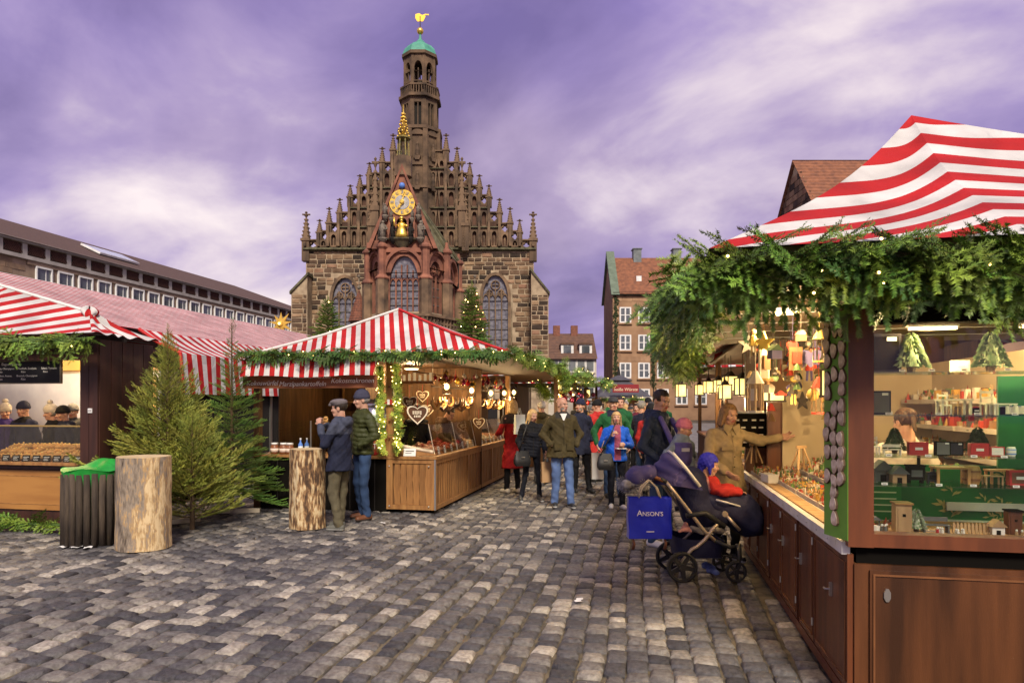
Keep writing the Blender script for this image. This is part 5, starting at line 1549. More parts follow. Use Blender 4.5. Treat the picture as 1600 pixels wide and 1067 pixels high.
mini('figures', 'group of tiny cream figures before the fence', 1500, 0, .7, m_gl, m_gl, -.07)
inf = thing('info_board', 'green printed information board leaning inside the display window', 'board', (1.40, 4.70, .952), 0)
MB().box(-.16, .16, 0, .012, 0, .285).build('board', M('info_green', (.01, .15, .03), .4), inf)
for k in range(9): MB().box(-.13 if k % 2 else -.02, .0 if k % 2 else .13, -.002, -.0005, .21 - k * .02, .218 - k * .02).build('print_line', M('print_pale', (.45, .55, .35), .6), inf)
for k in range(3): MB().prism([(.018 * math.cos(q * PI / 6) - .05 + k * .06, .018 * math.sin(q * PI / 6) + .25) for q in range(12)], -.003, -.0005, 'y').build('print_seal', m_edge, inf)
rt_ = random.Random(15)
for k, z_ in enumerate((.951, 1.231, 1.391, 1.623, 1.863)):
 for q_ in range(5):
  x_ = 1.34 + q_ * .19 + rt_.uniform(-.05, .05)
  tg = MB().box(-.016, .016, -.001, .001, 0, .013); tg.box(-.011, .008, -.0016, -.0011, .005, .008, 1)
  tag(tg.build('price_tag', [m_edge, m_black], None, False, (x_, 4.15, z_ + .0005), (R(-12), 0, 0)), 'tiny white price tag in the display window, %s shelf from below, %s from left' % (ORD[k], ORD[q_]), 'price tag', 'price tags in the display window')
# ------------------------------------------------------------------ sweets stall in the middle
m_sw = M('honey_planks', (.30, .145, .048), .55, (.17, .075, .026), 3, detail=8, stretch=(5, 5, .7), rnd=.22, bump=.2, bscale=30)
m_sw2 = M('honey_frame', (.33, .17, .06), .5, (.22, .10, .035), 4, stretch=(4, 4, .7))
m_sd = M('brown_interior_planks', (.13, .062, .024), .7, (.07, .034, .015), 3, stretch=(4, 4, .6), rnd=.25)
m_sign = M('signboard_wood', (.24, .085, .035), .55, (.15, .055, .025), 3, stretch=(.6, 4, 4))
m_wtext = M('sign_white', (.75, .72, .66), .6)
m_strS = stripes('tent_stripe_mid', .27)
ss = thing('sweets_stall', 'honey wood sweets stall with red and white striped pyramid roof and long glazed counter', 'market stall', (-3.235, 10.10, 0))
MX, MY = -3.235, 10.10
def mbox(name, x0, x1, y0, y1, z0, z1, m_, parent=ss):
 return MB().box(x0 - MX, x1 - MX, y0 - MY, y1 - MY, z0, z1).build(name, m_, parent)
XW, YN = -6.33, 16.2
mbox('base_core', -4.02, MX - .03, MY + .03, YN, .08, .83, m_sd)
mbox('plinth', -4.0, MX - .05, MY + .05, YN, 0, .078, m_black)
mbox('black_base', XW, -4.025, MY + .04, MY + .6, 0, .83, m_black)
for k in range(5): mbox('base_seam', XW + .4 + k * .42, XW + .415 + k * .42, MY + .032, MY + .039, .02, .82, m_dark)
mbox('counter_top', MX - .55, MX + .03, MY - .03, YN, .832, .875, m_sw2)
mbox('counter_top', XW, MX - .552, MY - .03, MY + .7, .832, .873, m_sw2)
# wavy boards
rg = random.Random(17)
def wavy(w, h, seed):
 r = random.Random(seed); mb = MB(); n = 10; ph = r.uniform(0, 6)
 pl_ = [(-w / 2 + .010 * math.sin(ph + 7 * i / n), h * i / n) for i in range(n + 1)] + [(w / 2 + .010 * math.sin(ph + 1.3 + 8 * i / n), h * i / n) for i in range(n, -1, -1)]
 mb.prism(pl_, 0, .014, 'y'); return mb.mesh('board', m_sw)
WV = [wavy(.104, .66, i) for i in range(5)]
for k in range(6): obj('board', rg.choice(WV), ss, (-.62 + k * .103, .004, .12))
n_e = 46
for k in range(n_e):
 obj('board', rg.choice(WV), ss, (-.006, .16 + k * .128, .12), (0, 0, R(90)))
for (x0, x1, y0, y1, z0, z1) in ((-.79, -.69, -.02, .03, .05, .83), (-.06, .012, -.02, .05, .05, .83), (-.69, -.06, -.012, .03, .05, .118), (-.69, -.06, -.012, .03, .765, .83)):
 MB().box(x0, x1, y0, y1, z0, z1).build('base_frame', m_sw2, ss)
for (z0, z1) in ((.05, .118), (.765, .83)): MB().box(-.03, .010, .051, YN - MY, z0, z1).build('base_frame', m_sw2, ss)
for y_ in (1.9, 3.8, 5.8): MB().box(-.03, .014, y_, y_ + .07, .119, .764).build('base_frame', m_sw2, ss)
MB().box(-.008, .016, -.026, -.004, .05, .83).build('corner_strip', m_metal, ss)
for p in ((-.74, -.026, .10), (-.74, -.026, .72), (-.10, -.016, .72), (-.10, -.018, .10)): MB().ball(p, .014, n=8).build('stud', m_metal, ss)
# posts, beams, walls
mbox('front_post', -4.03, -3.91, MY - .02, MY + .1, .876, 2.36, m_sw2)
for k in range(4): MB().lathe([(.018, 0), (.018, .02)], 8, (0, 0, 0)).build('knot', m_mah, ss, False, (-.735, -.028, 1.15 + k * .27), (R(90), 0, 0))
mbox('rear_post', MX - .12, MX - .02, 15.9, 16.05, .876, 2.36, m_sw2)
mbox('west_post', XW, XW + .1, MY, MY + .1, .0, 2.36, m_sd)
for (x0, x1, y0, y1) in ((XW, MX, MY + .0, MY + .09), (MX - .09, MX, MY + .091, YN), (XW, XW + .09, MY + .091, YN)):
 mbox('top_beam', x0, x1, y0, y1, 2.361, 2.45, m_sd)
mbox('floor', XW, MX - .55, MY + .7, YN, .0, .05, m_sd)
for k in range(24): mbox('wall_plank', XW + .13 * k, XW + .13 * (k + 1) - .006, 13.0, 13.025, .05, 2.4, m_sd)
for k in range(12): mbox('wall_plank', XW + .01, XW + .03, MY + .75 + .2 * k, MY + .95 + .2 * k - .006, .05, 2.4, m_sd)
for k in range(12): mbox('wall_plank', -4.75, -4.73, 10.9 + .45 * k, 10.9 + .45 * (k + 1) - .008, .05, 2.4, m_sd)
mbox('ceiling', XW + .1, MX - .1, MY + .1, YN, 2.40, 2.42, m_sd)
mbox('shelf', -5.9, -4.8, 12.7, 12.98, 1.72, 1.745, m_sw2); mbox('shelf_post', -5.95, -5.92, 12.6, 12.64, .05, 2.38, m_sw2)
mbox('glass_screen', XW + .35, -4.7, MY + .1, MY + .106, .875, 1.42, m_glass)
mbox('screen_post', -5.38, -5.36, MY + .095, MY + .115, .875, 1.42, m_metal); mbox('screen_post', -5.15, -5.13, MY + .095, MY + .115, .875, 1.42, m_metal)
# sign board with the sweets' names
sg = mbox('sign_board', XW + .02, -4.06, MY - .34, MY - .30, 1.935, 2.13, m_sign)
def st(body, x_, z_, size): text('lettering', body, size, m_wtext, sg, (x_ - MX, -.343, z_), (R(90), 0, 0), .25, .002)
st('Kokoswürfel', -5.97, 2.015, .105); st('Marzipankartoffeln', -5.28, 2.0, .105); st('Kokosmakronen', -4.45, 2.045, .105); st('Lebkuchenherzen', -5.15, 2.112, .095)
# roof: pyramid
ez = 2.43
SWc, SEc, NEc, NWc = Vector((-6.27, 9.72, ez)), Vector((-1.98, 9.72, ez)), Vector((-1.98, 16.4, ez)), Vector((-6.27, 16.4, ez))
AP, AN = Vector((-4.15, 10.95, 3.28)), Vector((-4.15, 15.2, 3.28))
oM = Vector((MX, MY, 0))
def pyr(Pa, Pb, A, org, parent, m_, sag=.05, n=24, u0=0.0, A2=None, skew=0.0):
 mb = MB(); ln = (Pb - Pa).length; ax = (Pb - Pa).normalized(); A2 = A2 or A
 def flat(s, t): return Pa.lerp(Pb, s).lerp(A.lerp(A2, s), t)
 def pos(s, t):
  p = flat(s, t); p.z -= sag * math.sin(PI * t) + .010 * math.sin(s * 47) * (1 - t); return p
 mb.grid(lambda s, t: pos(s, t) - org, n, 10, 0, lambda s, t: ((flat(s, t) - Pa).dot(ax) + u0 + skew * t, 0))
 return mb.build('roof_cloth', m_, parent, True)
m_strS = stripes('tent_stripe_sweets', .166)
pyr(SWc, SEc, AP, oM, ss, m_strS, u0=.03, n=48, skew=.52); pyr(SEc, NEc, AP, oM, ss, m_strS, u0=.1, A2=AN); pyr(NEc, NWc, AN, oM, ss, m_strS); pyr(NWc, SWc, AN, oM, ss, m_strS, A2=AP)
for e in (SWc, SEc): MB().tube([e - oM + Vector((0, 0, .012)), (e.lerp(AP, .5) - oM) + Vector((0, 0, -.035)), AP - oM + Vector((0, 0, .015))], .022, 6).build('roof_piping', M('piping_red', (.42, .02, .02), .7) if e is SEc else M('piping_white', (.60, .58, .55), .7), ss)
vl = MB(); vl.grid(lambda s, t: (SWc.x + .02 + 2.22 * s - MX, 9.735 - MY - .16 * t + .02 * math.sin(s * 30) * t, ez - .02 - .30 * t + .015 * math.sin(s * 9)), 60, 4, 0, lambda s, t: (2.22 * s + .05 - .06 * t, 0)); vl.build('valance', m_strS, ss, True)
sf = MB(); sf.box(XW - MX, 1.24, -.36, .0, ez - .06, ez - .04); sf.box(.001, 1.24, .001, 6.25, ez - .06, ez - .04); sf.build('soffit', m_sd, ss)
# garlands
garland('fir_garland', 'fir garland along the front eave of the sweets stall', jig((-6.3, 9.62, 2.46), (-1.95, 9.62, 2.44), 14, .02, 5), 230, .08, TW_S + TW_D, 21, 'fir garlands on the stalls', .35, 11, (0, -.5, 0), (.55, .85), along=1.1)
garland('fir_garland', 'fir garland along the aisle eave of the sweets stall', jig((-1.93, 9.65, 2.44), (-1.93, 16.3, 2.44), 14, .03, 6), 200, .09, TW_S + TW_A[:1], 22, 'fir garlands on the stalls', .5, 12, (.3, -.4, 0), (.6, .95), along=1.0)
garland('fir_garland', 'bushy fir bundle at the far aisle corner of the sweets stall', jig((-1.95, 15.6, 2.60), (-1.85, 15.9, 2.10), 4, .04, 7), 75, .22, TW_S, 23, 'fir garlands on the stalls', .4, 8, (.2, -.4, .1), (.7, 1.1))
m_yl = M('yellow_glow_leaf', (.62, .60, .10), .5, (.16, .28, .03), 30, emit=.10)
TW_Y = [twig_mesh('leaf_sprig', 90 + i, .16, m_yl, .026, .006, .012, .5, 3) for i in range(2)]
for i, x_ in enumerate((-4.10, -3.83)):
 g = garland('lit_leaf_strand', 'yellow-green leafy light strand hanging %s of the front post' % ('left', 'right')[i], jig((x_, 10.0, 2.30), (x_ + .03, 9.99, .95), 8, .02, 30 + i), 170, .06, TW_Y + TW_S[:1], 24 + i, 'leafy light strands on the post', .6, 34, (0, -.6, 0), (.5, .9), bulb_me_=bulb_me, cat='light strand')
tp = MB(); tp.box(-.09, .09, -.03, 0, -.04, .04); tp.box(-.02, .02, -.034, -.031, -.04, .04, 1); tag(tp.build('small_ribbon', [m_redb, m_white], None, False, (-3.97, 10.06, 1.72)), 'small red and white ribbon tied on the front post', 'ribbon')
# glazed counter of sweets
case = thing('glass_case', 'long glass sneeze guard over trays of sweets on the stall counter', 'glass case', (-3.30, 10.3, .876), 0)
for k in range(4): MB().box(0, .006, k * 1.3, k * 1.3 + 1.27, .0, .50).build('glass_pane', m_glass, case, False, (0, 0, 0), (0, R(-12), 0))
MB().box(-.5, -.08, -.01, -.004, .0, .46).build('glass_pane', m_glass, case)
MB().box(-.42, -.06, 0, 5.2, .495, .501).build('glass_top', m_glass, case)
for k in range(5): MB().tube([(0, k * 1.3 - .01, 0), (-.11, k * 1.3 - .01, .5)], .007, 6).build('glass_clip', m_metal, case)
SWM = [M('sweet_%d' % i, c, .45, rnd=.3, island=True) for i, c in enumerate(((.42, .20, .11), (.32, .07, .03), (.15, .07, .035), (.48, .30, .14), (.33, .17, .03), (.52, .42, .32)))]
SL = ['pale pink nut biscuits', 'reddish roasted nuts', 'dark chocolate bites', 'golden almonds', 'amber honey sweets', 'cream coconut macaroons', 'mixed brown gingerbread']
for k in range(7):
 y0 = 10.42 + k * .73
 t = thing('sweet_tray', 'heaped tray of %s in the glazed sweets counter' % SL[k], 'tray', (-3.58, y0 + .34, .88), 0, 'sweet trays in the glazed counter')
 MB().box(-.22, .22, -.33, .33, 0, .04).build('tray', m_sw2, t)
 h = MB(); r = random.Random(k)
 for i in range(170):
  x_, y_ = r.uniform(-.19, .20), r.uniform(-.31, .31)
  z_ = .04 + .17 * (1 - (y_ / .34) ** 2) * (.55 - x_ * 1.2) * r.uniform(.3, 1)
  s_ = r.uniform(.022, .042)
  h.ball((x_, y_, z_), s_, (k + (r.random() < .15)) % 6, 6, (1, r.uniform(.6, 1.2), r.uniform(.5, .9)))
 tag(h.build('heap', SWM, t), kind='stuff')
 for q in range(2):
  c_ = MB(); c_.box(-.001, .001, -.05, .05, 0, .13); c_.box(.0012, .0016, -.035, .035, .085, .10, 1); c_.box(.0012, .0016, -.035, .02, .05, .06, 1)
  tag(c_.build('price_card', [m_white, m_slate], None, False, (-3.325, y0 + .18 + q * .34, .878), (0, R(-10), 0)), 'white price card before the %s, %s one' % (SL[k], ('nearer', 'farther')[q]), 'price card', 'price cards on the sweets counter')
ns = thing('nougat_tray', 'tray of long white and dark nougat bars at the counter corner', 'tray', (-3.62, 10.32, .88), .15)
for k in range(4):
 MB().tube([(-.32, .0 + k * .05, .16 - k * .005), (0, -.02 + k * .05, .10), (.28, -.04 + k * .05, .05)], .024, 8).build('nougat_bar', SWM[5] if k % 2 == 0 else SWM[2], ns)
MB().prism([(-.36, 0), (.32, 0), (.32, .02), (-.36, .13)], -.1, .2, 'y').build('tray', m_sw2, ns)
c_ = MB(); c_.box(-.10, .10, -.001, .001, 0, .12); c_.box(-.07, .07, -.0016, -.0012, .07, .085, 1); c_.box(-.07, .03, -.0016, -.0012, .04, .05, 1)
tag(c_.build('price_card', [m_white, m_slate], None, False, (-3.66, 10.12, .878), (R(-12), 0, 0)), 'wide white price card at the front corner below the nougat bars', 'price card', 'price cards on the sweets counter')
# hanging hearts, rings, lamps
hp_ = [(.16 * math.sin(t) ** 3, .135 * math.cos(t) - .05 * math.cos(2 * t) - .02 * math.cos(3 * t)) for t in [2 * PI * q / 28 for q in range(28)]]
hm = MB(); hm.prism(hp_, -.012, .012, 'y'); ringprism(hm, [(a * .86, b * .86) for a, b in hp_], hp_, -.022, -.0121, 1)
for q in range(5): hm.box(-.07 + q * .028, -.055 + q * .028, -.016, -.0122, -.01 + .012 * math.sin(q * 3), .04, 1)
for q in range(4): hm.box(-.05 + q * .026, -.035 + q * .026, -.016, -.0122, -.055, -.025, 1)
hm.tube([(0, 0, .1), (0, 0, .35)], .004, 4, 2)
heart_me = hm.mesh('gingerbread_heart', [M('gingerbread', (.10, .042, .018), .7, (.065, .028, .014), 12), M('icing', (.68, .60, .45), .6), m_redb])
HL = [(652, 646, 10.6, 1.05, 'large iced gingerbread heart hanging at the counter corner'), (640, 628, 11.2, .8, 'small gingerbread heart behind the large iced one'), (660, 618, 11.8, .7, 'upper gingerbread heart near the hanging shelf'), (668, 640, 12.0, .75, 'gingerbread heart hanging right of the large one'), (748, 660, 13.2, .75, 'brown gingerbread heart hanging low above the vendor')]
for px, py, d_, sc, lab in HL:
 o = obj('gingerbread_heart', heart_me, None, W(px, py, d_), (0, 0, YAW + .3), sc); tag(o, lab, 'gingerbread', 'gingerbread hearts in the sweets stall')
m_bis = M('golden_biscuit', (.48, .27, .075), .5, (.33, .16, .04), 14, rnd=.2); m_bis2 = M('striped_biscuit_dark', (.07, .035, .02), .5, rnd=.2)
def ring_mesh(tw, m_):
 mb = MB(); n = 14
 mb.tube([(.085 * math.cos(PI + PI * i / n * 1.0), .012 * math.sin(i), -.02 + .13 * math.sin(PI + PI * i / n)) for i in range(n + 1)], [.012 + .010 * math.sin(PI * i / n) for i in range(n + 1)], 6)
 return mb.mesh('crescent_biscuit', m_, True)
RM = [ring_mesh(0, m_bis), ring_mesh(0, m_bis2), ring_mesh(0, m_sw2)]
rg = random.Random(3)
CN = ['golden', 'chocolate', 'honey-brown']
cnt = {0: 0, 1: 0, 2: 0}
for i in range(46):
 y_ = 10.7 + i * .118; k = rg.choice((0, 1, 2)); cnt[k] += 1
 for row in range(1):
  o = obj('crescent_biscuit', RM[k], None, (-3.42 + rg.uniform(-.06, .06), y_, 1.80 + rg.uniform(-.03, .05)), (0, 0, rg.uniform(.6, 1.4)), rg.uniform(1.0, 1.35))
  tag(o, '%s crescent biscuit in the hanging row, %s of its colour from the front' % (CN[k], ORD[cnt[k] - 1] if cnt[k] < 20 else ORD[46 - i - 1] + ' from the far end, again'), 'biscuit', 'crescent biscuits hanging over the counter')
mbox('hanging_rail', MX - .2, MX - .17, 10.5, 16.0, 1.96, 1.985, m_sd)
mbox('hanging_rail', MX - .5, MX - .47, 10.5, 16.0, 2.2, 2.225, m_sd)
hs_ = thing('hanging_shelf', 'small lit wooden shelf of candles hanging under the stall roof', 'shelf', W(652, 600, 11.4), YAW)
MB().box(-.28, .28, -.12, .12, 0, .05).build('shelf_board', m_sw2, hs_)
for k in range(6): MB().lathe([(.022, 0), (.022, .10 + .02 * (k % 3))], 8, (-.22 + k * .088, 0, .05)).build('candle', M('wax', (.75, .58, .32), .5, emit=.12), hs_)
for s_ in (-1, 1): MB().tube([(s_ * .26, 0, .05), (s_ * .26, 0, .5)], .004, 4).build('chain', m_metal, hs_)
rg = random.Random(9)
CC = ['red', 'gold', 'copper', 'silver', 'plum']; CB = [M('bauble_%s' % c, v, .15, metal=.6, spec=.6) for c, v in zip(CC, ((.45, .02, .02), (.65, .38, .06), (.45, .17, .06), (.55, .52, .48), (.25, .03, .08)))]
for k in range(55):
 c = k % 5; b = MB(); b.ball((0, 0, 0), .045, n=10); b.lathe([(.014, .042), (.014, .062)], 6); b.tube([(0, 0, .06), (0, 0, .16)], .002, 3)
 y_ = 10.6 + k * .098
 o = b.build('bauble', CB[c], None, True, (-3.38 + rg.uniform(-.12, .1), y_, 2.12 + rg.uniform(-.07, .1)), None); s_ = rg.uniform(.7, 1.3); o.scale = (s_,) * 3
 tag(o, 'shiny %s bauble under the sweets stall roof, %s of its colour from the front' % (CC[c], ORD[k // 5]), 'bauble', 'baubles hanging in the sweets stall')
bl = MB(); bl.ball((0, 0, 0), .045, n=10, sq=(1, 1, 1.25)); bl_me = bl.mesh('lit_bulb', M('warm_bulb', (1, .62, .20), .4, emit=3.0), True)
cg = MB()
for q in range(6): cg.tube([(.075 * math.cos(q * PI / 3), .075 * math.sin(q * PI / 3), -.11), (.075 * math.cos(q * PI / 3), .075 * math.sin(q * PI / 3), .08)], .005, 4)
cg.lathe([(.085, -.125), (.085, -.11)], 8); cg.lathe([(.085, .08), (.02, .14), (.005, .15), (.005, .3)], 8)
cg_me = cg.mesh('lantern_cage', m_lf)
for i, (px, py, d_) in enumerate(((698, 604, 11.6), (737, 610, 13.0), (767, 614, 14.4), (788, 614, 15.6), (803, 613, 16.4))):
 t = thing('lantern', 'small caged lantern lit over the sweets counter, %s from the front' % ORD[i], 'lantern', W(px, py, d_), 0, 'lanterns over the sweets counter')
 obj('lantern_cage', cg_me, t); obj('lit_bulb', bl_me, t); w_ = W(px, py, d_)
 lamp('lamp_light', (w_.x, w_.y, w_.z - .17), 11)
lamp('lamp_light', (-4.3, 12.0, 2.3), 30); lamp('lamp_light', (-5.3, 11.6, 2.35), 8); lamp('lamp_light', (-4.2, 14.5, 2.3), 26)  # added inside lamps without a visible source
# things on the front counter
jr = MB(); jr.lathe([(.065, 0), (.07, .03), (.07, .12), (.05, .15)], 14); jr.lathe([(.056, .15), (.056, .18)], 14, mi=1); jr.lathe([(.0708, .03), (.0708, .09)], 14, mi=2)
jm = [M('jar_brown', (.20, .07, .03), .2, spec=.6), m_white, M('jar_label', (.62, .50, .42), .6)]
for i, x_ in enumerate((-6.02, -5.86, -5.75)):
 o = jr.build('spread_jar', jm, None, True, (x_, 10.22, .876)); tag(o, 'squat jar of brown spread, %s on the sweets stall counter' % ('leftmost', 'middle', 'rightmost')[i], 'jar', 'jars on the front counter')
b = MB(); b.lathe([(.035, 0), (.037, .16), (.012, .20), (.012, .23)], 10); b.lathe([(.0375, .05), (.0375, .13)], 10, mi=1); b.lathe([(.015, .23), (.015, .26)], 8, mi=1)
for i, x_ in enumerate((-5.55, -5.47)): tag(b.build('bottle', [m_blue, m_white], None, True, (x_, 10.2 + .06 * i, .876)), 'blue bottle with white label on the front counter, %s of two' % ('left', 'right')[i], 'bottle', 'blue bottles')
simple_box('snack_box', 'small white and red printed box on the front counter beside the blue bottles', 'box', (-5.30, 10.15, .876), .26, .09, .10, m_white)
tin = thing('red_tin', 'dark red drum with white lettering beside the post', 'drum', (-4.36, 10.42, .876), 0)
MB().lathe([(.27, 0), (.28, .02), (.28, .28), (.27, .30)], 20).build('drum_body', m_redb, tin, True); text('lettering', 'LATTE', .12, m_wtext, tin, (.04, -.285, .14), (R(90), 0, R(6)), 0, .002)
kt = thing('steel_kettle', 'large polished steel urn behind the man in the quilted jacket', 'urn', (-4.36, 10.42, 1.18), 0)
MB().lathe([(.25, 0), (.27, .05), (.27, .38), (.23, .44), (.23, .46), (.25, .47), (.2, .56), (.05, .6)], 22).build('urn_body', M('steel', (.62, .62, .64), .22, (.5, .5, .52), 3, metal=.7), kt, True)
MB().lathe([(.272, .23), (.276, .235), (.276, .25), (.272, .255)], 22).build('urn_band', m_metal, kt)
# ------------------------------------------------------------------ baguette stall on the left
m_dkb = M('dark_red_brown_boards', (.055, .020, .013), .5, (.030, .012, .009), 2.5, stretch=(5, 5, .5), spec=.4)
m_orp = M('orange_wood_panel', (.36, .17, .045), .5, (.27, .115, .030), 2, stretch=(.6, 4, 4), spec=.4)
bs = thing('baguette_stall', 'dark brown baguette stall with striped roof and orange panelled counter', 'market stall', (-7.16, 7.80, 0))
BX, BY = -7.16, 7.80
def bbox(name, x0, x1, y0, y1, z0, z1, m_, parent=bs):
 return MB().box(x0 - BX, x1 - BX, y0 - BY, y1 - BY, z0, z1).build(name, m_, parent)
bbox('corner_pillar', -7.43, BX, BY, BY + 1.0, 0, 2.55, m_dkb)
for k in range(5): bbox('east_board', BX + .001, BX + .014, BY + .01 + k * .2, BY + .2 + k * .2, 0, 2.54, m_dkb)
for k in range(2): bbox('front_board', -7.43 + k * .137, -7.43 + (k + 1) * .137 - .006, BY - .014, BY - .001, 0, 2.54, m_dkb)
sw = MB().box(-.03, .03, -.012, 0, -.03, .03); sw.box(-.018, -.004, -.015, -.0121, -.012, .012, 1); sw.box(.004, .018, -.015, -.0121, -.012, .012, 1)
tag(sw.build('wall_socket', [m_white, m_metal], None, False, (-7.27, BY - .0145, 1.6)), 'small white double socket on the dark stall pillar', 'socket')
bbox('counter_base', -13.5, -7.431, BY + .12, BY + .55, 0, .80, m_dkb)
bbox('counter_top', -13.5, -7.431, BY - .02, BY + .95, .86, .90, m_sw2)
bbox('counter_shelf', -13.5, -7.431, BY + .05, BY + .9, .801, .859, m_dkb)
def notch(w, h, r):
 o = []
 for cx_, cz_, a0 in ((w, 0, 180), (w, h, 270), (0, h, 0), (0, 0, 90)):
  for i in range(5):
   an = R(a0 - i * 22.5) if True else 0
   o.append((cx_ + r * math.cos(an), cz_ + r * math.sin(an)))
 return o
for k in range(3):
 w_ = 1.9; x0 = -7.60 - w_ - k * 2.05
 p_ = MB(); p_.prism([(a + x0 - BX, b + .24) for a, b in notch(w_, .54, .10)], .095, .119, 'y'); p_ = p_.build('counter_panel', m_orp, bs)
 inn = [(a * .88 + .06 * w_ + x0 - BX, b * .70 + .24 + .08) for a, b in notch(w_, .54, .09)]; out_ = [(a * .90 + .05 * w_ + x0 - BX, b * .73 + .24 + .073) for a, b in notch(w_, .54, .09)]
 g_ = MB(); ringprism(g_, inn, out_, .090, .0945); g_.build('panel_moulding', m_sw2, p_)
bbox('rear_wall', -13.5, -7.44, 8.95, 9.0, 0, .95, m_dkb)
bbox('ceiling', -13.5, -7.2, BY + .02, 9.1, 2.47, 2.5, m_dkb)
bbox('front_beam', -13.5, -7.431, BY, BY + .12, 2.28, 2.469, m_dkb)
bbox('rear_post', -7.6, -7.52, 8.9, 8.98, .96, 2.19, m_sw2); bbox('rear_beam', -13.5, -7.44, 8.9, 9.0, 2.2, 2.44, M('cream_beam', (.55, .36, .12), .6))  # the beam has one even warm cream colour
bbox('glass_guard', -13, -7.45, BY + .02, BY + .026, .90, 1.38, m_glass)
bbox('guard_shelf', -13, -7.45, BY + .02, BY + .3, 1.381, 1.389, m_glass)
MB().tube([(-13 - BX, .02, 1.39), (-.29, .02, 1.39)], .012, 6).build('guard_rail', M('brass', (.65, .45, .16), .3, metal=.8), bs)
rfz = 2.60
e1, e2 = Vector((-6.98, 7.50, rfz)), Vector((-6.98, 8.75, rfz)); hpv = Vector((-7.72, 8.25, 2.98)); q1 = Vector((-13.5, 9.4, 4.5)); w1 = Vector((-14.5, 7.5, rfz))
oB = Vector((BX, BY, 0))
mb = MB()
def s1pos(s, t):
 lo = w1.lerp(e1, s); hi = q1.lerp(hpv, s); p = lo.lerp(hi, t); p.z -= .06 * math.sin(PI * t); return p
mb.grid(lambda s, t: s1pos(s, t) - oB, 40, 10, 0, lambda s, t: ((s1pos(s, t).z) - (.25 if s1pos(s, t).x > -9.45 else .85) * (s1pos(s, t).x + 9.45), 0))
mb.build('roof_cloth', stripes('tent_stripe_left', .19), bs, True)
mb = MB(); mb.grid(lambda s, t: e1.lerp(e2, s).lerp(hpv, t) - oB + Vector((.05 * math.sin(s * 9), 0, -.05 * math.sin(PI * t) + .02 * math.sin(s * 31))), 30, 8, 0, lambda s, t: (e1.lerp(e2, s).lerp(hpv, t).y, 0)); mb.build('roof_cloth', stripes('tent_stripe_left_end', .26), bs, True)
MB().tube([hpv - oB + Vector((0, 0, .0)), hpv.lerp(q1, .5) - oB + Vector((0, 0, .0)), q1 - oB], .03, 6).build('roof_piping', M('piping_white', (.6, .58, .55), .7), bs)
kb = MB(); n = 14
def bun(s, t):
 an = 2 * PI * s; r_ = .115 * (math.sin(PI * (.12 + .86 * t)) ** .6) * (1 + .16 * math.sin(an * 4 + 3 * t) + .08 * math.sin(an * 9))
 return (r_ * math.cos(an), r_ * math.sin(an), (.16 * t) + .03 * math.sin(an * 3 + 1))
kb.grid(bun, 30, 8, 0, lambda s, t: (s, 0)); kb.build('roof_knot', stripes('tent_stripe_knot', .2), bs, True, hpv - oB + Vector((.02, -.02, -.10)))
garland('fir_garland', 'broad fir garland along the baguette stall eave at the left edge', jig((-12.6, 7.42, 2.52), (-6.95, 7.40, 2.50), 14, .02, 41), 240, .13, TW_A + TW_S, 42, 'fir garlands on the stalls', .7, 6, (0, -.7, 0), (.6, .95))
garland('fir_garland', 'fir garland lying on the ground before the baguette counter', jig((-12.0, 7.62, .09), (-7.5, 7.62, .09), 10, .01, 43), 190, .09, TW_S + TW_A[:2], 44, 'fir garlands on the stalls', -.1, 0, (0, -.5, .35), (.5, .8))
bo_ = thing('rear_booth', 'pale lit booth wall behind the baguette stall customers', 'booth', (-10.0, 11.0, 0))
MB().box(-3.2, 1.2, 0, .05, .0, 2.3).build('booth_wall', M('booth_cream', (.60, .55, .52), .8, (.48, .44, .44), 2.5), bo_); MB().box(.2, 1.15, -.03, -.001, 1.0, 2.2).build('booth_hatch', M('booth_wood', (.42, .24, .07), .6, (.3, .16, .05), 4), bo_); MB().box(-3.2, 1.2, -.04, .06, 2.301, 2.36).build('booth_beam', m_sw2, bo_)
lamp('lamp_light', (-9.7, 10.3, 2.25), 40)  # added lamp brightening the booth wall and the customers
# menu board
mn = thing('menu_board', 'black menu board with white chalk lettering hanging in the baguette stall', 'menu board', (-8.16, 7.90, 1.98), 0)
MB().box(-.80, .31, -.012, .012, 0, .29).build('board_face', M('chalk_black', (.012, .012, .014), .6), mn)
fr = MB(); fr.box(-.82, .33, -.016, .016, .291, .305); fr.box(-.82, .33, -.016, .016, -.015, -.001); fr.box(.311, .33, -.016, .016, 0, .29); fr.build('board_frame', M('thin_frame', (.25, .20, .13), .5), mn)
for i, (tx_, x_, z_, sz) in enumerate((('Baguettes mit:', -.48, .255, .055), ('Schinken, Champignon', -.60, .195, .038), ('Käse', -.66, .15, .038), ('Schinken, Ananas,', -.60, .095, .038), ('Käse', -.66, .05, .038),
  ('Thunfisch, Zwiebeln', -.22, .195, .038), ('Käse', -.28, .15, .038), ('Broccoli, Champignon', -.22, .095, .038), ('Käse', -.28, .05, .038), ('Salami, Tomaten', .14, .195, .038), ('Käse', .08, .15, .038))):
 text('lettering', tx_, sz, m_wtext, mn, (x_, -.0135, z_), (R(90), 0, 0), 0, .001)
for s_ in (-.7, .2): MB().tube([(s_, 0, .3), (s_, 0, .5)], .004, 4).build('chain', m_metal, mn)
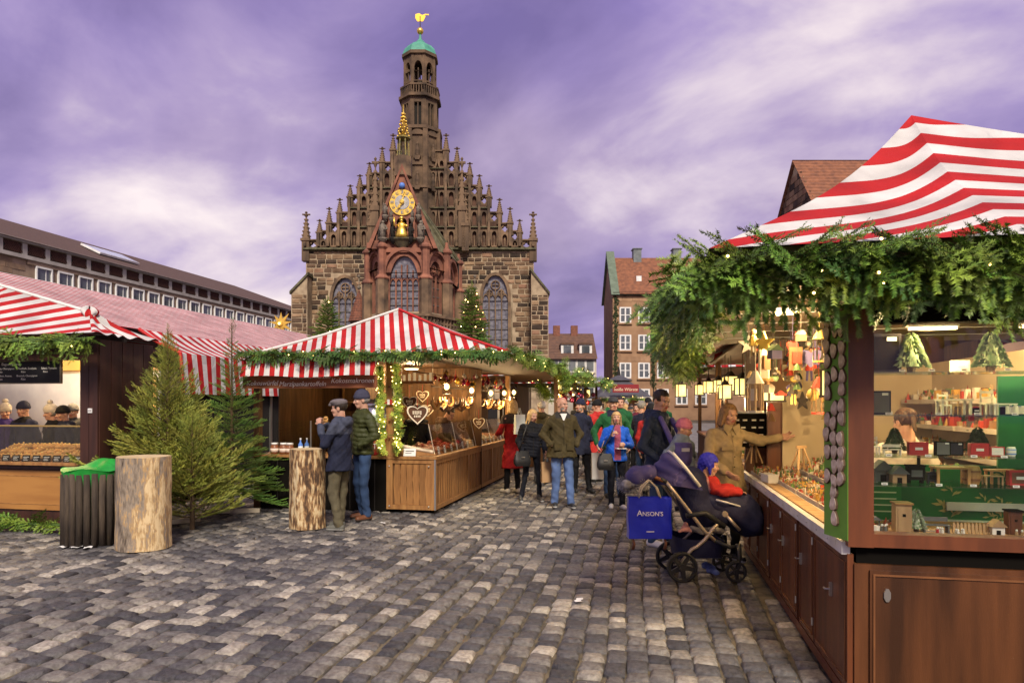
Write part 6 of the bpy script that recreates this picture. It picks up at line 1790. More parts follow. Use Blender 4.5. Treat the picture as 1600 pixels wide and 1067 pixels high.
# baguettes
bg = MB()
bg.tube([(-.13, 0, 0), (-.11, 0, .01), (0, 0, .02), (.11, 0, .01), (.13, 0, 0)], [.012, .034, .042, .034, .012], 10)
for k in range(3): bg.tube([(-.07 + k * .06, -.02, .055), (-.04 + k * .06, .02, .06)], .009, 5, 1)
bg_me = bg.mesh('baguette', [M('bread_crust', (.46, .24, .07), .6, (.32, .14, .035), 9, rnd=.2), M('cheese_top', (.65, .42, .12), .5)], True)
rg = random.Random(12); bi = 0
for row in range(3):
 for k in range(11):
  x_ = -7.62 - k * .13 - row * .03
  o = obj('baguette', bg_me, None, (x_, BY + .22 + row * .15, .93 + row * .055 + rg.uniform(0, .02)), (rg.uniform(-.1, .1), rg.uniform(-.1, .1), R(90) + rg.uniform(-.5, .2)), rg.uniform(.95, 1.2))
  tag(o, 'crusty filled baguette, %s row, %s from the dark pillar' % (('front', 'middle', 'back')[row], ORD[k]), 'baguette', 'baguettes on the counter')
for k in range(8):
 o = obj('baguette', bg_me, None, (-7.85 - (k % 4) * .27, BY + .68, .93 + .10 * (k // 4)), (0, 0, rg.uniform(-.1, .1)), 1.25)
 tag(o, 'unsliced baguette stacked at the back, %s layer, %s from the pillar' % (('lower', 'upper')[k // 4], ORD[k % 4]), 'baguette', 'baguettes on the counter')
for k in range(9):
 c_ = MB(); c_.box(-.062, .062, -.002, .002, 0, .09); c_.box(-.045, .045, -.003, -.0021, .06, .068, 1); c_.box(-.045, .02, -.003, -.0021, .04, .047, 1); c_.box(-.045, .03, -.003, -.0021, .02, .027, 1)
 tag(c_.build('price_sign', [m_black, m_wtext], None, False, (-7.53 - k * .165, BY + .045, .901), (R(-8), 0, 0)), 'small black price sign before the baguettes, %s from the pillar' % ORD[k], 'price sign', 'price signs on the baguette counter')
for i, (x_, y_) in enumerate(((-8.2, 8.4), (-9.4, 8.4))): lamp('lamp_light', (x_, y_, 2.35), 16)  # second lamp is added without a visible source
hl = thing('hanging_lamp', 'round warm lamp glowing under the baguette stall ceiling', 'lamp', (-8.3, 8.5, 2.40)); MB().lathe([(.14, -.04), (.15, 0), (.04, .03)], 14).build('shade', M('lamp_disc', (1, .8, .45), .5, emit=1.6), hl); MB().tube([(0, 0, .03), (0, 0, .07)], .01, 5).build('stem', m_metal, hl)
# ------------------------------------------------------------------ long striped tent row behind
m_strL = stripes('tent_stripe_long', .145, c1=(.36, .012, .016))
lt = thing('long_tent', 'long low tent with finely striped pale red roof receding toward the church', 'tent', (-8.7, 11.5, 0))
oT = Vector((-8.7, 11.5, 0))
yE = 42.0
rid, cre, vt, vb = (-13.0, 4.39), (-9.62, 3.13), (-8.72, 2.66), (-8.66, 1.88)
mb = MB(); mb.grid(lambda s, t: Vector((cre[0] + (rid[0] - cre[0]) * t, 10.2 + (yE - 10.2) * s, cre[1] + (rid[1] - cre[1]) * t - .06 * math.sin(PI * t))) - oT, 50, 10, 0, lambda s, t: (t * 3.6, 0)); mb.build('roof_cloth', m_strL, lt, True)
mb = MB(); mb.grid(lambda s, t: Vector((rid[0] - 4 * t, 10.2 + (yE - 10.2) * s, rid[1] - 1.5 * t)) - oT, 30, 4, 0, lambda s, t: (t * 4.2, 0)); mb.build('roof_cloth', m_strL, lt, True)
m_strF = stripes('tent_stripe_flap', .30)
mb = MB(); mb.grid(lambda s, t: Vector((cre[0] + (vt[0] - cre[0]) * t, 11.5 + 22 * s, cre[1] + (vt[1] - cre[1]) * t - .05 * math.sin(PI * t))) - oT, 80, 6, 0, lambda s, t: (22 * s + .16, 0)); mb.build('flap', m_strF, lt, True)
mb = MB(); mb.grid(lambda s, t: Vector((vt[0] + .06 * t + .035 * t * math.sin(s * 90), 11.5 + 22 * s, vt[1] + (vb[1] - vt[1]) * t)) - oT, 160, 6, 0, lambda s, t: (22 * s + .16, 0)); mb.build('valance', m_strF, lt, True)
MB().tube([Vector((cre[0], 11.47, cre[1])) - oT, Vector(((cre[0] + vt[0]) / 2, 11.47, (cre[1] + vt[1]) / 2 - .04)) - oT, Vector((vt[0], 11.47, vt[1])) - oT, Vector((vb[0], 11.47, vb[1])) - oT], .035, 6).build('edge_binding', M('binding_red', (.42, .02, .02), .7), lt)
MB().box(-3.6, -.1, .4, 28, -.0, 2.0).build('tent_inner_shade', m_dark, lt)  # near-black block standing in for the dark inside of the tent
MB().box(-4.0, -1.0, -.3, -.25, 0, 3.0).build('tent_end_shade', m_dark, lt)  # near-black sheet painting the shaded gap at the tent's end
for k in range(8): MB().box(-.15, -.07, .2 + k * 3, .28 + k * 3, 0, 2.6).build('tent_pole', m_metal, lt)
# ------------------------------------------------------------------ stalls farther down the aisle
def row_stall(name, label, x0, x1, y0, y1, face, seed, m_roof, ez=2.45, rh=.85):
 t = thing(name, label, 'market stall', ((x0 + x1) / 2, y0, 0))
 o = Vector(((x0 + x1) / 2, y0, 0))
 def B(n, a, b, c, d, e, f, m_): MB().box(a - o.x, b - o.x, c - o.y, d - o.y, e, f).build(n, m_, t)
 B('base', x0, x1, y0, y1, 0, .82, m_sd); B('counter_top', x0 - .04, x1 + .04, y0 - .04, y1 + .04, .821, .87, m_sw2)
 for (a, b) in ((x0, y0), (x1 - .1, y0), (x0, y1 - .1), (x1 - .1, y1 - .1)): B('post', a, a + .1, b, b + .1, .871, ez, m_sd)
 xb = x0 if face > 0 else x1 - .05
 B('back_wall', xb + (.12 if face > 0 else -.12), xb + .05 + (.12 if face > 0 else -.12), y0 + .12, y1 - .12, .871, ez - .01, m_sd)
 B('ceiling', x0 - .1, x1 + .1, y0 - .1, y1 + .1, ez, ez + .03, m_sd)
 ov = .55
 a, b, c, d = Vector((x0 - ov, y0 - ov, ez)), Vector((x1 + ov, y0 - ov, ez)), Vector((x1 + ov, y1 + ov, ez)), Vector((x0 - ov, y1 + ov, ez))
 r1, r2 = Vector(((x0 + x1) / 2, y0 + 1.0, ez + rh)), Vector(((x0 + x1) / 2, y1 - 1.0, ez + rh))
 pyr(a, b, r1, o, t, m_roof); pyr(b, c, r1, o, t, m_roof, A2=r2); pyr(c, d, r2, o, t, m_roof); pyr(d, a, r2, o, t, m_roof, A2=r1)
 return t
rs3 = row_stall('aisle_stall', 'striped market stall just beyond the sweets stall', -5.6, -2.4, 18.2, 23.0, 1, 3, stripes('tent_stripe_aisle', .3))
garland('fir_garland', 'fir garland on the stall just beyond the sweets stall', jig((-1.85, 17.6, 2.48), (-1.85, 23.4, 2.45), 8, .05, 51), 90, .18, TW_S, 52, 'fir garlands on the stalls', .3, 12, (.2, -.3, .2), (.9, 1.4))
rs4 = row_stall('aisle_stall', 'far striped market stall at the aisle end on the left', -5.4, -2.2, 24.6, 30.0, 1, 4, stripes('tent_stripe_aisle', .3))
garland('fir_garland', 'fir garland on the far left stall at the aisle end', jig((-1.65, 24.1, 2.48), (-1.65, 30, 2.45), 8, .05, 53), 70, .2, TW_S, 54, 'fir garlands on the stalls', .3, 8, (.2, -.3, .2), (1.1, 1.6))
for i, (px, py, d_) in enumerate(((848, 612, 20.5), (872, 616, 23), (905, 619, 29))):
 fb = garland('fir_bush', 'bushy fir top standing on the left stall roofs, %s' % ('nearest', 'middle', 'farthest')[i], jig(W(px - 8, py - 12, d_), W(px + 8, py + 6, d_), 3, .05, 60 + i), 46, .28, TW_S, 61 + i, 'fir bushes on the left stall roofs', .1, 5, (0, -.2, .3), (1.2, 1.7), cat='fir bush')
rs5 = row_stall('leather_stall', 'market stall of hanging leather straps beyond the ornament stall', 1.3, 4.2, 9.4, 14.2, -1, 5, stripes('tent_stripe_aisle', .3), 2.5)
garland('fir_garland', 'fir garland continuing along the leather stall eave', jig((.55, 9.2, 2.42), (.60, 15.0, 2.42), 8, .05, 55), 90, .17, TW_A, 56, 'fir garlands on the stalls', .7, 8, (-.4, -.3, 0), (.9, 1.3))
rs6 = row_stall('aisle_stall', 'far striped market stall at the aisle end on the right', 1.5, 4.4, 16.0, 22.0, -1, 6, stripes('tent_stripe_aisle', .3), 2.5)
m_lea = M('leather_strap', (.075, .035, .018), .5, (.035, .018, .012), 6, rnd=.3)
for k in range(13):
 b = MB(); b.grid(lambda s, t: (.022 * (s - .5) * 2, .012 * math.sin(t * 5 + k), -.85 * t), 2, 8); b.grid(lambda s, t: (.022 * (s - .5) * 2, .012 * math.sin(t * 5 + k) + .005, -.85 * t), 2, 8, flip=True)
 o = b.build('leather_strap', m_lea, None, True, (1.02 + .012 * (k % 3), 9.55 + k * .062, 1.92), (0, 0, R(60))); tag(o, 'long brown leather strap in the hanging bundle, %s from the near end' % ORD[k], 'strap', 'leather straps')
MB().tube([(.9 - 2.75, .1, 1.93), (.9 - 2.75 + .12, 1.0, 1.93)], .012, 6).build('strap_rail', m_metal, rs5)
goods('goods_tray', 'tray of small jars on the leather stall counter', 1.3, 1.75, 9.5, 10.6, .88, .95, 90, 71, .10, .03)
goods('goods_tray', 'tray of small pots on the leather stall counter, farther one', 1.3, 1.75, 10.7, 12.0, .88, .95, 90, 72, .10, .03)
for i, (x_, y_, z_) in enumerate(((1.15, 10.2, 1.98), (1.2, 11.0, 2.0), (1.2, 12.4, 2.0), (1.3, 13.6, 2.05))): lantern('lit glass lantern in the leather stall, %s from the front' % ORD[i], (x_, y_, z_), 1.15, 9, .35, .3, 'lantern', 'lanterns in the leather stall')
for i, (x_, y_, z_) in enumerate(((-2.5, 19.0, 2.1), (-2.5, 21.5, 2.1), (-2.3, 26, 2.1), (1.4, 17, 2.1), (1.4, 20, 2.1))): lantern('lit lantern in a far aisle stall, %s %s' % (('left row', 'right row')[x_ > 0], ORD[i % 3]), (x_, y_, z_), 1.5, 14, .3, .3, 'lantern', 'lanterns in the far aisle stalls')
rq = random.Random(77)
for i in range(26):
 y_ = 18.5 + i * .4; c = i % 5; b = MB(); b.ball((0, 0, 0), .09, n=8); b.tube([(0, 0, .08), (0, 0, .4)], .004, 3)
 tag(b.build('bauble', CB[c], None, True, (-2.3 + rq.uniform(-.2, .1), y_, 1.85 + rq.uniform(-.15, .25))), '%s ball ornament in the far left stalls, %s of its colour' % (CC[c], ORD[i // 5]), 'bauble', 'ball ornaments in the far left stalls')
# sausage stall closing the aisle
D_s = 31.0
sg_ = thing('sausage_stall', 'slate-roofed sausage stall with red sign closing the aisle', 'market stall', c2w((975 - CX) * D_s / F, D_s, 0), YAW)
hw_ = 44 * D_s / F; zev, zrt, ztp = EYE + (HZ - 621) * D_s / F, EYE + (HZ - 595) * D_s / F, EYE + (HZ - 583) * D_s / F
m_sl = M('slate_roof', (.075, .072, .085), .7, (.05, .048, .058), 3, bump=.5, bscale=14)
mb = MB(); mb.add([(-hw_ * 1.0, -.2, zev), (hw_ * 1.0, -.2, zev), (hw_ * 1.0, 3.2, zev), (-hw_ * 1.0, 3.2, zev), (-hw_ * .36, 1.0, zrt), (hw_ * .36, 1.0, zrt), (hw_ * .36, 2.0, zrt), (-hw_ * .36, 2.0, zrt)], [(0, 1, 5, 4), (1, 2, 6, 5), (2, 3, 7, 6), (3, 0, 4, 7)]); mb.build('roof', m_sl, sg_)
mb = MB(); mb.prism([(-hw_ * .40, .9), (hw_ * .40, .9), (hw_ * .40, 2.1), (-hw_ * .40, 2.1)], zrt + .05, zrt + .10); mb.prism([(-hw_ * .33, 1.05), (hw_ * .33, 1.05), (hw_ * .33, 1.95), (-hw_ * .33, 1.95)], zrt - .02, zrt + .05); mb.add([(-hw_ * .38, .92, zrt + .1), (hw_ * .38, .92, zrt + .1), (hw_ * .38, 2.08, zrt + .1), (-hw_ * .38, 2.08, zrt + .1), (0, 1.5, ztp)], [(0, 1, 4), (1, 2, 4), (2, 3, 4), (3, 0, 4)]); mb.build('roof_cap', m_sl, sg_)
MB().tube([(0, 1.5, ztp - .05), (0, 1.5, ztp + .35)], [.10, .03], 8).build('finial', m_dark, sg_)
MB().box(-hw_, hw_, -.24, -.2, zev - .10, zev + .02).build('eaves_board', m_cream, sg_)
MB().box(-hw_ * .85, hw_ * .85, 0, 3.0, 0, 1.1).build('counter', m_mah2, sg_); MB().box(-hw_ * .9, hw_ * .9, 2.6, 2.7, 1.1, zev).build('back_wall', m_mah2, sg_)
for s_ in (-1, 1): MB().box(s_ * hw_ * .85 - .07, s_ * hw_ * .85 + .07, 0, .14, 1.1, zev - .1).build('post', m_sw2, sg_)
sb = MB(); sb.box(-.58, .58, -.62, -.56, 0, .36); sb = sb.build('sign', M('sign_red', (.20, .015, .02), .5), sg_, False, (-.02, 0, zev + .22))
text('lettering', 'heiße Würste', .19, M('sign_cream', (.70, .58, .40), .6), sb, (-.0, -.625, .13), (R(90), 0, 0), .1, .003)
garland('fir_garland', 'fir garland under the slate roof of the sausage stall', [c2w((938 - CX) * D_s / F, D_s - .45, zev - .08), c2w((1012 - CX) * D_s / F, D_s - .45, zev - .08)], 60, .14, TW_S, 58, 'fir garlands on the stalls', .3, 10, (0, -.3, 0), (1.0, 1.4))
lamp('lamp_light', c2w((965 - CX) * D_s / F, D_s + .9, zev - .35), 30)  # added lamp brightening the inside of the sausage stall
for i, px in enumerate((954, 976, 996)): lantern('globe of warm light under the sausage stall eave, %s' % ('left', 'middle', 'right')[i], c2w((px - CX) * D_s / F, D_s - .05, zev - .40), 1.5, 0, .3, .3, 'lantern', 'lanterns under the sausage stall eave')

# ceiling fittings added for the sourceless lamps that brighten the stalls
fx_r = MB().lathe([(.14, .012), (.14, .03), (.03, .05), (.03, .12)], 16).mesh('lamp_ring', m_metal); fx_d = MB().lathe([(.12, 0), (.13, .011)], 16).mesh('lit_disc', M('lamp_disc', (1, .80, .45), .5, emit=1.6))
for lab, loc in (('added round ceiling lamp deep inside the ornament stall', (2.2, 5.6, 2.33)), ('added round ceiling lamp over the sweets seller', (-4.3, 12.0, 2.33)), ('added round ceiling lamp at the dark front end of the sweets stall', (-5.3, 11.6, 2.38)), ('added round ceiling lamp at the rear of the sweets stall', (-4.2, 14.5, 2.33)),
  ('added round ceiling lamp left of the baguette stall lamp', (-9.4, 8.4, 2.38)), ('added round lamp before the pale booth wall', (-9.7, 10.3, 2.28)), ('added round ceiling lamp inside the sausage stall', tuple(c2w((965 - CX) * D_s / F, D_s + .9, zev - .30)))):
 t = thing('ceiling_lamp', lab, 'lamp', loc, 0, 'added round ceiling lamps'); obj('lamp_ring', fx_r, t); obj('lit_disc', fx_d, t)
# ------------------------------------------------------------------ trees, stumps, bin
def Gp(px, py): return W(px, py, EYE * F / (py - HZ)) * 1.0
t_ = c2w((262 - CX) / F * 9.6, 9.6)
fir_tree('cut_fir', 'broad yellow-green cut spruce leaning behind the bark stump', t_, 2.75, 1.45, BR_Y, 140, 3, 'cut firs between the stalls', low=.10, power=1.05, tilt=(.05, .95), bare=.05, shape=1.25)
t2 = c2w((362 - CX) / F * 10.6, 10.6)
fir_tree('cut_fir', 'slim green cut spruce with bare twiggy top beside the sweets stall', t2, 2.95, .95, BR_G, 110, 5, 'cut firs between the stalls', low=.10, power=1.15, tilt=(-.25, .9), bare=.10, shape=1.35)
t3 = c2w((300 - CX) / F * 9.2, 9.2)
fir_tree('cut_fir', 'low bushy spruce between the two taller cut firs', t3, 1.55, 1.0, BR_Y, 60, 8, 'cut firs between the stalls', low=.08, tilt=(.1, .9), bare=.03)
for tt, lab, an in ((t2, 'pale wooden cross foot under the slim spruce', .4), (t_, 'pale wooden cross foot under the broad spruce', .9)):
 f = thing('tree_stand', lab, 'tree stand', (tt.x, tt.y, 0), an, 'wooden tree stands')
 MB().box(-.42, .42, -.05, .05, .0, .06).build('foot_beam', m_tray, f); MB().box(-.05, .05, -.42, .42, .061, .12).build('foot_beam', m_tray, f)
# small firs on top of the stalls in front of the church, and the star
fir_tree('rooftop_fir', 'small fir standing on a stall roof left of the church chapel', W(512, 548, 24), 1.9, .75, BR_T, 80, 11, 'firs on the stall roofs', tilt=(-.2, .5), bulbs=.06)
fir_tree('rooftop_fir', 'dense dark fir standing on a stall roof right of the church chapel', W(737, 552, 24), 2.5, .80, BR_T, 120, 12, 'firs on the stall roofs', tilt=(-.35, .4), bulbs=.16)
rs7 = row_stall('rear_stall', 'hidden striped stall behind the sweets stall carrying the firs', -8.0, -5.0, 19.5, 26.0, 1, 9, stripes('tent_stripe_aisle', .3), 2.9, .9)
sa = thing('paper_star', 'gold many-pointed star on a thin pole before the long building', 'star', W(439, 506, 30))
sm = MB()
for k in range(9):
 an = k * 2 * PI / 9; T_ = Matrix.Rotation(an, 4, 'Y')
 sm.add([T_ @ Vector(p) for p in ((-.09, -.06, .12), (.09, -.06, .12), (.09, .06, .12), (-.09, .06, .12), (0, 0, .52 + .08 * (k % 2)))], [(0, 1, 4), (1, 2, 4), (2, 3, 4), (3, 0, 4), (3, 2, 1, 0)])
sm.ball((0, 0, 0), .16, n=8)
sm.build('star_rays', M('star_gold', (.55, .34, .06), .5, metal=.3), sa); MB().tube([(0, 0, -3.2), (0, 0, -.1)], .03, 6).build('pole', m_dark, sa)
MB().ball((0, -.15, 0), .06, n=8).build('lit_core', M('star_lamp', (1, .7, .2), .5, emit=1.5), sa)
# stumps
def stump(label, px, pyb, pyt, wpx, seed, peel):
 d_ = EYE * F / (pyb - HZ); c = W(px, pyb, d_); r_ = wpx / 2 * d_ / F; h = (pyb - pyt) * d_ / F
 d_ += r_; c = W(px, pyb, d_); c.z = 0; h = (pyb - pyt) * (d_ - r_) / F
 t = thing('log_table', label, 'log', c, 0, 'upright logs used as tables')
 rg = random.Random(seed); mb = MB()
 ph = [rg.uniform(0, 6) for _ in range(6)]
 def rad(s, t_):
  an = 2 * PI * s
  return r_ * (1 + .03 * math.sin(2 * an + ph[0]) + .022 * math.sin(5 * an + ph[1] + t_ * 1.5) + .012 * math.sin(11 * an + ph[2]) + .035 * (1 - t_) ** 3 + .010 * math.sin(t_ * 17 + an * 3))
 mb.grid(lambda s, t_: (rad(s, t_) * math.cos(2 * PI * s), rad(s, t_) * math.sin(2 * PI * s), h * t_), 64, 24)
 m = bpy.data.materials.new('stump_%d' % seed); m.use_nodes = True; n, l = m.node_tree.nodes, m.node_tree.links; b = n['Principled BSDF']; b.inputs['Roughness'].default_value = .85
 tc = n.new('ShaderNodeTexCoord'); mp = n.new('ShaderNodeMapping'); mp.inputs['Scale'].default_value = (5, 5, 1.3); mp.inputs['Location'].default_value = (seed, 0, 0); l.new(tc.outputs['Object'], mp.inputs[0])
 n1 = n.new('ShaderNodeTexNoise'); n1.inputs['Scale'].default_value = 1.5; n1.inputs['Detail'].default_value = 9; n1.inputs['Roughness'].default_value = .65; l.new(mp.outputs[0], n1.inputs['Vector'])
 r1 = n.new('ShaderNodeValToRGB'); e = r1.color_ramp.elements
 if peel:
  cols = ((.30, (.055, .030, .016)), (.42, (.16, .085, .038)), (.50, (.34, .20, .09)), (.56, (.50, .36, .19)), (.66, (.58, .46, .28)))
 else:
  cols = ((.33, (.045, .032, .023)), (.43, (.155, .12, .088)), (.53, (.26, .21, .16)), (.60, (.38, .24, .105)), (.68, (.58, .44, .25)))
 e[0].position, e[0].color = cols[0][0], cols[0][1] + (1,); e[1].position, e[1].color = cols[-1][0], cols[-1][1] + (1,)
 for p_, c_ in cols[1:-1]: e.new(p_).color = c_ + (1,)
 n2 = n.new('ShaderNodeTexNoise'); n2.inputs['Scale'].default_value = 6 if peel else 9; n2.inputs['Detail'].default_value = 6; l.new(mp.outputs[0], n2.inputs['Vector'])
 ad = n.new('ShaderNodeMath'); ad.operation = 'MULTIPLY_ADD'; ad.inputs[1].default_value = .75 if peel else .42; l.new(n2.outputs['Fac'], ad.inputs[0])
 sb_ = n.new('ShaderNodeMath'); sb_.operation = 'SUBTRACT'; sb_.inputs[1].default_value = .375 if peel else .21; l.new(n1.outputs['Fac'], sb_.inputs[0]); l.new(sb_.outputs[0], ad.inputs[2])
 if not peel:     # the bark is stripped off the right-hand side
  sx = n.new('ShaderNodeSeparateXYZ'); l.new(tc.outputs['Object'], sx.inputs[0])
  mr = n.new('ShaderNodeMapRange'); mr.inputs['From Min'].default_value, mr.inputs['From Max'].default_value = .02, .16; mr.inputs['To Max'].default_value = .13; l.new(sx.outputs['X'], mr.inputs['Value'])
  a2 = n.new('ShaderNodeMath'); l.new(ad.outputs[0], a2.inputs[0]); l.new(mr.outputs[0], a2.inputs[1]); l.new(a2.outputs[0], r1.inputs['Fac'])
 else:
  l.new(ad.outputs[0], r1.inputs['Fac'])
 l.new(r1.outputs['Color'], b.inputs['Base Color'])
 bp = n.new('ShaderNodeBump'); bp.inputs['Strength'].default_value = .9; bp.inputs['Distance'].default_value = .03; l.new(ad.outputs[0], bp.inputs['Height']); l.new(bp.outputs[0], b.inputs['Normal'])
 mb.build('bark', m, t, True)
 tp = MB(); tp.prism([(rad(k / 48, 1) * .985 * math.cos(2 * PI * k / 48), rad(k / 48, 1) * .985 * math.sin(2 * PI * k / 48)) for k in range(48)], h - .03, h + .004)
 tp.build('sawn_top', M('sawn_wood', (.56, .44, .26), .75, (.42, .31, .17), 9), t)
 return t
stump('grey-brown debarked log standing beside the stake-clad bin', 224, 863, 716, 79, 3, False)
stump('flaky-barked log the two men lean on', 481, 828, 703, 56, 9, True)
# litter bin clad in stakes
d_ = EYE * F / (853 - HZ) + .22; c = W(146, 853, d_); c.z = 0
bn = thing('stake_bin', 'litter bin clad in dark round stakes with a green bag liner', 'litter bin', c, 0)
m_stk = M('dark_stake', (.075, .055, .038), .85, (.035, .026, .02), 5, stretch=(4, 4, .6), rnd=.3, bump=.4, bscale=20)
hB = (853 - 742) * (d_ - .2) / F; rB = 39 * d_ / F
rg = random.Random(6)
for k in range(24):
 an = 2 * PI * k / 24; j = rg.uniform(-.02, .02)
 s_ = MB(); s_.tube([(rB * math.cos(an), rB * math.sin(an), .0), (rB * math.cos(an + j) * 1.01, rB * math.sin(an + j) * 1.01, hB * .5), (rB * math.cos(an + j * .4), rB * math.sin(an), hB + rg.uniform(-.01, .02))], [.041, .039, .037], 9)
 s_.build('stake', m_stk, bn, True)
m_bag = M('green_bag', (.012, .30, .035), .5, (.008, .20, .025), 7, bump=.5, bscale=9, spec=.5)
mb = MB(); mb.grid(lambda s, t: ((rB - .05 + .09 * max(0, t - .55) * 2 + .008 * math.sin(s * 44)) * math.cos(2 * PI * s), (rB - .05 + .09 * max(0, t - .55) * 2 + .008 * math.sin(s * 40)) * math.sin(2 * PI * s), .06 + (hB + .0) * t + .02 * math.sin(s * 25) * t), 60, 12); mb.build('bag_liner', m_bag, bn, True)
mb = MB(); mb.grid(lambda s, t: ((rB + .035) * (1 - t * .9) * math.cos(2 * PI * s), (rB + .035) * (1 - t * .9) * math.sin(2 * PI * s), hB + .055 + .02 * math.sin(s * 25) * (1 - t) + .07 * math.sin(2 * PI * s + .4) * math.sin(PI * t) + .05 * math.sin(PI * t)), 60, 8); mb.build('bag_top', m_bag, bn, True)
rp = random.Random(5)
for k in range(3):
 pp = MB(); pp.grid(lambda s, t: ((s - .5) * .12 + .01 * math.sin(t * 7), (t - .5) * .09, .010 + .012 * math.sin(s * 4 + k) ** 2 + .005 * math.sin(t * 5)), 8, 8)
 o = pp.build('paper_scrap', m_white, None, True, (c.x - .1 + k * .16, c.y - rB - .05 + rp.uniform(-.03, .05), 0), (0, 0, k)); tag(o, 'crumpled white paper scrap at the foot of the bin, %s from the left' % ORD[k], 'paper', 'paper scraps at the bin')
for k, (px, py) in enumerate(((597, 818), (772, 805), (905, 940))):
 pp = MB(); pp.grid(lambda s, t: ((s - .5) * .10, (t - .5) * .06 + .02 * math.sin(s * 5), .012 + .008 * math.sin(s * 6 + k) ** 2), 6, 6)
 o = pp.build('paper_scrap', m_white, None, True, (*Gp(px, py).xy, .0), (0, 0, k)); tag(o, ('flattened white napkin on the cobbles below the sweets stall', 'white scrap on the cobbles before the sweets counter', 'tiny white scrap on the open cobbles')[k], 'paper')
# ------------------------------------------------------------------ people: smooth bodies from blended limbs
def sdf_c(P, a, b, ra, rb, fy=1.0):
 a, b = np.array(a, np.float32), np.array(b, np.float32)
 Q = P
 if fy != 1.0:
  Q = P.copy(); Q[:, 1] = (P[:, 1] - a[1]) / fy + a[1]
  b = b.copy(); b[1] = (b[1] - a[1]) / fy + a[1]
 ba = b - a; pa = Q - a
 hh = np.clip((pa @ ba) / max(1e-9, float(ba @ ba)), 0, 1)
 d = np.linalg.norm(pa - hh[:, None] * ba, axis=1) - (ra + (rb - ra) * hh)
 return d * (fy if fy < 1 else 1)
def sdf_e(P, c, r):
 q = P - np.array(c, np.float32); r = np.array(r, np.float32)
 k0 = np.linalg.norm(q / r, axis=1); k1 = np.linalg.norm(q / (r * r), axis=1)
 return k0 * (k0 - 1) / np.maximum(k1, 1e-6)
def smin(a, b, k):
 h = np.clip(.5 + .5 * (b - a) / k, 0, 1)
 return b + (a - b) * h - k * h * (1 - h)
def ev(P, prims, k):
 d = None
 for p in prims:
  q = sdf_c(P, *p[1:]) if p[0] == 'c' else sdf_e(P, *p[1:])
  d = q if d is None else smin(d, q, k)
 return d
def bounds(prims, pad):
 lo, hi = np.full(3, 9.0), np.full(3, -9.0)
 for p in prims:
  if p[0] == 'c':
   for c, r in ((p[1], p[3]), (p[2], p[4])):
    lo = np.minimum(lo, np.array(c) - r); hi = np.maximum(hi, np.array(c) + r)
  else:
   lo = np.minimum(lo, np.array(p[1]) - np.array(p[2])); hi = np.maximum(hi, np.array(p[1]) + np.array(p[2]))
 return lo - pad, hi + pad
def nets(fn, lo, hi, h):
 n = np.ceil((hi - lo) / h).astype(int) + 1
 ax = [lo[i] + h * np.arange(n[i]) for i in range(3)]
 P = np.stack(np.meshgrid(*ax, indexing='ij'), -1).reshape(-1, 3).astype(np.float32)
 Fv = fn(P).reshape(n)
 ins = Fv < 0
 c = np.zeros(n - 1, np.int8)
 for dx in (0, 1):
  for dy in (0, 1):
   for dz in (0, 1):
    c += ins[dx:n[0] - 1 + dx, dy:n[1] - 1 + dy, dz:n[2] - 1 + dz]
 act = np.argwhere((c > 0) & (c < 8))
 idx = -np.ones(n - 1, np.int64); idx[tuple(act.T)] = np.arange(len(act))
 acc = np.zeros((len(act), 3)); cnt = np.zeros(len(act))
 cor = [(x, y, z) for x in (0, 1) for y in (0, 1) for z in (0, 1)]
 for i in range(8):
  for j in range(i + 1, 8):
   a, b = np.array(cor[i]), np.array(cor[j])
   if np.abs(a - b).sum() != 1: continue
   fa, fb = Fv[tuple((act + a).T)], Fv[tuple((act + b).T)]
   m = (fa < 0) != (fb < 0)
   t = np.where(m, fa / np.where(m, fa - fb, 1), 0)
   acc += np.where(m[:, None], a + t[:, None] * (b - a), 0); cnt += m
 V = lo + h * (act + acc / cnt[:, None])
 Q = []
 for axn in range(3):
  o1, o2 = [(1, 2), (2, 0), (0, 1)][axn]
  s0 = [slice(None)] * 3; s1 = [slice(None)] * 3
  s0[axn] = slice(0, n[axn] - 1); s1[axn] = slice(1, n[axn])
  A, B = ins[tuple(s0)], ins[tuple(s1)]
  e = np.argwhere(A != B)
  e = e[(e[:, o1] > 0) & (e[:, o2] > 0) & (e[:, o1] < n[o1] - 1) & (e[:, o2] < n[o2] - 1)]
  d1, d2 = np.zeros(3, int), np.zeros(3, int); d1[o1] = 1; d2[o2] = 1
  q = np.stack([idx[tuple((e - d1 - d2).T)], idx[tuple((e - d2).T)], idx[tuple(e.T)], idx[tuple((e - d1).T)]], 1)
  fl = ~A[tuple(e.T)]
  q[fl] = q[fl][:, ::-1]
  Q.append(q)
 Q = np.concatenate(Q)
 return V, Q[(Q >= 0).all(1)]
def wr(P, amp, f, seed):
 x, y, z = P[:, 0], P[:, 1], P[:, 2]
 return amp * (np.sin(f * (x + .6 * z) + seed) * np.sin(f * .8 * (z * 1.1 - y) + 2 * seed) + .6 * np.sin(f * 1.9 * (y + .5 * z) + seed * 3) * np.sin(f * 1.7 * x + seed))
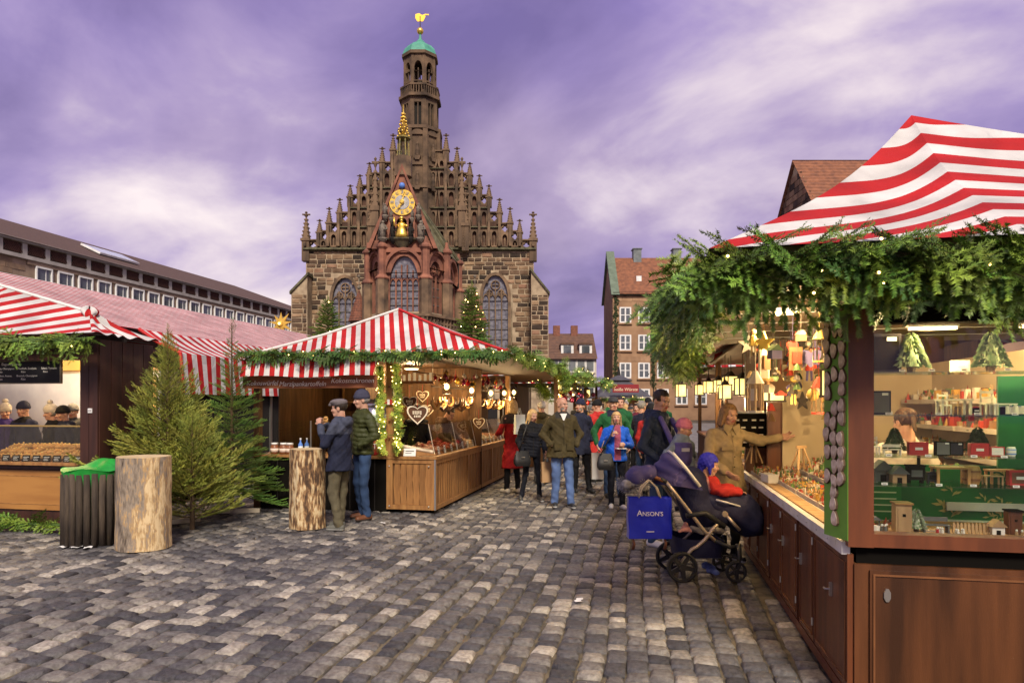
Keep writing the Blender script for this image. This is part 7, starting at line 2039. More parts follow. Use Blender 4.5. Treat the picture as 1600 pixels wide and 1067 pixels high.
class PM:
 """a mesh under construction from several blended surfaces"""
 def __init__(s): s.V, s.F, s.M, s.n = [], [], [], 0
 def add(s, V, Q, mi=0, T=None, flip=False):
  if T is not None:
   A = np.array(T); V = V @ A[:3, :3].T + A[:3, 3]
  s.V.append(V); s.F.append((Q[:, ::-1] if flip else Q) + s.n); s.n += len(V)
  s.M.append(np.full(len(Q), mi) if np.isscalar(mi) else mi)
  return s
 def mesh(s, name, mats):
  V, Q, Mi = np.concatenate(s.V), np.concatenate(s.F), np.concatenate(s.M)
  me = bpy.data.meshes.new(name)
  me.vertices.add(len(V)); me.vertices.foreach_set('co', V.astype(np.float32).ravel())
  me.loops.add(Q.size); me.loops.foreach_set('vertex_index', Q.astype(np.int32).ravel())
  me.polygons.add(len(Q)); me.polygons.foreach_set('loop_start', np.arange(0, Q.size, 4, dtype=np.int32))
  me.polygons.foreach_set('loop_total', np.full(len(Q), 4, np.int32))
  for m_ in mats: me.materials.append(m_)
  me.polygons.foreach_set('material_index', Mi.astype(np.int32)); me.polygons.foreach_set('use_smooth', np.ones(len(Q), bool))
  me.update(calc_edges=True); me.validate()
  return me
def surf(prims, h, k, cut=None, noise=None):
 lo, hi = bounds(prims, .03)
 def fn(P):
  d = ev(P, prims, k)
  if noise: d = d + noise(P)
  if cut: d = np.maximum(d, cut(P))
  return d
 return nets(fn, lo, hi, h)
# ---- heads
_heads = {}
def head_parts(kind):
 if kind in _heads: return _heads[kind]
 f = {'m': 1.0, 'f': .93, 'c': .9}[kind]; jw = {'m': .030, 'f': .024, 'c': .026}[kind]
 pr = [('e', (0, .015, .03), (.076, .094, .086)), ('e', (0, -.02, -.03), (.061, .069, .085)),
          ('c', (-.022, -.052, -.088), (.022, -.052, -.088), jw, jw), ('c', (-.035, -.074, .022), (.035, -.074, .022), .013, .013),
          ('c', (0, -.084, .008), (0, -.104, -.030), .009, .0135), ('c', (-.014, -.092, -.032), (.014, -.092, -.032), .009, .009),
          ('c', (-.017, -.083, -.062), (.017, -.083, -.062), .010, .010), ('e', (-.042, -.060, -.03), (.022, .022, .024)), ('e', (.042, -.060, -.03), (.022, .022, .024)),
          ('e', (.076, .015, -.012), (.011, .021, .032)), ('e', (-.076, .015, -.012), (.011, .021, .032)), ('c', (0, .02, -.06), (0, .025, -.16), .054, .056)]
 lo, hi = bounds(pr, .02)
 def fn(P):
  d = ev(P, pr, .016)
  for s_ in (-1, 1):
   d = -smin(-d, sdf_e(P, (s_ * .031, -.092, .004), (.017, .013, .010)), .008)
  return d
 V, Q = nets(fn, lo, hi, .0055)
 c = V[Q].mean(1); mi = np.zeros(len(Q), int)
 mi[(np.abs(c[:, 0]) < .024) & (c[:, 2] > -.071) & (c[:, 2] < -.054) & (c[:, 1] < -.082)] = 1
 parts = [(V, Q, mi)]
 for s_ in (-1, 1):
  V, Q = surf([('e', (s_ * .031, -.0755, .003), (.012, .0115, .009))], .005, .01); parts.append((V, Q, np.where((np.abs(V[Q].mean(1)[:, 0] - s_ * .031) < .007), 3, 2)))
  V, Q = surf([('c', (s_ * .016, -.089, .019), (s_ * .046, -.080, .021), .0035, .003)], .004, .01); parts.append((V, Q, np.full(len(Q), 4)))
 _heads[kind] = parts
 return parts
def hair_surf(kind):
 key = 'hair_' + kind
 if key in _heads: return _heads[key]
 cap = [('e', (0, .018, .036), (.084, .101, .091))]
 face = lambda P, y=-.042, z=.062: -np.maximum(P[:, 1] - y - .25 * (P[:, 2] - .02), P[:, 2] - z)
 strand = lambda P: .0022 * np.sin(P[:, 0] * 260 + 3 * np.sin(P[:, 2] * 30)) + .0015 * np.sin(P[:, 1] * 300)
 if kind == 'short': r = surf(cap, .006, .02, lambda P: np.maximum(face(P), -.055 - P[:, 2] - .3 * P[:, 1]), strand)
 elif kind == 'fringe': r = surf([('e', (0, .016, .034), (.087, .104, .092))], .006, .02, lambda P: np.maximum(face(P, -.05, .045), -.075 - P[:, 2]), strand)
 elif kind in ('long', 'longb'):
  L = -.30 if kind == 'long' else -.13
  pr = cap + [('c', (.066, .0, .03), (.088, -.01, L), .030, .026), ('c', (-.066, .0, .03), (-.088, -.01, L), .030, .026), ('c', (0, .06, .02), (0, .075, L), .062, .06), ('c', (.04, .05, .0), (.06, .055, L), .05, .04), ('c', (-.04, .05, .0), (-.06, .055, L), .05, .04)]
  r = surf(pr, .0075, .03, lambda P: face(P, -.05, .066), strand)
 elif kind == 'bun':
  r = surf(cap + [('c', (0, .09, .075), (0, .105, .06), .034, .034), ('c', (0, .11, .05), (.02, .14, -.1), .022, .012)], .006, .015, lambda P: np.maximum(face(P, -.04, .07), -.05 - P[:, 2] - .5 * P[:, 1]), strand)
 elif kind == 'rim': r = surf([('e', (0, .02, .0), (.082, .098, .07))], .006, .02, lambda P: np.maximum(np.maximum(P[:, 2] - .02, -.06 - P[:, 2]), -P[:, 1] - .0), strand)
 elif kind == 'beard': r = surf([('e', (0, -.033, -.066), (.059, .058, .056))], .006, .02, lambda P: np.maximum(np.maximum(P[:, 2] + .035 - .4 * np.abs(P[:, 0]), P[:, 1] - .0), -(np.maximum(np.abs(P[:, 0]) - .02, np.abs(P[:, 2] + .062) - .008))), strand)
 elif kind == 'moustache': r = surf([('c', (-.022, -.093, -.050), (.022, -.093, -.050), .007, .007)], .004, .02)
 elif kind == 'beanie': r = surf([('e', (0, .012, .052), (.090, .108, .100))], .006, .02, lambda P: .012 - P[:, 2] - .12 * P[:, 1], lambda P: .0018 * np.sin(np.arctan2(P[:, 1], P[:, 0]) * 44) - .007 * (np.abs(P[:, 2] - .03 + .12 * P[:, 1]) < .024))
 elif kind == 'bobble': r = surf([('e', (0, .012, .060), (.096, .112, .105)), ('e', (0, .02, .19), (.045, .045, .042))], .006, .01, lambda P: .004 - P[:, 2] - .12 * P[:, 1], lambda P: .004 * np.sin(np.arctan2(P[:, 1], P[:, 0]) * 26) * np.sin(P[:, 2] * 160))
 elif kind == 'flatcap': r = surf([('e', (0, -.002, .085), (.098, .122, .046)), ('e', (0, .015, .055), (.088, .105, .05)), ('c', (-.04, -.112, .052), (.04, -.112, .052), .020, .020, 1.0)], .006, .02, lambda P: .036 - P[:, 2] + .15 * (P[:, 1] + .05))
 elif kind == 'cap': r = surf([('e', (0, .01, .05), (.088, .106, .085)), ('c', (-.045, -.12, .048), (.045, -.12, .048), .014, .014), ('c', (-.05, -.09, .05), (.05, -.09, .05), .018, .018)], .006, .02, lambda P: .030 - P[:, 2] + .08 * (P[:, 1]))
 elif kind == 'quilthat':
  r = surf([('e', (0, .014, .045), (.096, .112, .105)), ('c', (.078, .0, .0), (.066, -.02, -.09), .026, .016), ('c', (-.078, .0, .0), (-.066, -.02, -.09), .026, .016), ('c', (0, .08, .0), (0, .075, -.09), .05, .045)], .006, .03, lambda P: face(P, -.05, .05), lambda P: .005 * np.abs(np.sin(P[:, 2] * 75 + P[:, 1] * 50)) * np.abs(np.sin(P[:, 1] * 75 - P[:, 2] * 50)))
 elif kind == 'glasses':
  parts = []
  V, Q = [], []
  r = surf([('c', (-.045, -.098, .004), (-.018, -.103, .004), .003, .003), ('c', (.018, -.103, .004), (.045, -.098, .004), .003, .003), ('c', (-.018, -.104, .008), (.018, -.104, .008), .0025, .0025), ('c', (-.05, -.096, .004), (-.078, .0, .004), .0025, .0025), ('c', (.05, -.096, .004), (.078, .0, .004), .0025, .0025), ('c', (-.045, -.098, -.012), (-.018, -.102, -.012), .0025, .0025), ('c', (.018, -.102, -.012), (.045, -.098, -.012), .0025, .0025)], .0035, .003)
 _heads[key] = r
 return r
_hand = {}
def hand_surf(kind):
 """left-handed hand along +y, palm facing -z, thumb on -x"""
 if kind in _hand: return _hand[kind]
 cu = {'relax': (.25, .45), 'grip': (.9, 1.3), 'point': (.05, .1), 'pinch': (.6, .7)}[kind]
 pr = [('c', (0, -.03, 0), (0, .01, 0), .026, .027), ('e', (0, .048, 0), (.040, .050, .017))]
 for i, (x, ln) in enumerate(((-.028, .072), (-.009, .080), (.010, .074), (.028, .058))):
  c1, c2 = cu
  if kind == 'point' and i > 1: c1, c2 = .5, .8
  p = Vector((x, .085, 0)); a = 0
  for sgm, (fr_, c_) in enumerate(((.48, c1), (.30, c2), (.26, c2 * .6))):
   a += c_; q = p + Vector((0, math.cos(a), -math.sin(a))) * ln * fr_
   pr.append(('c', tuple(p), tuple(q), .0095 - .001 * sgm, .009 - .001 * sgm)); p = q
 th = .5 if kind in ('grip', 'pinch') else .2
 pr += [('c', (-.028, .02, -.004), (-.052, .052, -.016), .013, .011), ('c', (-.052, .052, -.016), (-.052 + th * .04, .086, -.022 - th * .02), .0105, .008)]
 _hand[kind] = surf(pr, .0055, .006)
 return _hand[kind]
m_skin = M('skin', (.44, .255, .18), .5, (.37, .19, .13), 9, trans=.06, spec=.35)
m_lip = M('lips', (.36, .10, .09), .45); m_eyew = M('shaded_eye_white', (.34, .31, .29), .3); m_iris = M('iris', (.03, .025, .02), .2)  # eye whites darkened, so eye-socket shade is in their colour
def cloth(name, c, rough=.8, k=.75, sc=14, bump=.25, bs=160):
 return M('cloth_' + name, c, rough, tuple(x * k for x in c), sc, bump=bump, bscale=bs, spec=.2)
J0 = dict(pel=(0, 0, .96), nb=(0, .012, 1.475), head=(0, -.012, 1.645), hy=0, hp=0, hr=0,
          sa=(.178, .012, 1.405), ea=(.235, .04, 1.14), wa=(.235, -.03, .90), sb=(-.178, .012, 1.405), eb=(-.235, .04, 1.14), wb=(-.235, -.03, .90),
          ha=(.088, 0, .93), ka=(.10, -.02, .51), aa=(.105, .02, .09), hb=(-.088, 0, .93), kb=(-.10, -.02, .51), ab=(-.105, .02, .09), fa=8, fb=-8)
V3 = lambda p: Vector(p)
def person(label, X, Yc, H, yaw, top, bottom, hair=(), pose=None, kind='m', shoes=None, h=.013, hands=('relax', 'relax'), seed=1, group=None, skin=None, tight=False, z0=0.0, extra=None, lowleg=True):
 J = dict(J0); J.update(pose or {})
 root = thing('person', label, 'person', c2w(X, Yc, z0), YAW + R(yaw), group, H / 1.75)
 sk = skin or m_skin
 bm = PM()
 # body under the clothes: one skinned surface, head and hands grown onto it
 pr = [('c', J['pel'], (0, 0, 1.3), .11, .12, .7), ('c', J['sb'], J['sa'], .05, .05), ('c', (0, 0, 1.3), J['nb'], .11, .06, .7), ('c', J['nb'], tuple(V3(J['head']) + Vector((0, .02, -.09))), .054, .05),
          ('c', J['sa'], J['ea'], .045, .038), ('c', J['ea'], J['wa'], .036, .027), ('c', J['sb'], J['eb'], .045, .038), ('c', J['eb'], J['wb'], .036, .027),
          ('c', J['ha'], J['ka'], .055, .036), ('c', J['ka'], J['aa'], .034, .026), ('c', J['hb'], J['kb'], .055, .036), ('c', J['kb'], J['ab'], .034, .026)]
 V, Q = surf(pr, .018, .03); bm.add(V, Q, 0)
 HT = Matrix.Translation(J['head']) @ Euler((R(J['hp']), R(J['hr']), R(J['hy'])), 'YXZ').to_matrix().to_4x4()
 HS = {'m': 1.0, 'f': .95, 'c': 1.0}[kind]
 HT = HT @ Matrix.Diagonal((HS, HS, HS, 1))
 for V, Q, mi in head_parts(kind): bm.add(V, Q, mi, HT)
 for w_, e_, s_, hk in ((J['wa'], J['ea'], 1, hands[0]), (J['wb'], J['eb'], -1, hands[1])):
  if not hk: continue
  d = (V3(w_) - V3(e_)).normalized()
  side = Vector((s_, .25, 0)); z_ = (side - d * side.dot(d)).normalized()      # back of the hand faces outwards
  x_ = d.cross(z_).normalized()
  T = Matrix.Translation(V3(w_) + d * .01) @ Matrix((x_, d, z_)).transposed().to_4x4()
  if s_ < 0: T = T @ Matrix.Diagonal((-1, 1, 1, 1))
  V, Q = hand_surf(hk); bm.add(V, Q, 0, T, s_ < 0)
 hairm = hair[0][1] if hair else m_dark
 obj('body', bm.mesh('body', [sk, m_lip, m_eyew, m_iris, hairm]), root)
 # lower garment
 tm, wide = bottom[0], bottom[1]
 pr = [('c', (-.05, .005, .965), (.05, .005, .965), .118, .118, .88)]
 for q in 'ab':
  hp_, kn, an = J['h' + q], J['k' + q], J['a' + q]
  pr += [('c', hp_, kn, .086 * wide ** .5, .064 * wide), ('c', kn, tuple(V3(an) + Vector((0, 0, -.02))), .063 * wide, .052 * wide)]
 if lowleg:
  fz = min(J['aa'][2], J['ab'][2])
  V, Q = surf(pr, h, .018, lambda P: np.maximum(P[:, 2] - 1.06, (fz - .045) - P[:, 2]), lambda P: wr(P, .0065, 27, seed) + .0022 * np.sin(P[:, 2] * 70 + P[:, 0] * 45 + P[:, 1] * 30) * (P[:, 2] < .3))
  obj('trousers', PM().add(V, Q).mesh('trousers', [tm]), root)
 # upper garment
 m1, hem, wd, style = top[0], top[1], top[2], top[3]
 m2 = top[4] if len(top) > 4 else m1
 sl = .012 if tight else .0
 tor = [('c', (-.10, .012, 1.355), (.10, .012, 1.355), .092 * wd, .092 * wd, .95), ('c', (0, .005, 1.36), (0, .0, 1.10), .158 * wd, .155 * wd, .74),
           ('c', (0, .0, 1.10), (0, .0, hem - .05), .157 * wd, (.172 if hem > .8 else .225) * wd, .76)]
 if kind == 'f': tor.append(('e', (0, -.075, 1.27), (.12, .07, .075)))
 col = [('c', tuple(V3(J['nb']) + Vector((0, 0, -.035))), tuple(V3(J['nb']) + Vector((0, -.008, .035))), .074, .070)]
 arm = []
 for q in 'ab':
  s_, e_, w_ = J['s' + q], J['e' + q], J['w' + q]
  arm += [('c', s_, e_, .064 - sl, .056 - sl), ('c', e_, tuple(V3(e_).lerp(V3(w_), .97)), .054 - sl, .044 - sl)]
 if style == 'hood': col.append(('e', (0, .105, 1.46), (.12, .075, .085)))
 if style == 'vest': arm = arm
 lo, hi = bounds(tor + arm + col, .03)
 amp = .0075
 def fn(P):
  d = ev(P, tor, .05)
  d = np.maximum(d, hem - P[:, 2])
  a = ev(P, arm, .03)
  d = smin(d, a, .028)
  d = smin(d, np.maximum(ev(P, col, .02), P[:, 2] - (1.515 if style != 'hood' else 1.53)), .015)
  if style in ('puffer', 'pufferhood'):
   d = d - .011 * np.abs(np.sin(P[:, 2] * 52 + .8 * np.sin(P[:, 0] * 9))) ** .6 + .004
  return d + wr(P, amp, 23, seed) + wr(P, .0032, 61, seed + 1)
 V, Q = nets(fn, lo, hi, h)
 c = V[Q].mean(1); mi = np.zeros(len(Q), int)
 if m2 is not m1:
  if style == 'open':     # shirt showing between the open fronts
   mi[(np.abs(c[:, 0]) < .055) & (c[:, 1] < 0) & (c[:, 2] > hem + .02)] = 1
  elif style == 'vest':
   da = ev(c.astype(np.float32), arm, .03); dt = ev(c.astype(np.float32), tor, .05); mi[(da < dt - .02)] = 1
  elif style == 'collar':
   mi[(c[:, 2] > 1.425) & (np.abs(c[:, 0]) < .12)] = 1
  else:                   # yoke in a second colour
   mi[(c[:, 2] > 1.30)] = 1
 obj(top[5] if len(top) > 5 else 'jacket', PM().add(V, Q, mi).mesh('jacket', [m1, m2]), root)
 # fastening, pockets
 if style not in ('open',) and hem < 1.0 and extra != 'noz':
  zp = MB(); fy = -.158 * wd * .74 - .012
  zp.tube([(0, fy - .004, hem + .03), (0, fy - .012, 1.12), (0, fy - .012, 1.3), (0, -.105, 1.42)], .004, 5); zp.build('zip', m_iris if style != 'coat' else m1, root)
 # shoes
 sm, so = shoes or (M('shoe_black', (.02, .02, .022), .5), M('sole_black', (.03, .03, .03), .7))
 for q in 'ab':
  an = V3(J['a' + q]); an0 = Vector((an.x, an.y, an.z - .09)); dr = R(J['f' + q])
  f = Vector((math.sin(dr), -math.cos(dr), 0)); tilt = max(0, an0.z) * .9
  heel, toe = an0 + Vector((0, 0, .048)) - f * .035, an0 + f * .145 + Vector((0, 0, .036 - tilt * .6))
  pr = [('c', tuple(heel), tuple(toe), .043, .034), ('c', tuple(an0 + Vector((0, 0, .05))), tuple(an0 + Vector((0, 0, .11))), .042, .04), ('c', tuple(heel - Vector((0, 0, .022))), tuple(toe - Vector((0, 0, .012))), .036, .033)]
  bz = an0.z + .001
  V, Q = surf(pr, .009, .02, (lambda P, bz=bz, f=f, an0=an0: (bz + np.minimum(0, -(P[:, 0] - an0.x) * f.x - (P[:, 1] - an0.y) * f.y) * tilt * 3) - P[:, 2]))
  mi = (V[Q].mean(1)[:, 2] < an0.z + .026).astype(int)
  obj('shoe', PM().add(V, Q, mi).mesh('shoe', [sm, so]), root)
 for hk, hm in hair:
  V, Q = hair_surf(hk); nm = 'hat' if hk in ('beanie', 'bobble', 'flatcap', 'cap', 'quilthat') else 'glasses' if hk == 'glasses' else 'beard' if hk in ('beard', 'moustache') else 'hair'
  obj(nm, PM().add(V, Q, 0, HT).mesh(nm, [hm]), root)
 return root
m_hbrown = M('hair_brown', (.055, .030, .016), .55, (.03, .016, .01), 40); m_hblond = M('hair_blond', (.50, .34, .15), .5, (.33, .20, .08), 40); m_hgrey = M('hair_grey', (.20, .19, .18), .6, (.12, .115, .11), 40)
m_hdark = M('hair_dark', (.022, .015, .011), .5); m_hlb = M('hair_light_brown', (.21, .12, .055), .5, (.13, .07, .03), 40); m_hwhite = M('hair_white', (.55, .53, .50), .6)
navy = cloth('navy', (.013, .016, .036)); slate = cloth('slateblue', (.050, .057, .088)); olive = cloth('olive', (.052, .040, .016)); khaki = cloth('khaki', (.10, .086, .052)); denim = cloth('denim', (.030, .058, .13), .85, .6, 5)
denim_l = cloth('denim_light', (.10, .16, .34), .85, .6, 4); black = cloth('black', (.008, .008, .010)); blackn = cloth('blacknavy', (.007, .008, .014)); red = cloth('red', (.26, .007, .009)); green = cloth('green', (.012, .085, .030)); blue = cloth('blue', (.010, .085, .48), .5)
burg = cloth('burgundy', (.11, .018, .032)); plum = cloth('plum', (.24, .055, .10)); beige = cloth('beige', (.33, .245, .135), .9); armyg = cloth('armygreen', (.040, .046, .014), .5); greyc = cloth('grey', (.13, .125, .13)); cream_c = cloth('cream', (.52, .47, .40)); char = cloth('charcoal', (.04, .04, .045)); brownc = cloth('brown', (.10, .055, .03)); pinkc = cloth('pink', (.55, .17, .25)); redc = cloth('redjacket', (.42, .028, .025)); rose = cloth('rose', (.55, .26, .24)); gblue = cloth('greyblue', (.20, .25, .31)); royal = cloth('royal', (.03, .03, .42), .55); indigo = cloth('indigo', (.085, .07, .24), .7)
wsh = (M('shoe_white', (.62, .61, .60), .5), M('sole_white', (.55, .54, .52), .6)); bsh = (M('shoe_black', (.02, .02, .022), .5), M('sole_white', (.55, .54, .52), .6)); brsh = (M('shoe_brown', (.12, .045, .02), .5), M('sole_dark', (.04, .03, .025), .7)); gsh = (M('shoe_grey', (.10, .10, .085), .7), M('sole_grey', (.30, .30, .28), .7))
def pxp(px, d): return (px - CX) / F * d
# -- the two men at the log
person('man in grey flat cap and navy hooded jacket eating at the log', pxp(531, 9.25), 9.25, 1.735, -105, (navy, .80, 1.08, 'hood', slate), (khaki, 1.12), (('short', m_hdark), ('flatcap', cloth('capgrey', (.14, .12, .125)))), dict(hy=8, hp=4, ea=(.26, -.08, 1.16), wa=(.10, -.25, 1.42), eb=(-.27, -.08, 1.16), wb=(-.06, -.24, 1.42), ka=(.11, -.04, .51), aa=(.13, .06, .09), ab=(-.10, -.05, .09)), 'm', gsh, .011, ('pinch', 'pinch'), 1)
person('tall man in patterned beanie and quilted green jacket behind the log', pxp(566, 10.0), 10.0, 1.86, -52, (armyg, .90, 1.06, 'pufferhood'), (denim, 1.0), (('rim', m_hgrey), ('beanie', cloth('beanie_navy', (.045, .045, .075)))), dict(hy=-22, hp=6, ea=(.29, .05, 1.16), wa=(.17, -.13, 1.02), eb=(-.29, .05, 1.16), wb=(-.17, -.13, 1.02), ka=(.10, -.03, .51), ab=(-.11, .06, .09)), 'm', brsh, .011, (None, None), 2)
sn = MB(); sn.ball((0, 0, 0), .035, n=8, sq=(1, .8, .7)); sn.box(-.03, .03, -.012, .012, -.06, -.01)
tag(sn.build('snack', [m_bis], None, True, W(509, 653, 9.2)), 'small paper-wrapped snack at the capped man\'s mouth', 'snack')
# -- walkers in the aisle
person('woman in long red coat seen from behind at the sweets counter', pxp(801, 13.0), 13.0, 1.77, -148, (red, .47, 1.0, 'coat', cloth('collar_dark', (.03, .02, .02)), 'coat'), (black, .95), (('longb', m_hblond),), dict(hy=-10, hp=10, ea=(.27, -.02, 1.15), wa=(.20, -.22, 1.10), eb=(-.27, .0, 1.15), wb=(-.16, -.24, 1.15), aa=(.10, -.05, .09)), 'f', (M('shoe_cream', (.60, .55, .45), .5), M('sole_cream', (.5, .45, .36), .6)), .013, ('relax', 'grip'), 3)
person('smiling blond woman in black quilted vest striding with a shoulder bag', pxp(831, 11.95), 11.95, 1.60, 12, (blackn, .84, .94, 'puffer', black), (blackn, .86), (('long', m_hblond),), dict(hy=22, hp=16, head=(.01, -.035, 1.63), ka=(.11, -.07, .53), aa=(.12, -.12, .10), kb=(-.13, -.02, .51), ab=(-.22, -.02, .09), ea=(.23, .05, 1.13), wa=(.24, -.10, .95), eb=(-.25, .04, 1.13), wb=(-.22, -.12, .95)), 'f', (M('shoe_bw', (.05, .05, .05), .5), M('sole_white', (.55, .54, .52), .6)), .012, ('relax', 'grip'), 4)
p5 = person('bald man with glasses and grey beard in olive parka and blue jeans', pxp(878, 11.25), 11.25, 1.79, 8, (olive, .80, 1.16, 'collar', cloth('collar_black', (.03, .028, .026))), (denim_l, 1.12), (('beard', m_hgrey), ('glasses', m_lf)), dict(hy=38, hp=2, ea=(.31, .05, 1.16), wa=(.20, -.15, 1.0), eb=(-.31, .05, 1.16), wb=(-.20, -.15, 1.0), ka=(.11, -.05, .52), aa=(.12, -.10, .09), ab=(-.11, .04, .09)), 'm', bsh, .012, (None, None), 5)
person('moustached man in navy beanie and dark coat behind the bald man', pxp(906, 13.2), 13.2, 1.76, 20, (navy, .72, 1.1, 'coat'), (black, 1.05), (('rim', m_hgrey), ('beard', m_hgrey), ('beanie', cloth('beanie_dnavy', (.015, .018, .045)))), dict(hy=-55, hp=-4, aa=(.12, -.16, .10), ka=(.11, -.10, .53), ea=(.29, .05, 1.15), wa=(.20, -.12, 1.0)), 'm', None, .014, (None, None), 6)
person('woman in burgundy jacket and grey knitted hat walking behind', pxp(925, 15.9), 15.9, 1.64, 52, (burg, .86, 1.02, 'puffer'), (cloth('maroon_trousers', (.035, .014, .018)), 1.0), (('bobble', greyc), ('rim', m_hgrey)), dict(hy=15), 'f', None, .015, ('relax', 'relax'), 7)
person('tall man in green jacket and dark cap behind the blond woman', pxp(958, 12.4), 12.4, 1.80, 4, (green, .86, 1.2, 'collar', navy), (denim, 1.1), (('rim', m_hgrey), ('cap', char)), dict(hy=4, hp=0, ea=(.32, .06, 1.15), wa=(.28, -.06, .93), eb=(-.33, .06, 1.16), wb=(-.30, -.06, .95), aa=(.12, -.06, .09)), 'm', None, .013, ('relax', 'relax'), 8)
person('blond woman in open bright blue jacket eating from a paper tray', pxp(963, 11.1), 11.1, 1.56, 2, (blue, .86, 1.12, 'open', plum), (blackn, 1.0), (('long', m_hlb), ('fringe', m_hblond)), dict(hy=-8, hp=-4, ea=(.27, .03, 1.14), wa=(.10, -.24, 1.17), eb=(-.28, -.0, 1.16), wb=(-.14, -.20, 1.33), aa=(.10, -.06, .09), ab=(-.09, .03, .09)), 'f', wsh, .012, ('grip', 'pinch'), 9)
person('white-haired person in olive hooded coat seen from behind', pxp(846, 14.6), 14.6, 1.74, 170, (olive, .8, 1.1, 'hood'), (char, 1.0), (('short', m_hwhite),), dict(hy=20), 'm', None, .016, ('relax', 'relax'), 10)
person('grey-haired man in dark padded jacket seen from behind by the aisle', pxp(1003, 13.6), 13.6, 1.74, 120, (navy, .85, 1.05, 'puffer'), (denim, 1.0), (('short', m_hgrey),), dict(hy=10), 'm', wsh, .016, ('relax', 'relax'), 11)
person('shopper in red jacket partly hidden behind the father', pxp(1017, 12.2), 12.2, 1.66, 150, (redc, .85, 1.08, 'hood'), (blackn, 1.0), (('beanie', black),), dict(), 'm', None, .016, ('relax', 'relax'), 12)
# -- family at the ornament stall
person('dark-haired father in navy jacket carrying a baby on his chest', pxp(1030, 8.15), 8.15, 1.85, 48, (cloth('navyblue', (.016, .026, .058), .65), .80, 1.1, 'hood'), (denim, 1.05), (('short', m_hdark),), dict(hy=-12, hp=14, head=(0, -.03, 1.635), ea=(.27, .0, 1.15), wa=(.13, -.26, 1.02), eb=(-.29, .04, 1.13), wb=(-.20, -.16, .95), aa=(.12, -.06, .09)), 'm', wsh, .0105, ('grip', 'relax'), 13, extra='noz')
p12 = person('woman in beige shacket pointing across the ornament counter', pxp(1136, 7.35), 7.35, 1.69, 10, (beige, .76, 1.03, 'coat', beige, 'shacket'), (black, .95), (('longb', m_hlb),), dict(hy=14, hp=16, head=(.01, -.035, 1.635), sa=(.18, .0, 1.405), ea=(.41, -.02, 1.33), wa=(.62, -.03, 1.37), eb=(-.25, -.06, 1.14), wb=(-.15, -.26, 1.02)), 'f', bsh, .0105, ('point', 'relax'), 14)
MB().prism([(-.055, 1.50), (.055, 1.50), (.0, 1.37)], -.135, -.08, 'y').build('shirt', m_white, p5)
for sx in (-1, 1):
 MB().box(sx * .10 - .06, sx * .10 + .06, -.185, -.16, .92, 1.03).build('pocket', olive, p5)
 MB().box(sx * .085 - .05, sx * .085 + .05, -.150, -.135, 1.24, 1.275).build('pocket_flap', beige, p12)
 MB().prism([(0, 1.49), (sx * .085, 1.53), (sx * .10, 1.47), (sx * .05, 1.405)][::sx], -.120, -.085, 'y').build('collar', beige, p12)
for k in range(6): MB().ball((.012, -.152 if k < 4 else -.115, .84 + k * .11), .008, n=6).build('button', m_lf, p12)
def figure(label, T, scale, jm, tm, hatm, hatk, torso, legs, arms, headp, hy, hp, hands, group=None, skin=None):
 """small seated or carried child: body, clothes, hat"""
 root = thing('person', label, 'person', T, YAW, group, scale)
 bm = PM(); pr = [('c', torso[0], torso[1], .06, .07)] + [('c', a, b, .03, .025) for a, b in legs + arms] + [('c', torso[1], headp, .05, .04)]
 V, Q = surf(pr, .015, .03); bm.add(V, Q)
 HT = Matrix.Translation(headp) @ Euler((R(hp), 0, R(hy)), 'YXZ').to_matrix().to_4x4() @ Matrix.Diagonal((.86, .86, .86, 1))
 for V, Q, mi in head_parts('c'): bm.add(V, Q, mi, HT)
 for (a, b) in arms[1::2]:
  d = (V3(b) - V3(a)).normalized(); z_ = (Vector((0, 0, 1)) - d * d.z).normalized(); x_ = d.cross(z_)
  V, Q = hand_surf(hands); bm.add(V, Q, 0, Matrix.Translation(V3(b)) @ Matrix((x_, d, z_)).transposed().to_4x4() @ Matrix.Diagonal((.6, .6, .6, 1)))
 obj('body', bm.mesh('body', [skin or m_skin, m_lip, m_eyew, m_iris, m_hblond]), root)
 V, Q = surf([('c', torso[0], torso[1], .115, .10)] + [('c', a, b, .052, .044) for a, b in arms], .010, .03, None, lambda P: wr(P, .004, 40, 2))
 c = V[Q].mean(1); mi = (c[:, 0] < torso[1][0] - .035).astype(int)
 obj('jacket', PM().add(V, Q, mi).mesh('jacket', list(jm)), root)
 V, Q = surf([('c', a, b, .06, .05) for a, b in legs], .011, .03, None, lambda P: wr(P, .004, 40, 3)); obj('trousers', PM().add(V, Q).mesh('trousers', [tm]), root)
 V, Q = hair_surf(hatk); obj('hat', PM().add(V, Q, 0, HT).mesh('hat', [hatm]), root)
 return root
# baby on the father's chest: local x right, -y towards the camera
bp = c2w(pxp(1066, 7.85), 7.85, 0)
figure('baby in pink beanie and grey-blue suit in the chest carrier', (bp.x, bp.y, 0), 1.0, (gblue, gblue), gblue, pinkc, 'beanie', ((-.01, .0, 1.08), (-.01, 0, 1.26)), [((-.07, -.06, 1.04), (-.03, -.13, .80)), ((.07, -.05, 1.04), (.09, -.12, .80)), ((-.03, -.13, .80), (-.01, -.13, .70)), ((.09, -.12, .80), (.1, -.12, .70))],
       [((-.09, -.04, 1.22), (-.19, -.08, 1.12)), ((-.19, -.08, 1.12), (-.24, -.12, 1.05)), ((.09, .0, 1.22), (.13, .08, 1.1)), ((.13, .08, 1.1), (.12, .1, 1.0))], (.02, -.01, 1.40), 62, 14, 'relax')
cr_ = thing('baby_carrier', 'indigo fabric baby carrier strapped over the father\'s chest', 'baby carrier', (bp.x, bp.y, 0), YAW)
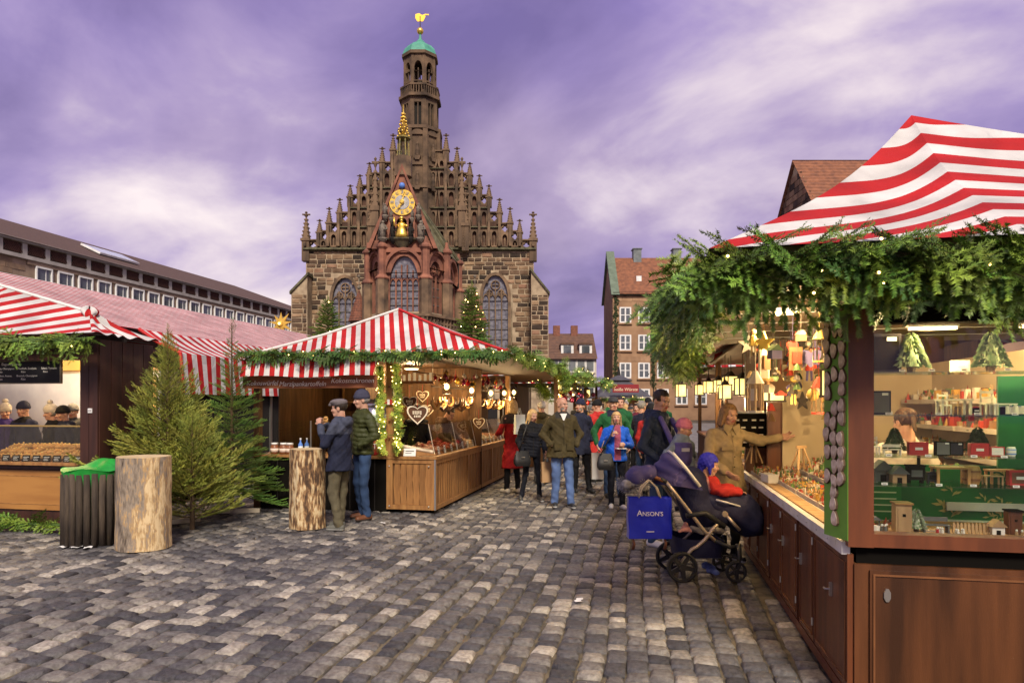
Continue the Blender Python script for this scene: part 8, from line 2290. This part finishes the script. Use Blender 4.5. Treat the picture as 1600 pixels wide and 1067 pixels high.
V, Q = surf([('c', (-.015, -.02, 1.03), (-.015, -.02, 1.24), .132, .120)], .011, .02, lambda P: np.maximum(-P[:, 1] - .2, P[:, 2] - 1.25), lambda P: wr(P, .004, 30, 4)); obj('carrier_panel', PM().add(V, Q).mesh('carrier_panel', [indigo]), cr_)
for a, b in (((-.10, .02, 1.22), (-.22, .12, 1.52)), ((.05, .1, 1.22), (-.05, .28, 1.5))):
 V, Q = surf([('c', a, b, .034, .03)], .01, .02); obj('strap', PM().add(V, Q).mesh('strap', [indigo]), cr_)
MB().box(-.045, .045, -.158, -.150, 1.15, 1.19).build('label_patch', M('tag_grey', (.35, .35, .40), .6), cr_)
# -- sellers and customers inside the stalls
person('sweets seller in brown jacket bending over the trays', pxp(694, 12.6), 12.6, 1.66, 60, (brownc, .85, 1.05, 'hood'), (char, 1.0), (('short', m_hdark), ('glasses', m_lf)), dict(head=(0, -.13, 1.60), nb=(0, -.05, 1.47), hp=30, ea=(.26, -.1, 1.15), wa=(.2, -.28, 1.05), eb=(-.26, -.1, 1.15), wb=(-.2, -.28, 1.05)), 'm', None, .016, ('relax', 'relax'), 15)
person('sweets seller in black standing at the dark inner wall', pxp(651, 12.4), 12.4, 1.68, 20, (black, .85, 1.0, 'plain'), (black, 1.0), (('short', m_hdark),), dict(hp=15), 'm', None, .018, ('relax', 'relax'), 16)
person('seller with dark bun and cream sweater inside the ornament stall', pxp(1414, 5.35), 5.35, 1.64, 168, (cream_c, .85, 1.0, 'plain', cream_c, 'sweater'), (black, 1.0), (('bun', m_hbrown),), dict(hp=10, hy=20), 'f', None, .013, ('relax', 'relax'), 17, extra='noz')
for i, (px, d_, H, yw, lab, tp_, hr) in enumerate(((37, 11.2, 1.70, -10, 'customer in navy beanie and black scarf behind the baguettes', (cloth('darkblue', (.03, .035, .075)), .8, 1.1, 'collar', black), (('beanie', cloth('beanie_dnavy', (.015, .018, .045))),)),
  (80, 11.0, 1.64, -70, 'customer in white knitted hat facing left behind the baguettes', (black, .8, 1.05, 'hood'), (('bobble', cream_c), ('rim', m_hgrey))), (99, 10.8, 1.63, -40, 'customer in black beanie and dark jacket beside the stall post', (navy, .8, 1.05, 'hood'), (('beanie', black),)),
  (8, 11.3, 1.66, 30, 'customer in cream hat and violet jacket at the left picture edge', (cloth('violet', (.05, .03, .16)), .8, 1.05, 'hood'), (('bobble', cream_c),)), (114, 11.9, 1.66, 10, 'customer in grey hat half hidden by the stall post', (char, .8, 1.05, 'hood'), (('beanie', greyc),)))):
 person(lab, pxp(px, d_), d_, H, yw, tp_, (black, 1.0), hr, dict(hp=8), 'm', None, .016, ('relax', 'relax'), 20 + i, 'customers behind the baguette stall')
# -- the crowd at the aisle end
CW = [('navy', navy), ('black', black), ('maroon', burg), ('olive', olive), ('grey', greyc), ('beige', beige), ('brown', brownc), ('slate blue', slate), ('red', redc), ('dark green', green)]
HW = [('with grey hair', 'short', m_hgrey), ('with dark hair', 'short', m_hdark), ('in a black beanie', 'beanie', black), ('with blond hair', 'longb', m_hblond), ('in a cream knitted hat', 'bobble', cream_c), ('with brown hair', 'short', m_hbrown), ('in a dark cap', 'cap', char), ('in a red beanie', 'beanie', redc)]
rg = random.Random(99)
spots = []
tries = 0
while len(spots) < 34 and tries < 4000:
 tries += 1
 d_ = rg.uniform(14.8, 29); px = rg.uniform(905, 1042); w_ = c2w(pxp(px, d_), d_)
 if -2.0 < w_.x < 1.05 and all((Vector(s_[0]) - Vector((w_.x, w_.y))).length > .5 for s_ in spots): spots.append(((w_.x, w_.y), d_, px))
spots.sort(key=lambda s_: s_[1])
combo = [(c, hh) for c in range(10) for hh in range(8)]; rg.shuffle(combo)
for i, (xy, d_, px) in enumerate(spots):
 c, hh = combo[i]; yw = rg.choice((0, 0, 180, 180, 160, -20, 40, -150))
 st_ = rg.uniform(-.10, .10)
 person('shopper in %s coat %s in the aisle crowd' % (CW[c][0], HW[hh][0]), pxp(px, d_), d_, rg.uniform(1.6, 1.84), yw + rg.uniform(-15, 15), (CW[c][1], rg.choice((.8, .86, .62)), rg.uniform(1.0, 1.15), rg.choice(('hood', 'puffer', 'coat'))), (rg.choice((black, denim, char, blackn)), 1.0), ((HW[hh][1], HW[hh][2]),),
           dict(hy=rg.uniform(-25, 25), hp=rg.uniform(-3, 10), aa=(.11, st_, .09), ka=(.10, st_ * .5 - .03, .51), ab=(-.11, -st_, .09), kb=(-.1, -st_ * .5 - .03, .51)), 'm' if hh != 3 else 'f', None, .021, ('relax', 'relax'), 30 + i, 'shoppers in the aisle crowd')
# ------------------------------------------------------------------ pushchair, bags
PD = 6.45
po = c2w(pxp(1066, PD), PD, 0)
pc = thing('pushchair', 'navy blue pushchair with violet hood, beige tubes and black wheels', 'pushchair', po, YAW)
def S(cx_, cy_, y=0.0, d=PD):
 px, py = 970 + cx_ / 4.64, 690 + cy_ / 4.64
 return Vector(((px - CX) / F * (d + y) - pxp(1066, PD), y, EYE - (py - HZ) * (d + y) / F))
m_ph = M('hood_violet', (.060, .050, .165), .75, (.045, .037, .12), 12, bump=.2, bscale=200); m_pn = M('pram_navy', (.012, .014, .050), .7, (.008, .009, .035), 10, bump=.25, bscale=90)
m_tube = M('champagne_tube', (.42, .34, .26), .35, metal=.5); m_tyre = M('tyre_black', (.018, .018, .018), .75); m_pl = M('black_plastic', (.02, .02, .021), .45); m_leath = M('brown_leather', (.13, .05, .025), .5)
TR = .50          # track
def wheel(x, y, r, sp):
 n = 28; t = MB()
 prof = [(-.022, r * .84), (-.024, r * .93), (-.012, r), (.012, r), (.024, r * .93), (.022, r * .84)]
 o = []
 for k in range(n):
  an = 2 * PI * k / n; o += [(b * math.cos(an), a, b * math.sin(an)) for a, b in prof]
 m = len(prof); t.add(o, [(k * m + i, k * m + (i + 1) % m, ((k + 1) % n) * m + (i + 1) % m, ((k + 1) % n) * m + i) for k in range(n) for i in range(m)])
 w = t.build('wheel', m_tyre, pc, True, (x, y, r))
 rm = MB()
 for k in range(sp):
  an = 2 * PI * k / sp + .5; T_ = Matrix.Rotation(an, 4, 'Y')
  rm.prism([(-.026 * r / .14, .0), (.026 * r / .14, .0), (.016 * r / .14, r * .86), (-.016 * r / .14, r * .86)], -.012, .012, 'y', 0, T_)
 n = 24; ringprism(rm, [(r * .77 * math.cos(2 * PI * k / n), r * .77 * math.sin(2 * PI * k / n)) for k in range(n)], [(r * .86 * math.cos(2 * PI * k / n), r * .86 * math.sin(2 * PI * k / n)) for k in range(n)], -.018, .018)
 rm.prism([(r * .25 * math.cos(2 * PI * k / 14), r * .25 * math.sin(2 * PI * k / 14)) for k in range(14)], -.028, .028, 'y'); rm.build('rim', m_pl, w)
for y in (0, TR):
 wheel(0, y, .145, 5); wheel(.545 - .03, y * .86 + .02, .10, 5)
# frame tubes on both sides
for y in (.03, TR - .03):
 def q(a, b): p = S(a, b); return (p.x, y, p.z)
 MB().tube([q(335, 295), q(400, 375), q(520, 530), q(610, 650), q(690, 720)], .017, 8).build('frame_tube', m_tube, pc, True)
 MB().tube([q(720, 590), q(680, 630), q(620, 710), q(560, 765), q(520, 785), q(445, 880)], .018, 8).build('frame_tube', m_tube, pc, True)
 MB().tube([q(690, 720), q(800, 770), q(845, 760), q(860, 830)], .02, 8).build('front_fork', m_pl, pc, True)
 MB().tube([q(860, 745), q(868, 850), q(850, 925)], [.030, .024, .016], 8).build('fork_leg', m_pl, pc, True)
 MB().tube([q(480, 540), q(620, 520), q(760, 620)], .026, 8).build('seat_hinge', m_pl, pc, True)
 MB().tube([q(780, 545), q(870, 645)], .016, 8).build('footrest_tube', m_tube, pc, True)
 MB().lathe([(.028, -.012), (.028, .012)], 14).build('hub_button', m_tube, pc, False, q(762, 527), (R(90), 0, 0))
 MB().tube([q(335, 295), q(290, 270)], .02, 8).build('handle_arm', m_pl, pc, True)
p1, p2 = S(165, 240), S(310, 285)
MB().tube([(p2.x, .03, p2.z), (p1.x + .05, .03, p1.z), (p1.x, .07, p1.z), (p1.x, TR - .07, p1.z), (p1.x + .05, TR - .03, p1.z), (p2.x, TR - .03, p2.z)], .019, 8).build('handlebar', m_leath, pc, True)
MB().tube([(0, 0, .145), (0, TR, .145)], .013, 8).build('axle', m_pl, pc)
MB().tube([(.02, .08, .16), (.25, .12, .26), (.50, .1, .22)], .008, 6).build('brake_rod', m_pl, pc)
# hood: ribs swept from the hinge
hg = S(590, 340)
def hood(s, t):
 an = R(178 - 50 * s)
 rr = .43 + .02 * math.sin(s * PI * 3) ** 2
 x, z = rr * math.cos(an), rr * math.sin(an) * .92
 w = math.sin(PI * t)
 return Vector((hg.x + x * (.45 + .55 * w ** .6), .0 + TR * t, hg.z + .02 + z * (.35 + .65 * w ** .5)))
mb = MB(); mb.grid(hood, 26, 20); mb.grid(lambda s, t: hood(s, t) * 1.0 + Vector((.004, 0, -.008)), 26, 20, flip=True); mb.build('hood', m_ph, pc, True)
for y in (.0, TR):        # side cheeks of the hood
 pl_ = [(hood(s / 12, .04 if y < .2 else .96).x, hood(s / 12, .04 if y < .2 else .96).z) for s in range(13)] + [(hg.x + .02, hg.z - .02)]
 MB().prism(pl_, y + (.015 if y < .2 else -.015), y + (.022 if y < .2 else -.022), 'y').build('hood_side', m_ph, pc)
rim = MB(); rim.tube([hood(1, t / 12) + Vector((.006, -.004, .004)) for t in range(13)], .013, 6); rim.build('hood_rim', M('rim_white', (.6, .58, .56), .5), pc, True)
e = S(375, 80, -.015); f = S(575, 325, -.015)
MB().tube([e, S(470, 190, -.02), f], .016, 8).build('hood_rim', M('rim_white', (.6, .58, .56), .5), pc, True)
# seat shell, footmuff, basket
sp_ = [('c', tuple(S(500, 300, .25)), tuple(S(560, 500, .25)), .17, .17), ('c', tuple(S(560, 500, .25)), tuple(S(690, 520, .25)), .16, .15)]
V, Q = surf(sp_, .014, .05, None, lambda P: wr(P, .004, 25, 3)); obj('seat_shell', PM().add(V, Q).mesh('seat_shell', [m_pn]), pc)
sp_ = [('c', tuple(S(700, 450, .25)), tuple(S(860, 500, .25)), .15, .17), ('c', tuple(S(860, 500, .25)), tuple(S(940, 570, .25)), .175, .165), ('c', tuple(S(660, 420, .25)), tuple(S(760, 430, .25)), .14, .12)]
V, Q = surf(sp_, .013, .06, None, lambda P: wr(P, .007, 22, 5)); obj('footmuff', PM().add(V, Q).mesh('footmuff', [m_pn]), pc)
MB().tube([S(690, 420, .08), S(770, 440, .06), S(870, 470, .09)], .010, 6).build('piping', M('rim_white', (.6, .58, .56), .5), pc, True)
b0, b1, b2, b3 = S(400, 585), S(790, 640), S(780, 775), S(420, 750)
mb = MB()
def bask(s, t):
 an = 2 * PI * s; cx_, hw, hy_ = (b0.x + b1.x) / 2, (b1.x - b0.x) / 2 * (.86 + .14 * t), (TR / 2 - .03) * (.85 + .15 * t)
 sg = lambda v: math.copysign(abs(v) ** .45, v)
 return Vector((cx_ + hw * sg(math.cos(an)), TR / 2 + hy_ * sg(math.sin(an)), .215 + (.175 + .03 * math.cos(an) * -1) * t))
mb.grid(bask, 48, 6); mb.grid(lambda s, t: bask(s, t) * 1.0 + Vector((0, 0, .003)), 48, 6, flip=True)
mb.grid(lambda s, t: Vector((b0.x + (b1.x - b0.x) * (.08 + .84 * s), .06 + (TR - .12) * t, .216)), 6, 4); mb.build('basket', m_pn, pc, True)
V, Q = surf([('c', tuple(S(560, 600, .22)), tuple(S(700, 610, .25)), .085, .08)], .013, .04, None, lambda P: wr(P, .012, 28, 6)); o = obj('blanket', PM().add(V, Q).mesh('blanket', [cream_c]), None); o.location = po; o.rotation_euler = (0, 0, YAW); tag(o, 'crumpled cream blanket stuffed in the pushchair basket', 'blanket')
V, Q = surf([('e', tuple(S(470, 630, .12)), (.045, .04, .035)), ('e', tuple(S(470, 600, .12)), (.024, .024, .026)), ('c', tuple(S(450, 640, .1)), tuple(S(425, 650, .1)), .016, .014), ('c', tuple(S(490, 640, .1)), tuple(S(505, 650, .1)), .016, .014)], .007, .01); o = obj('doll', PM().add(V, Q).mesh('doll', [rose]), None); o.location = po; o.rotation_euler = (0, 0, YAW); tag(o, 'small pink doll lying in the pushchair basket', 'doll')
V, Q = surf([('c', (.30, .30, .10), (.40, .34, .05), .035, .03), ('c', (.33, .26, .06), (.43, .28, .02), .03, .02)], .01, .02, lambda P: .004 - P[:, 2], lambda P: wr(P, .01, 40, 2)); o = obj('blue_cloth', PM().add(V, Q).mesh('blue_cloth', [cloth('paleblue', (.16, .22, .55))]), None); o.location = po; o.rotation_euler = (0, 0, YAW); tag(o, 'pale blue cloth lying on the cobbles under the pushchair', 'cloth')
# fur muff on the handle
mf = thing('hand_muff', 'violet pushchair hand muff with shaggy grey fur trim', 'muff', po, YAW)
V, Q = surf([('c', tuple(S(110, 255, .25)), tuple(S(225, 235, .25)), .095, .085), ('c', tuple(S(110, 255, .05)), tuple(S(110, 255, .45)), .09, .09), ('c', tuple(S(200, 230, .05)), tuple(S(200, 230, .45)), .075, .075)], .012, .05, None, lambda P: wr(P, .006, 26, 4)); obj('muff_cover', PM().add(V, Q).mesh('muff_cover', [m_ph]), mf)
fu = MB(); rg = random.Random(4)
for i in range(4200):
 t = rg.random(); c_ = S(20 + 130 * t, 320 - 40 * t, .25); y_ = rg.uniform(-.02, .52); d_ = Vector((rg.gauss(0, 1), rg.gauss(0, .6), rg.gauss(0, 1))).normalized()
 p = Vector((c_.x, y_, c_.z)) + d_ * .046; s_ = d_.orthogonal().normalized() * .003
 fu.add([p - s_, p + s_, p + d_ * rg.uniform(.018, .034) + Vector((0, 0, -.004))], [(0, 1, 2)])
tag(fu.build('fur_trim', M('grey_fur', (.26, .25, .26), .9, (.12, .115, .12), 25), mf), kind='stuff')
V, Q = surf([('c', tuple(S(40, 310, .02)), tuple(S(40, 310, .48)), .05, .05), ('c', tuple(S(120, 290, .02)), tuple(S(120, 290, .48)), .05, .05)], .014, .05); obj('fur_core', PM().add(V, Q).mesh('fur_core', [M('grey_fur', (.26, .25, .26), .9)]), mf)
# child in the seat
hd = S(640, 170, .25); tq = S(670, 330, .25)
ch_ = figure('small child in quilted blue hat and red jacket sitting in the pushchair', po, 1.0, (redc, rose), m_pn, royal, 'quilthat', ((hd.x + .03, .25, tq.z - .10), (hd.x + .01, .25, hd.z - .19)), [((tq.x, .19, tq.z - .12), (tq.x + .22, .19, tq.z - .12)), ((tq.x, .31, tq.z - .12), (tq.x + .22, .31, tq.z - .12))],
       [((hd.x + .02, .14, hd.z - .22), (hd.x + .09, .10, tq.z - .02)), ((hd.x + .09, .10, tq.z - .02), (hd.x + .25, .14, tq.z - .03)), ((hd.x + .02, .36, hd.z - .22), (hd.x + .1, .38, tq.z - .02)), ((hd.x + .1, .38, tq.z - .02), (hd.x + .24, .34, tq.z - .02))], (hd.x, .25, hd.z), 78, 8, 'relax')
# blue shopping bag hanging from the handle
bo = S(205, 690, -.10)
bag = thing('shopping_bag', 'glossy royal blue paper shopping bag with white lettering hanging from the pushchair', 'bag', c2w(pxp(1014, 6.3), 6.3, .455), YAW)
m_bb = M('bag_blue', (.008, .018, .42), .28, (.006, .012, .33), 5, spec=.5, bump=.35, bscale=7)
mb = MB()
def bagf(s, t):
 an = s * 4; k = int(an) % 4; f = an - int(an); w, dp = .197, .065 * (1 - .45 * t)
 P_ = [(-w, -dp), (w, -dp), (w, dp), (-w, dp)]; a, b = P_[k], P_[(k + 1) % 4]
 x, y = a[0] + (b[0] - a[0]) * f, a[1] + (b[1] - a[1]) * f
 return Vector((x + .004 * math.sin(t * 9), y + .006 * math.sin(x * 30 + t * 6) * math.sin(PI * t), .375 * t))
mb.grid(bagf, 64, 14); mb.grid(lambda s, t: bagf(s, t) * .985 + Vector((0, 0, .003)), 64, 14, flip=True); mb.box(-.19, .19, -.06, .06, .0, .004); mb.build('bag_body', m_bb, bag, True)
text('lettering', 'A', .075, m_wtext, bag, (-.098, -.067, .232), (R(88), 0, 0), 0, .0008); text('lettering', "NSON'S", .055, m_wtext, bag, (.022, -.067, .226), (R(88), 0, 0), 0, .0008); MB().box(-.035, .035, -.0675, -.0665, .062, .070).build('print_line', m_wtext, bag)
for y in (-.04, .04): MB().tube([(-.10, y, .37), (-.07, y, .46), (0, y * .6, .53), (.07, y, .46), (.10, y, .37)], .007, 6).build('handle', M('cord_beige', (.42, .36, .27), .8), bag, True)
for x in (-.155, .135): MB().tube([(x, -.03, .02), (x + .01, -.05, -.05), (x, -.04, -.10)], [.008, .014, .016], 6).build('tassel', m_leath, bag, True)
# hand-held bags and food of the walkers
def pouch(name, label, px, py, d, w, h_, dp, m_, rz=0, strap=None):
 t = thing(name, label, 'bag', W(px, py, d), YAW + rz)
 mb = MB()
 sgn = lambda v: math.copysign(abs(v) ** .5, v)
 def f(s, t_):
  an = 2 * PI * s; r_ = (.80, .97, 1.0, .97, .90, .82, .70)[round(t_ * 6)]
  return Vector((w / 2 * sgn(math.cos(an)) * r_, dp * sgn(math.sin(an)) * (r_ if t_ < .5 else 1.25 - t_), h_ * t_))
 mb.grid(f, 28, 6); mb.add([f(k / 28, 1) for k in range(28)], [tuple(range(28))]); mb.add([f(k / 28, 0) for k in range(28)], [tuple(range(27, -1, -1))]); mb.build('bag_body', m_, t, True)
 if strap: MB().tube([Vector(p) for p in strap], .011, 6).build('strap', m_, t, True)
 MB().box(-.03, .03, -dp - .006, -dp * .7, h_ * .55, h_ * .62).build('clasp', m_metal, t)
 return t
pl_black = M('black_leather', (.014, .014, .015), .4)
pouch('handbag', 'black leather handbag on the striding blond woman\'s shoulder', 816, 728, 11.7, .30, .26, .06, pl_black, .3, [(-.06, -.02, .25), (0, -.06, .5), (.09, -.05, .78)])
pouch('handbag', 'black crossbody bag of the woman in the blue jacket', 946, 734, 10.85, .27, .26, .06, pl_black, 0, [(-.08, -.03, .24), (.05, -.06, .5), (.17, -.05, .78)])
def sack(name, label, px, py, d, w, h_, dp, m_, rz=0):
 t = thing(name, label, 'bag', W(px, py, d), YAW + rz); mb = MB()
 def f(s, t_):
  an = s * 4; k = int(an) % 4; q = an - int(an); P_ = [(-w / 2, -dp), (w / 2, -dp), (w / 2, dp), (-w / 2, dp)]; a, b = P_[k], P_[(k + 1) % 4]
  return Vector((a[0] + (b[0] - a[0]) * q, (a[1] + (b[1] - a[1]) * q) * (1 - .5 * t_), h_ * t_))
 mb.grid(f, 32, 6); mb.box(-w / 2 + .003, w / 2 - .003, -dp + .003, dp - .003, 0, .004); mb.build('bag_body', m_, t)
 for y in (-dp * .4, dp * .4): MB().tube([(-w * .2, y, h_ - .01), (0, y, h_ + .12), (w * .2, y, h_ - .01)], .006, 5).build('handle', m_, t, True)
sack('paper_bag', 'plain brown paper bag between the blond woman and the bald man', 855, 753, 11.45, .20, .34, .06, M('kraft_paper', (.36, .22, .11), .8, (.30, .18, .09), 5), .2)
sack('tote_bag', 'white tote with green stripe on the red-coated woman\'s arm', 812, 678, 12.6, .20, .36, .05, M('tote_white', (.60, .62, .60), .7, (.50, .56, .50), 4), .5)
sack('tote_bag', 'white carrier bag behind the woman in the blue jacket', 938, 748, 13.0, .34, .50, .06, M('tote_plain', (.55, .54, .52), .7), .1)
ft = thing('paper_tray', 'small paper food tray held by the woman in the blue jacket', 'paper tray', W(971, 701, 10.9), YAW)
MB().prism([(-.07, -.05), (.07, -.05), (.09, .05), (-.09, .05)], 0, .012).build('tray', m_white, ft); MB().ball((0, 0, .02), .04, n=8, sq=(1.2, .7, .5)).build('food', m_bis, ft, True)
fk = MB().tube([W(940, 700, 10.85), W(944, 688, 10.85)], .006, 5); tag(fk.build('wooden_fork', m_wood, None), 'little wooden fork in the blue-jacketed woman\'s hand', 'fork')
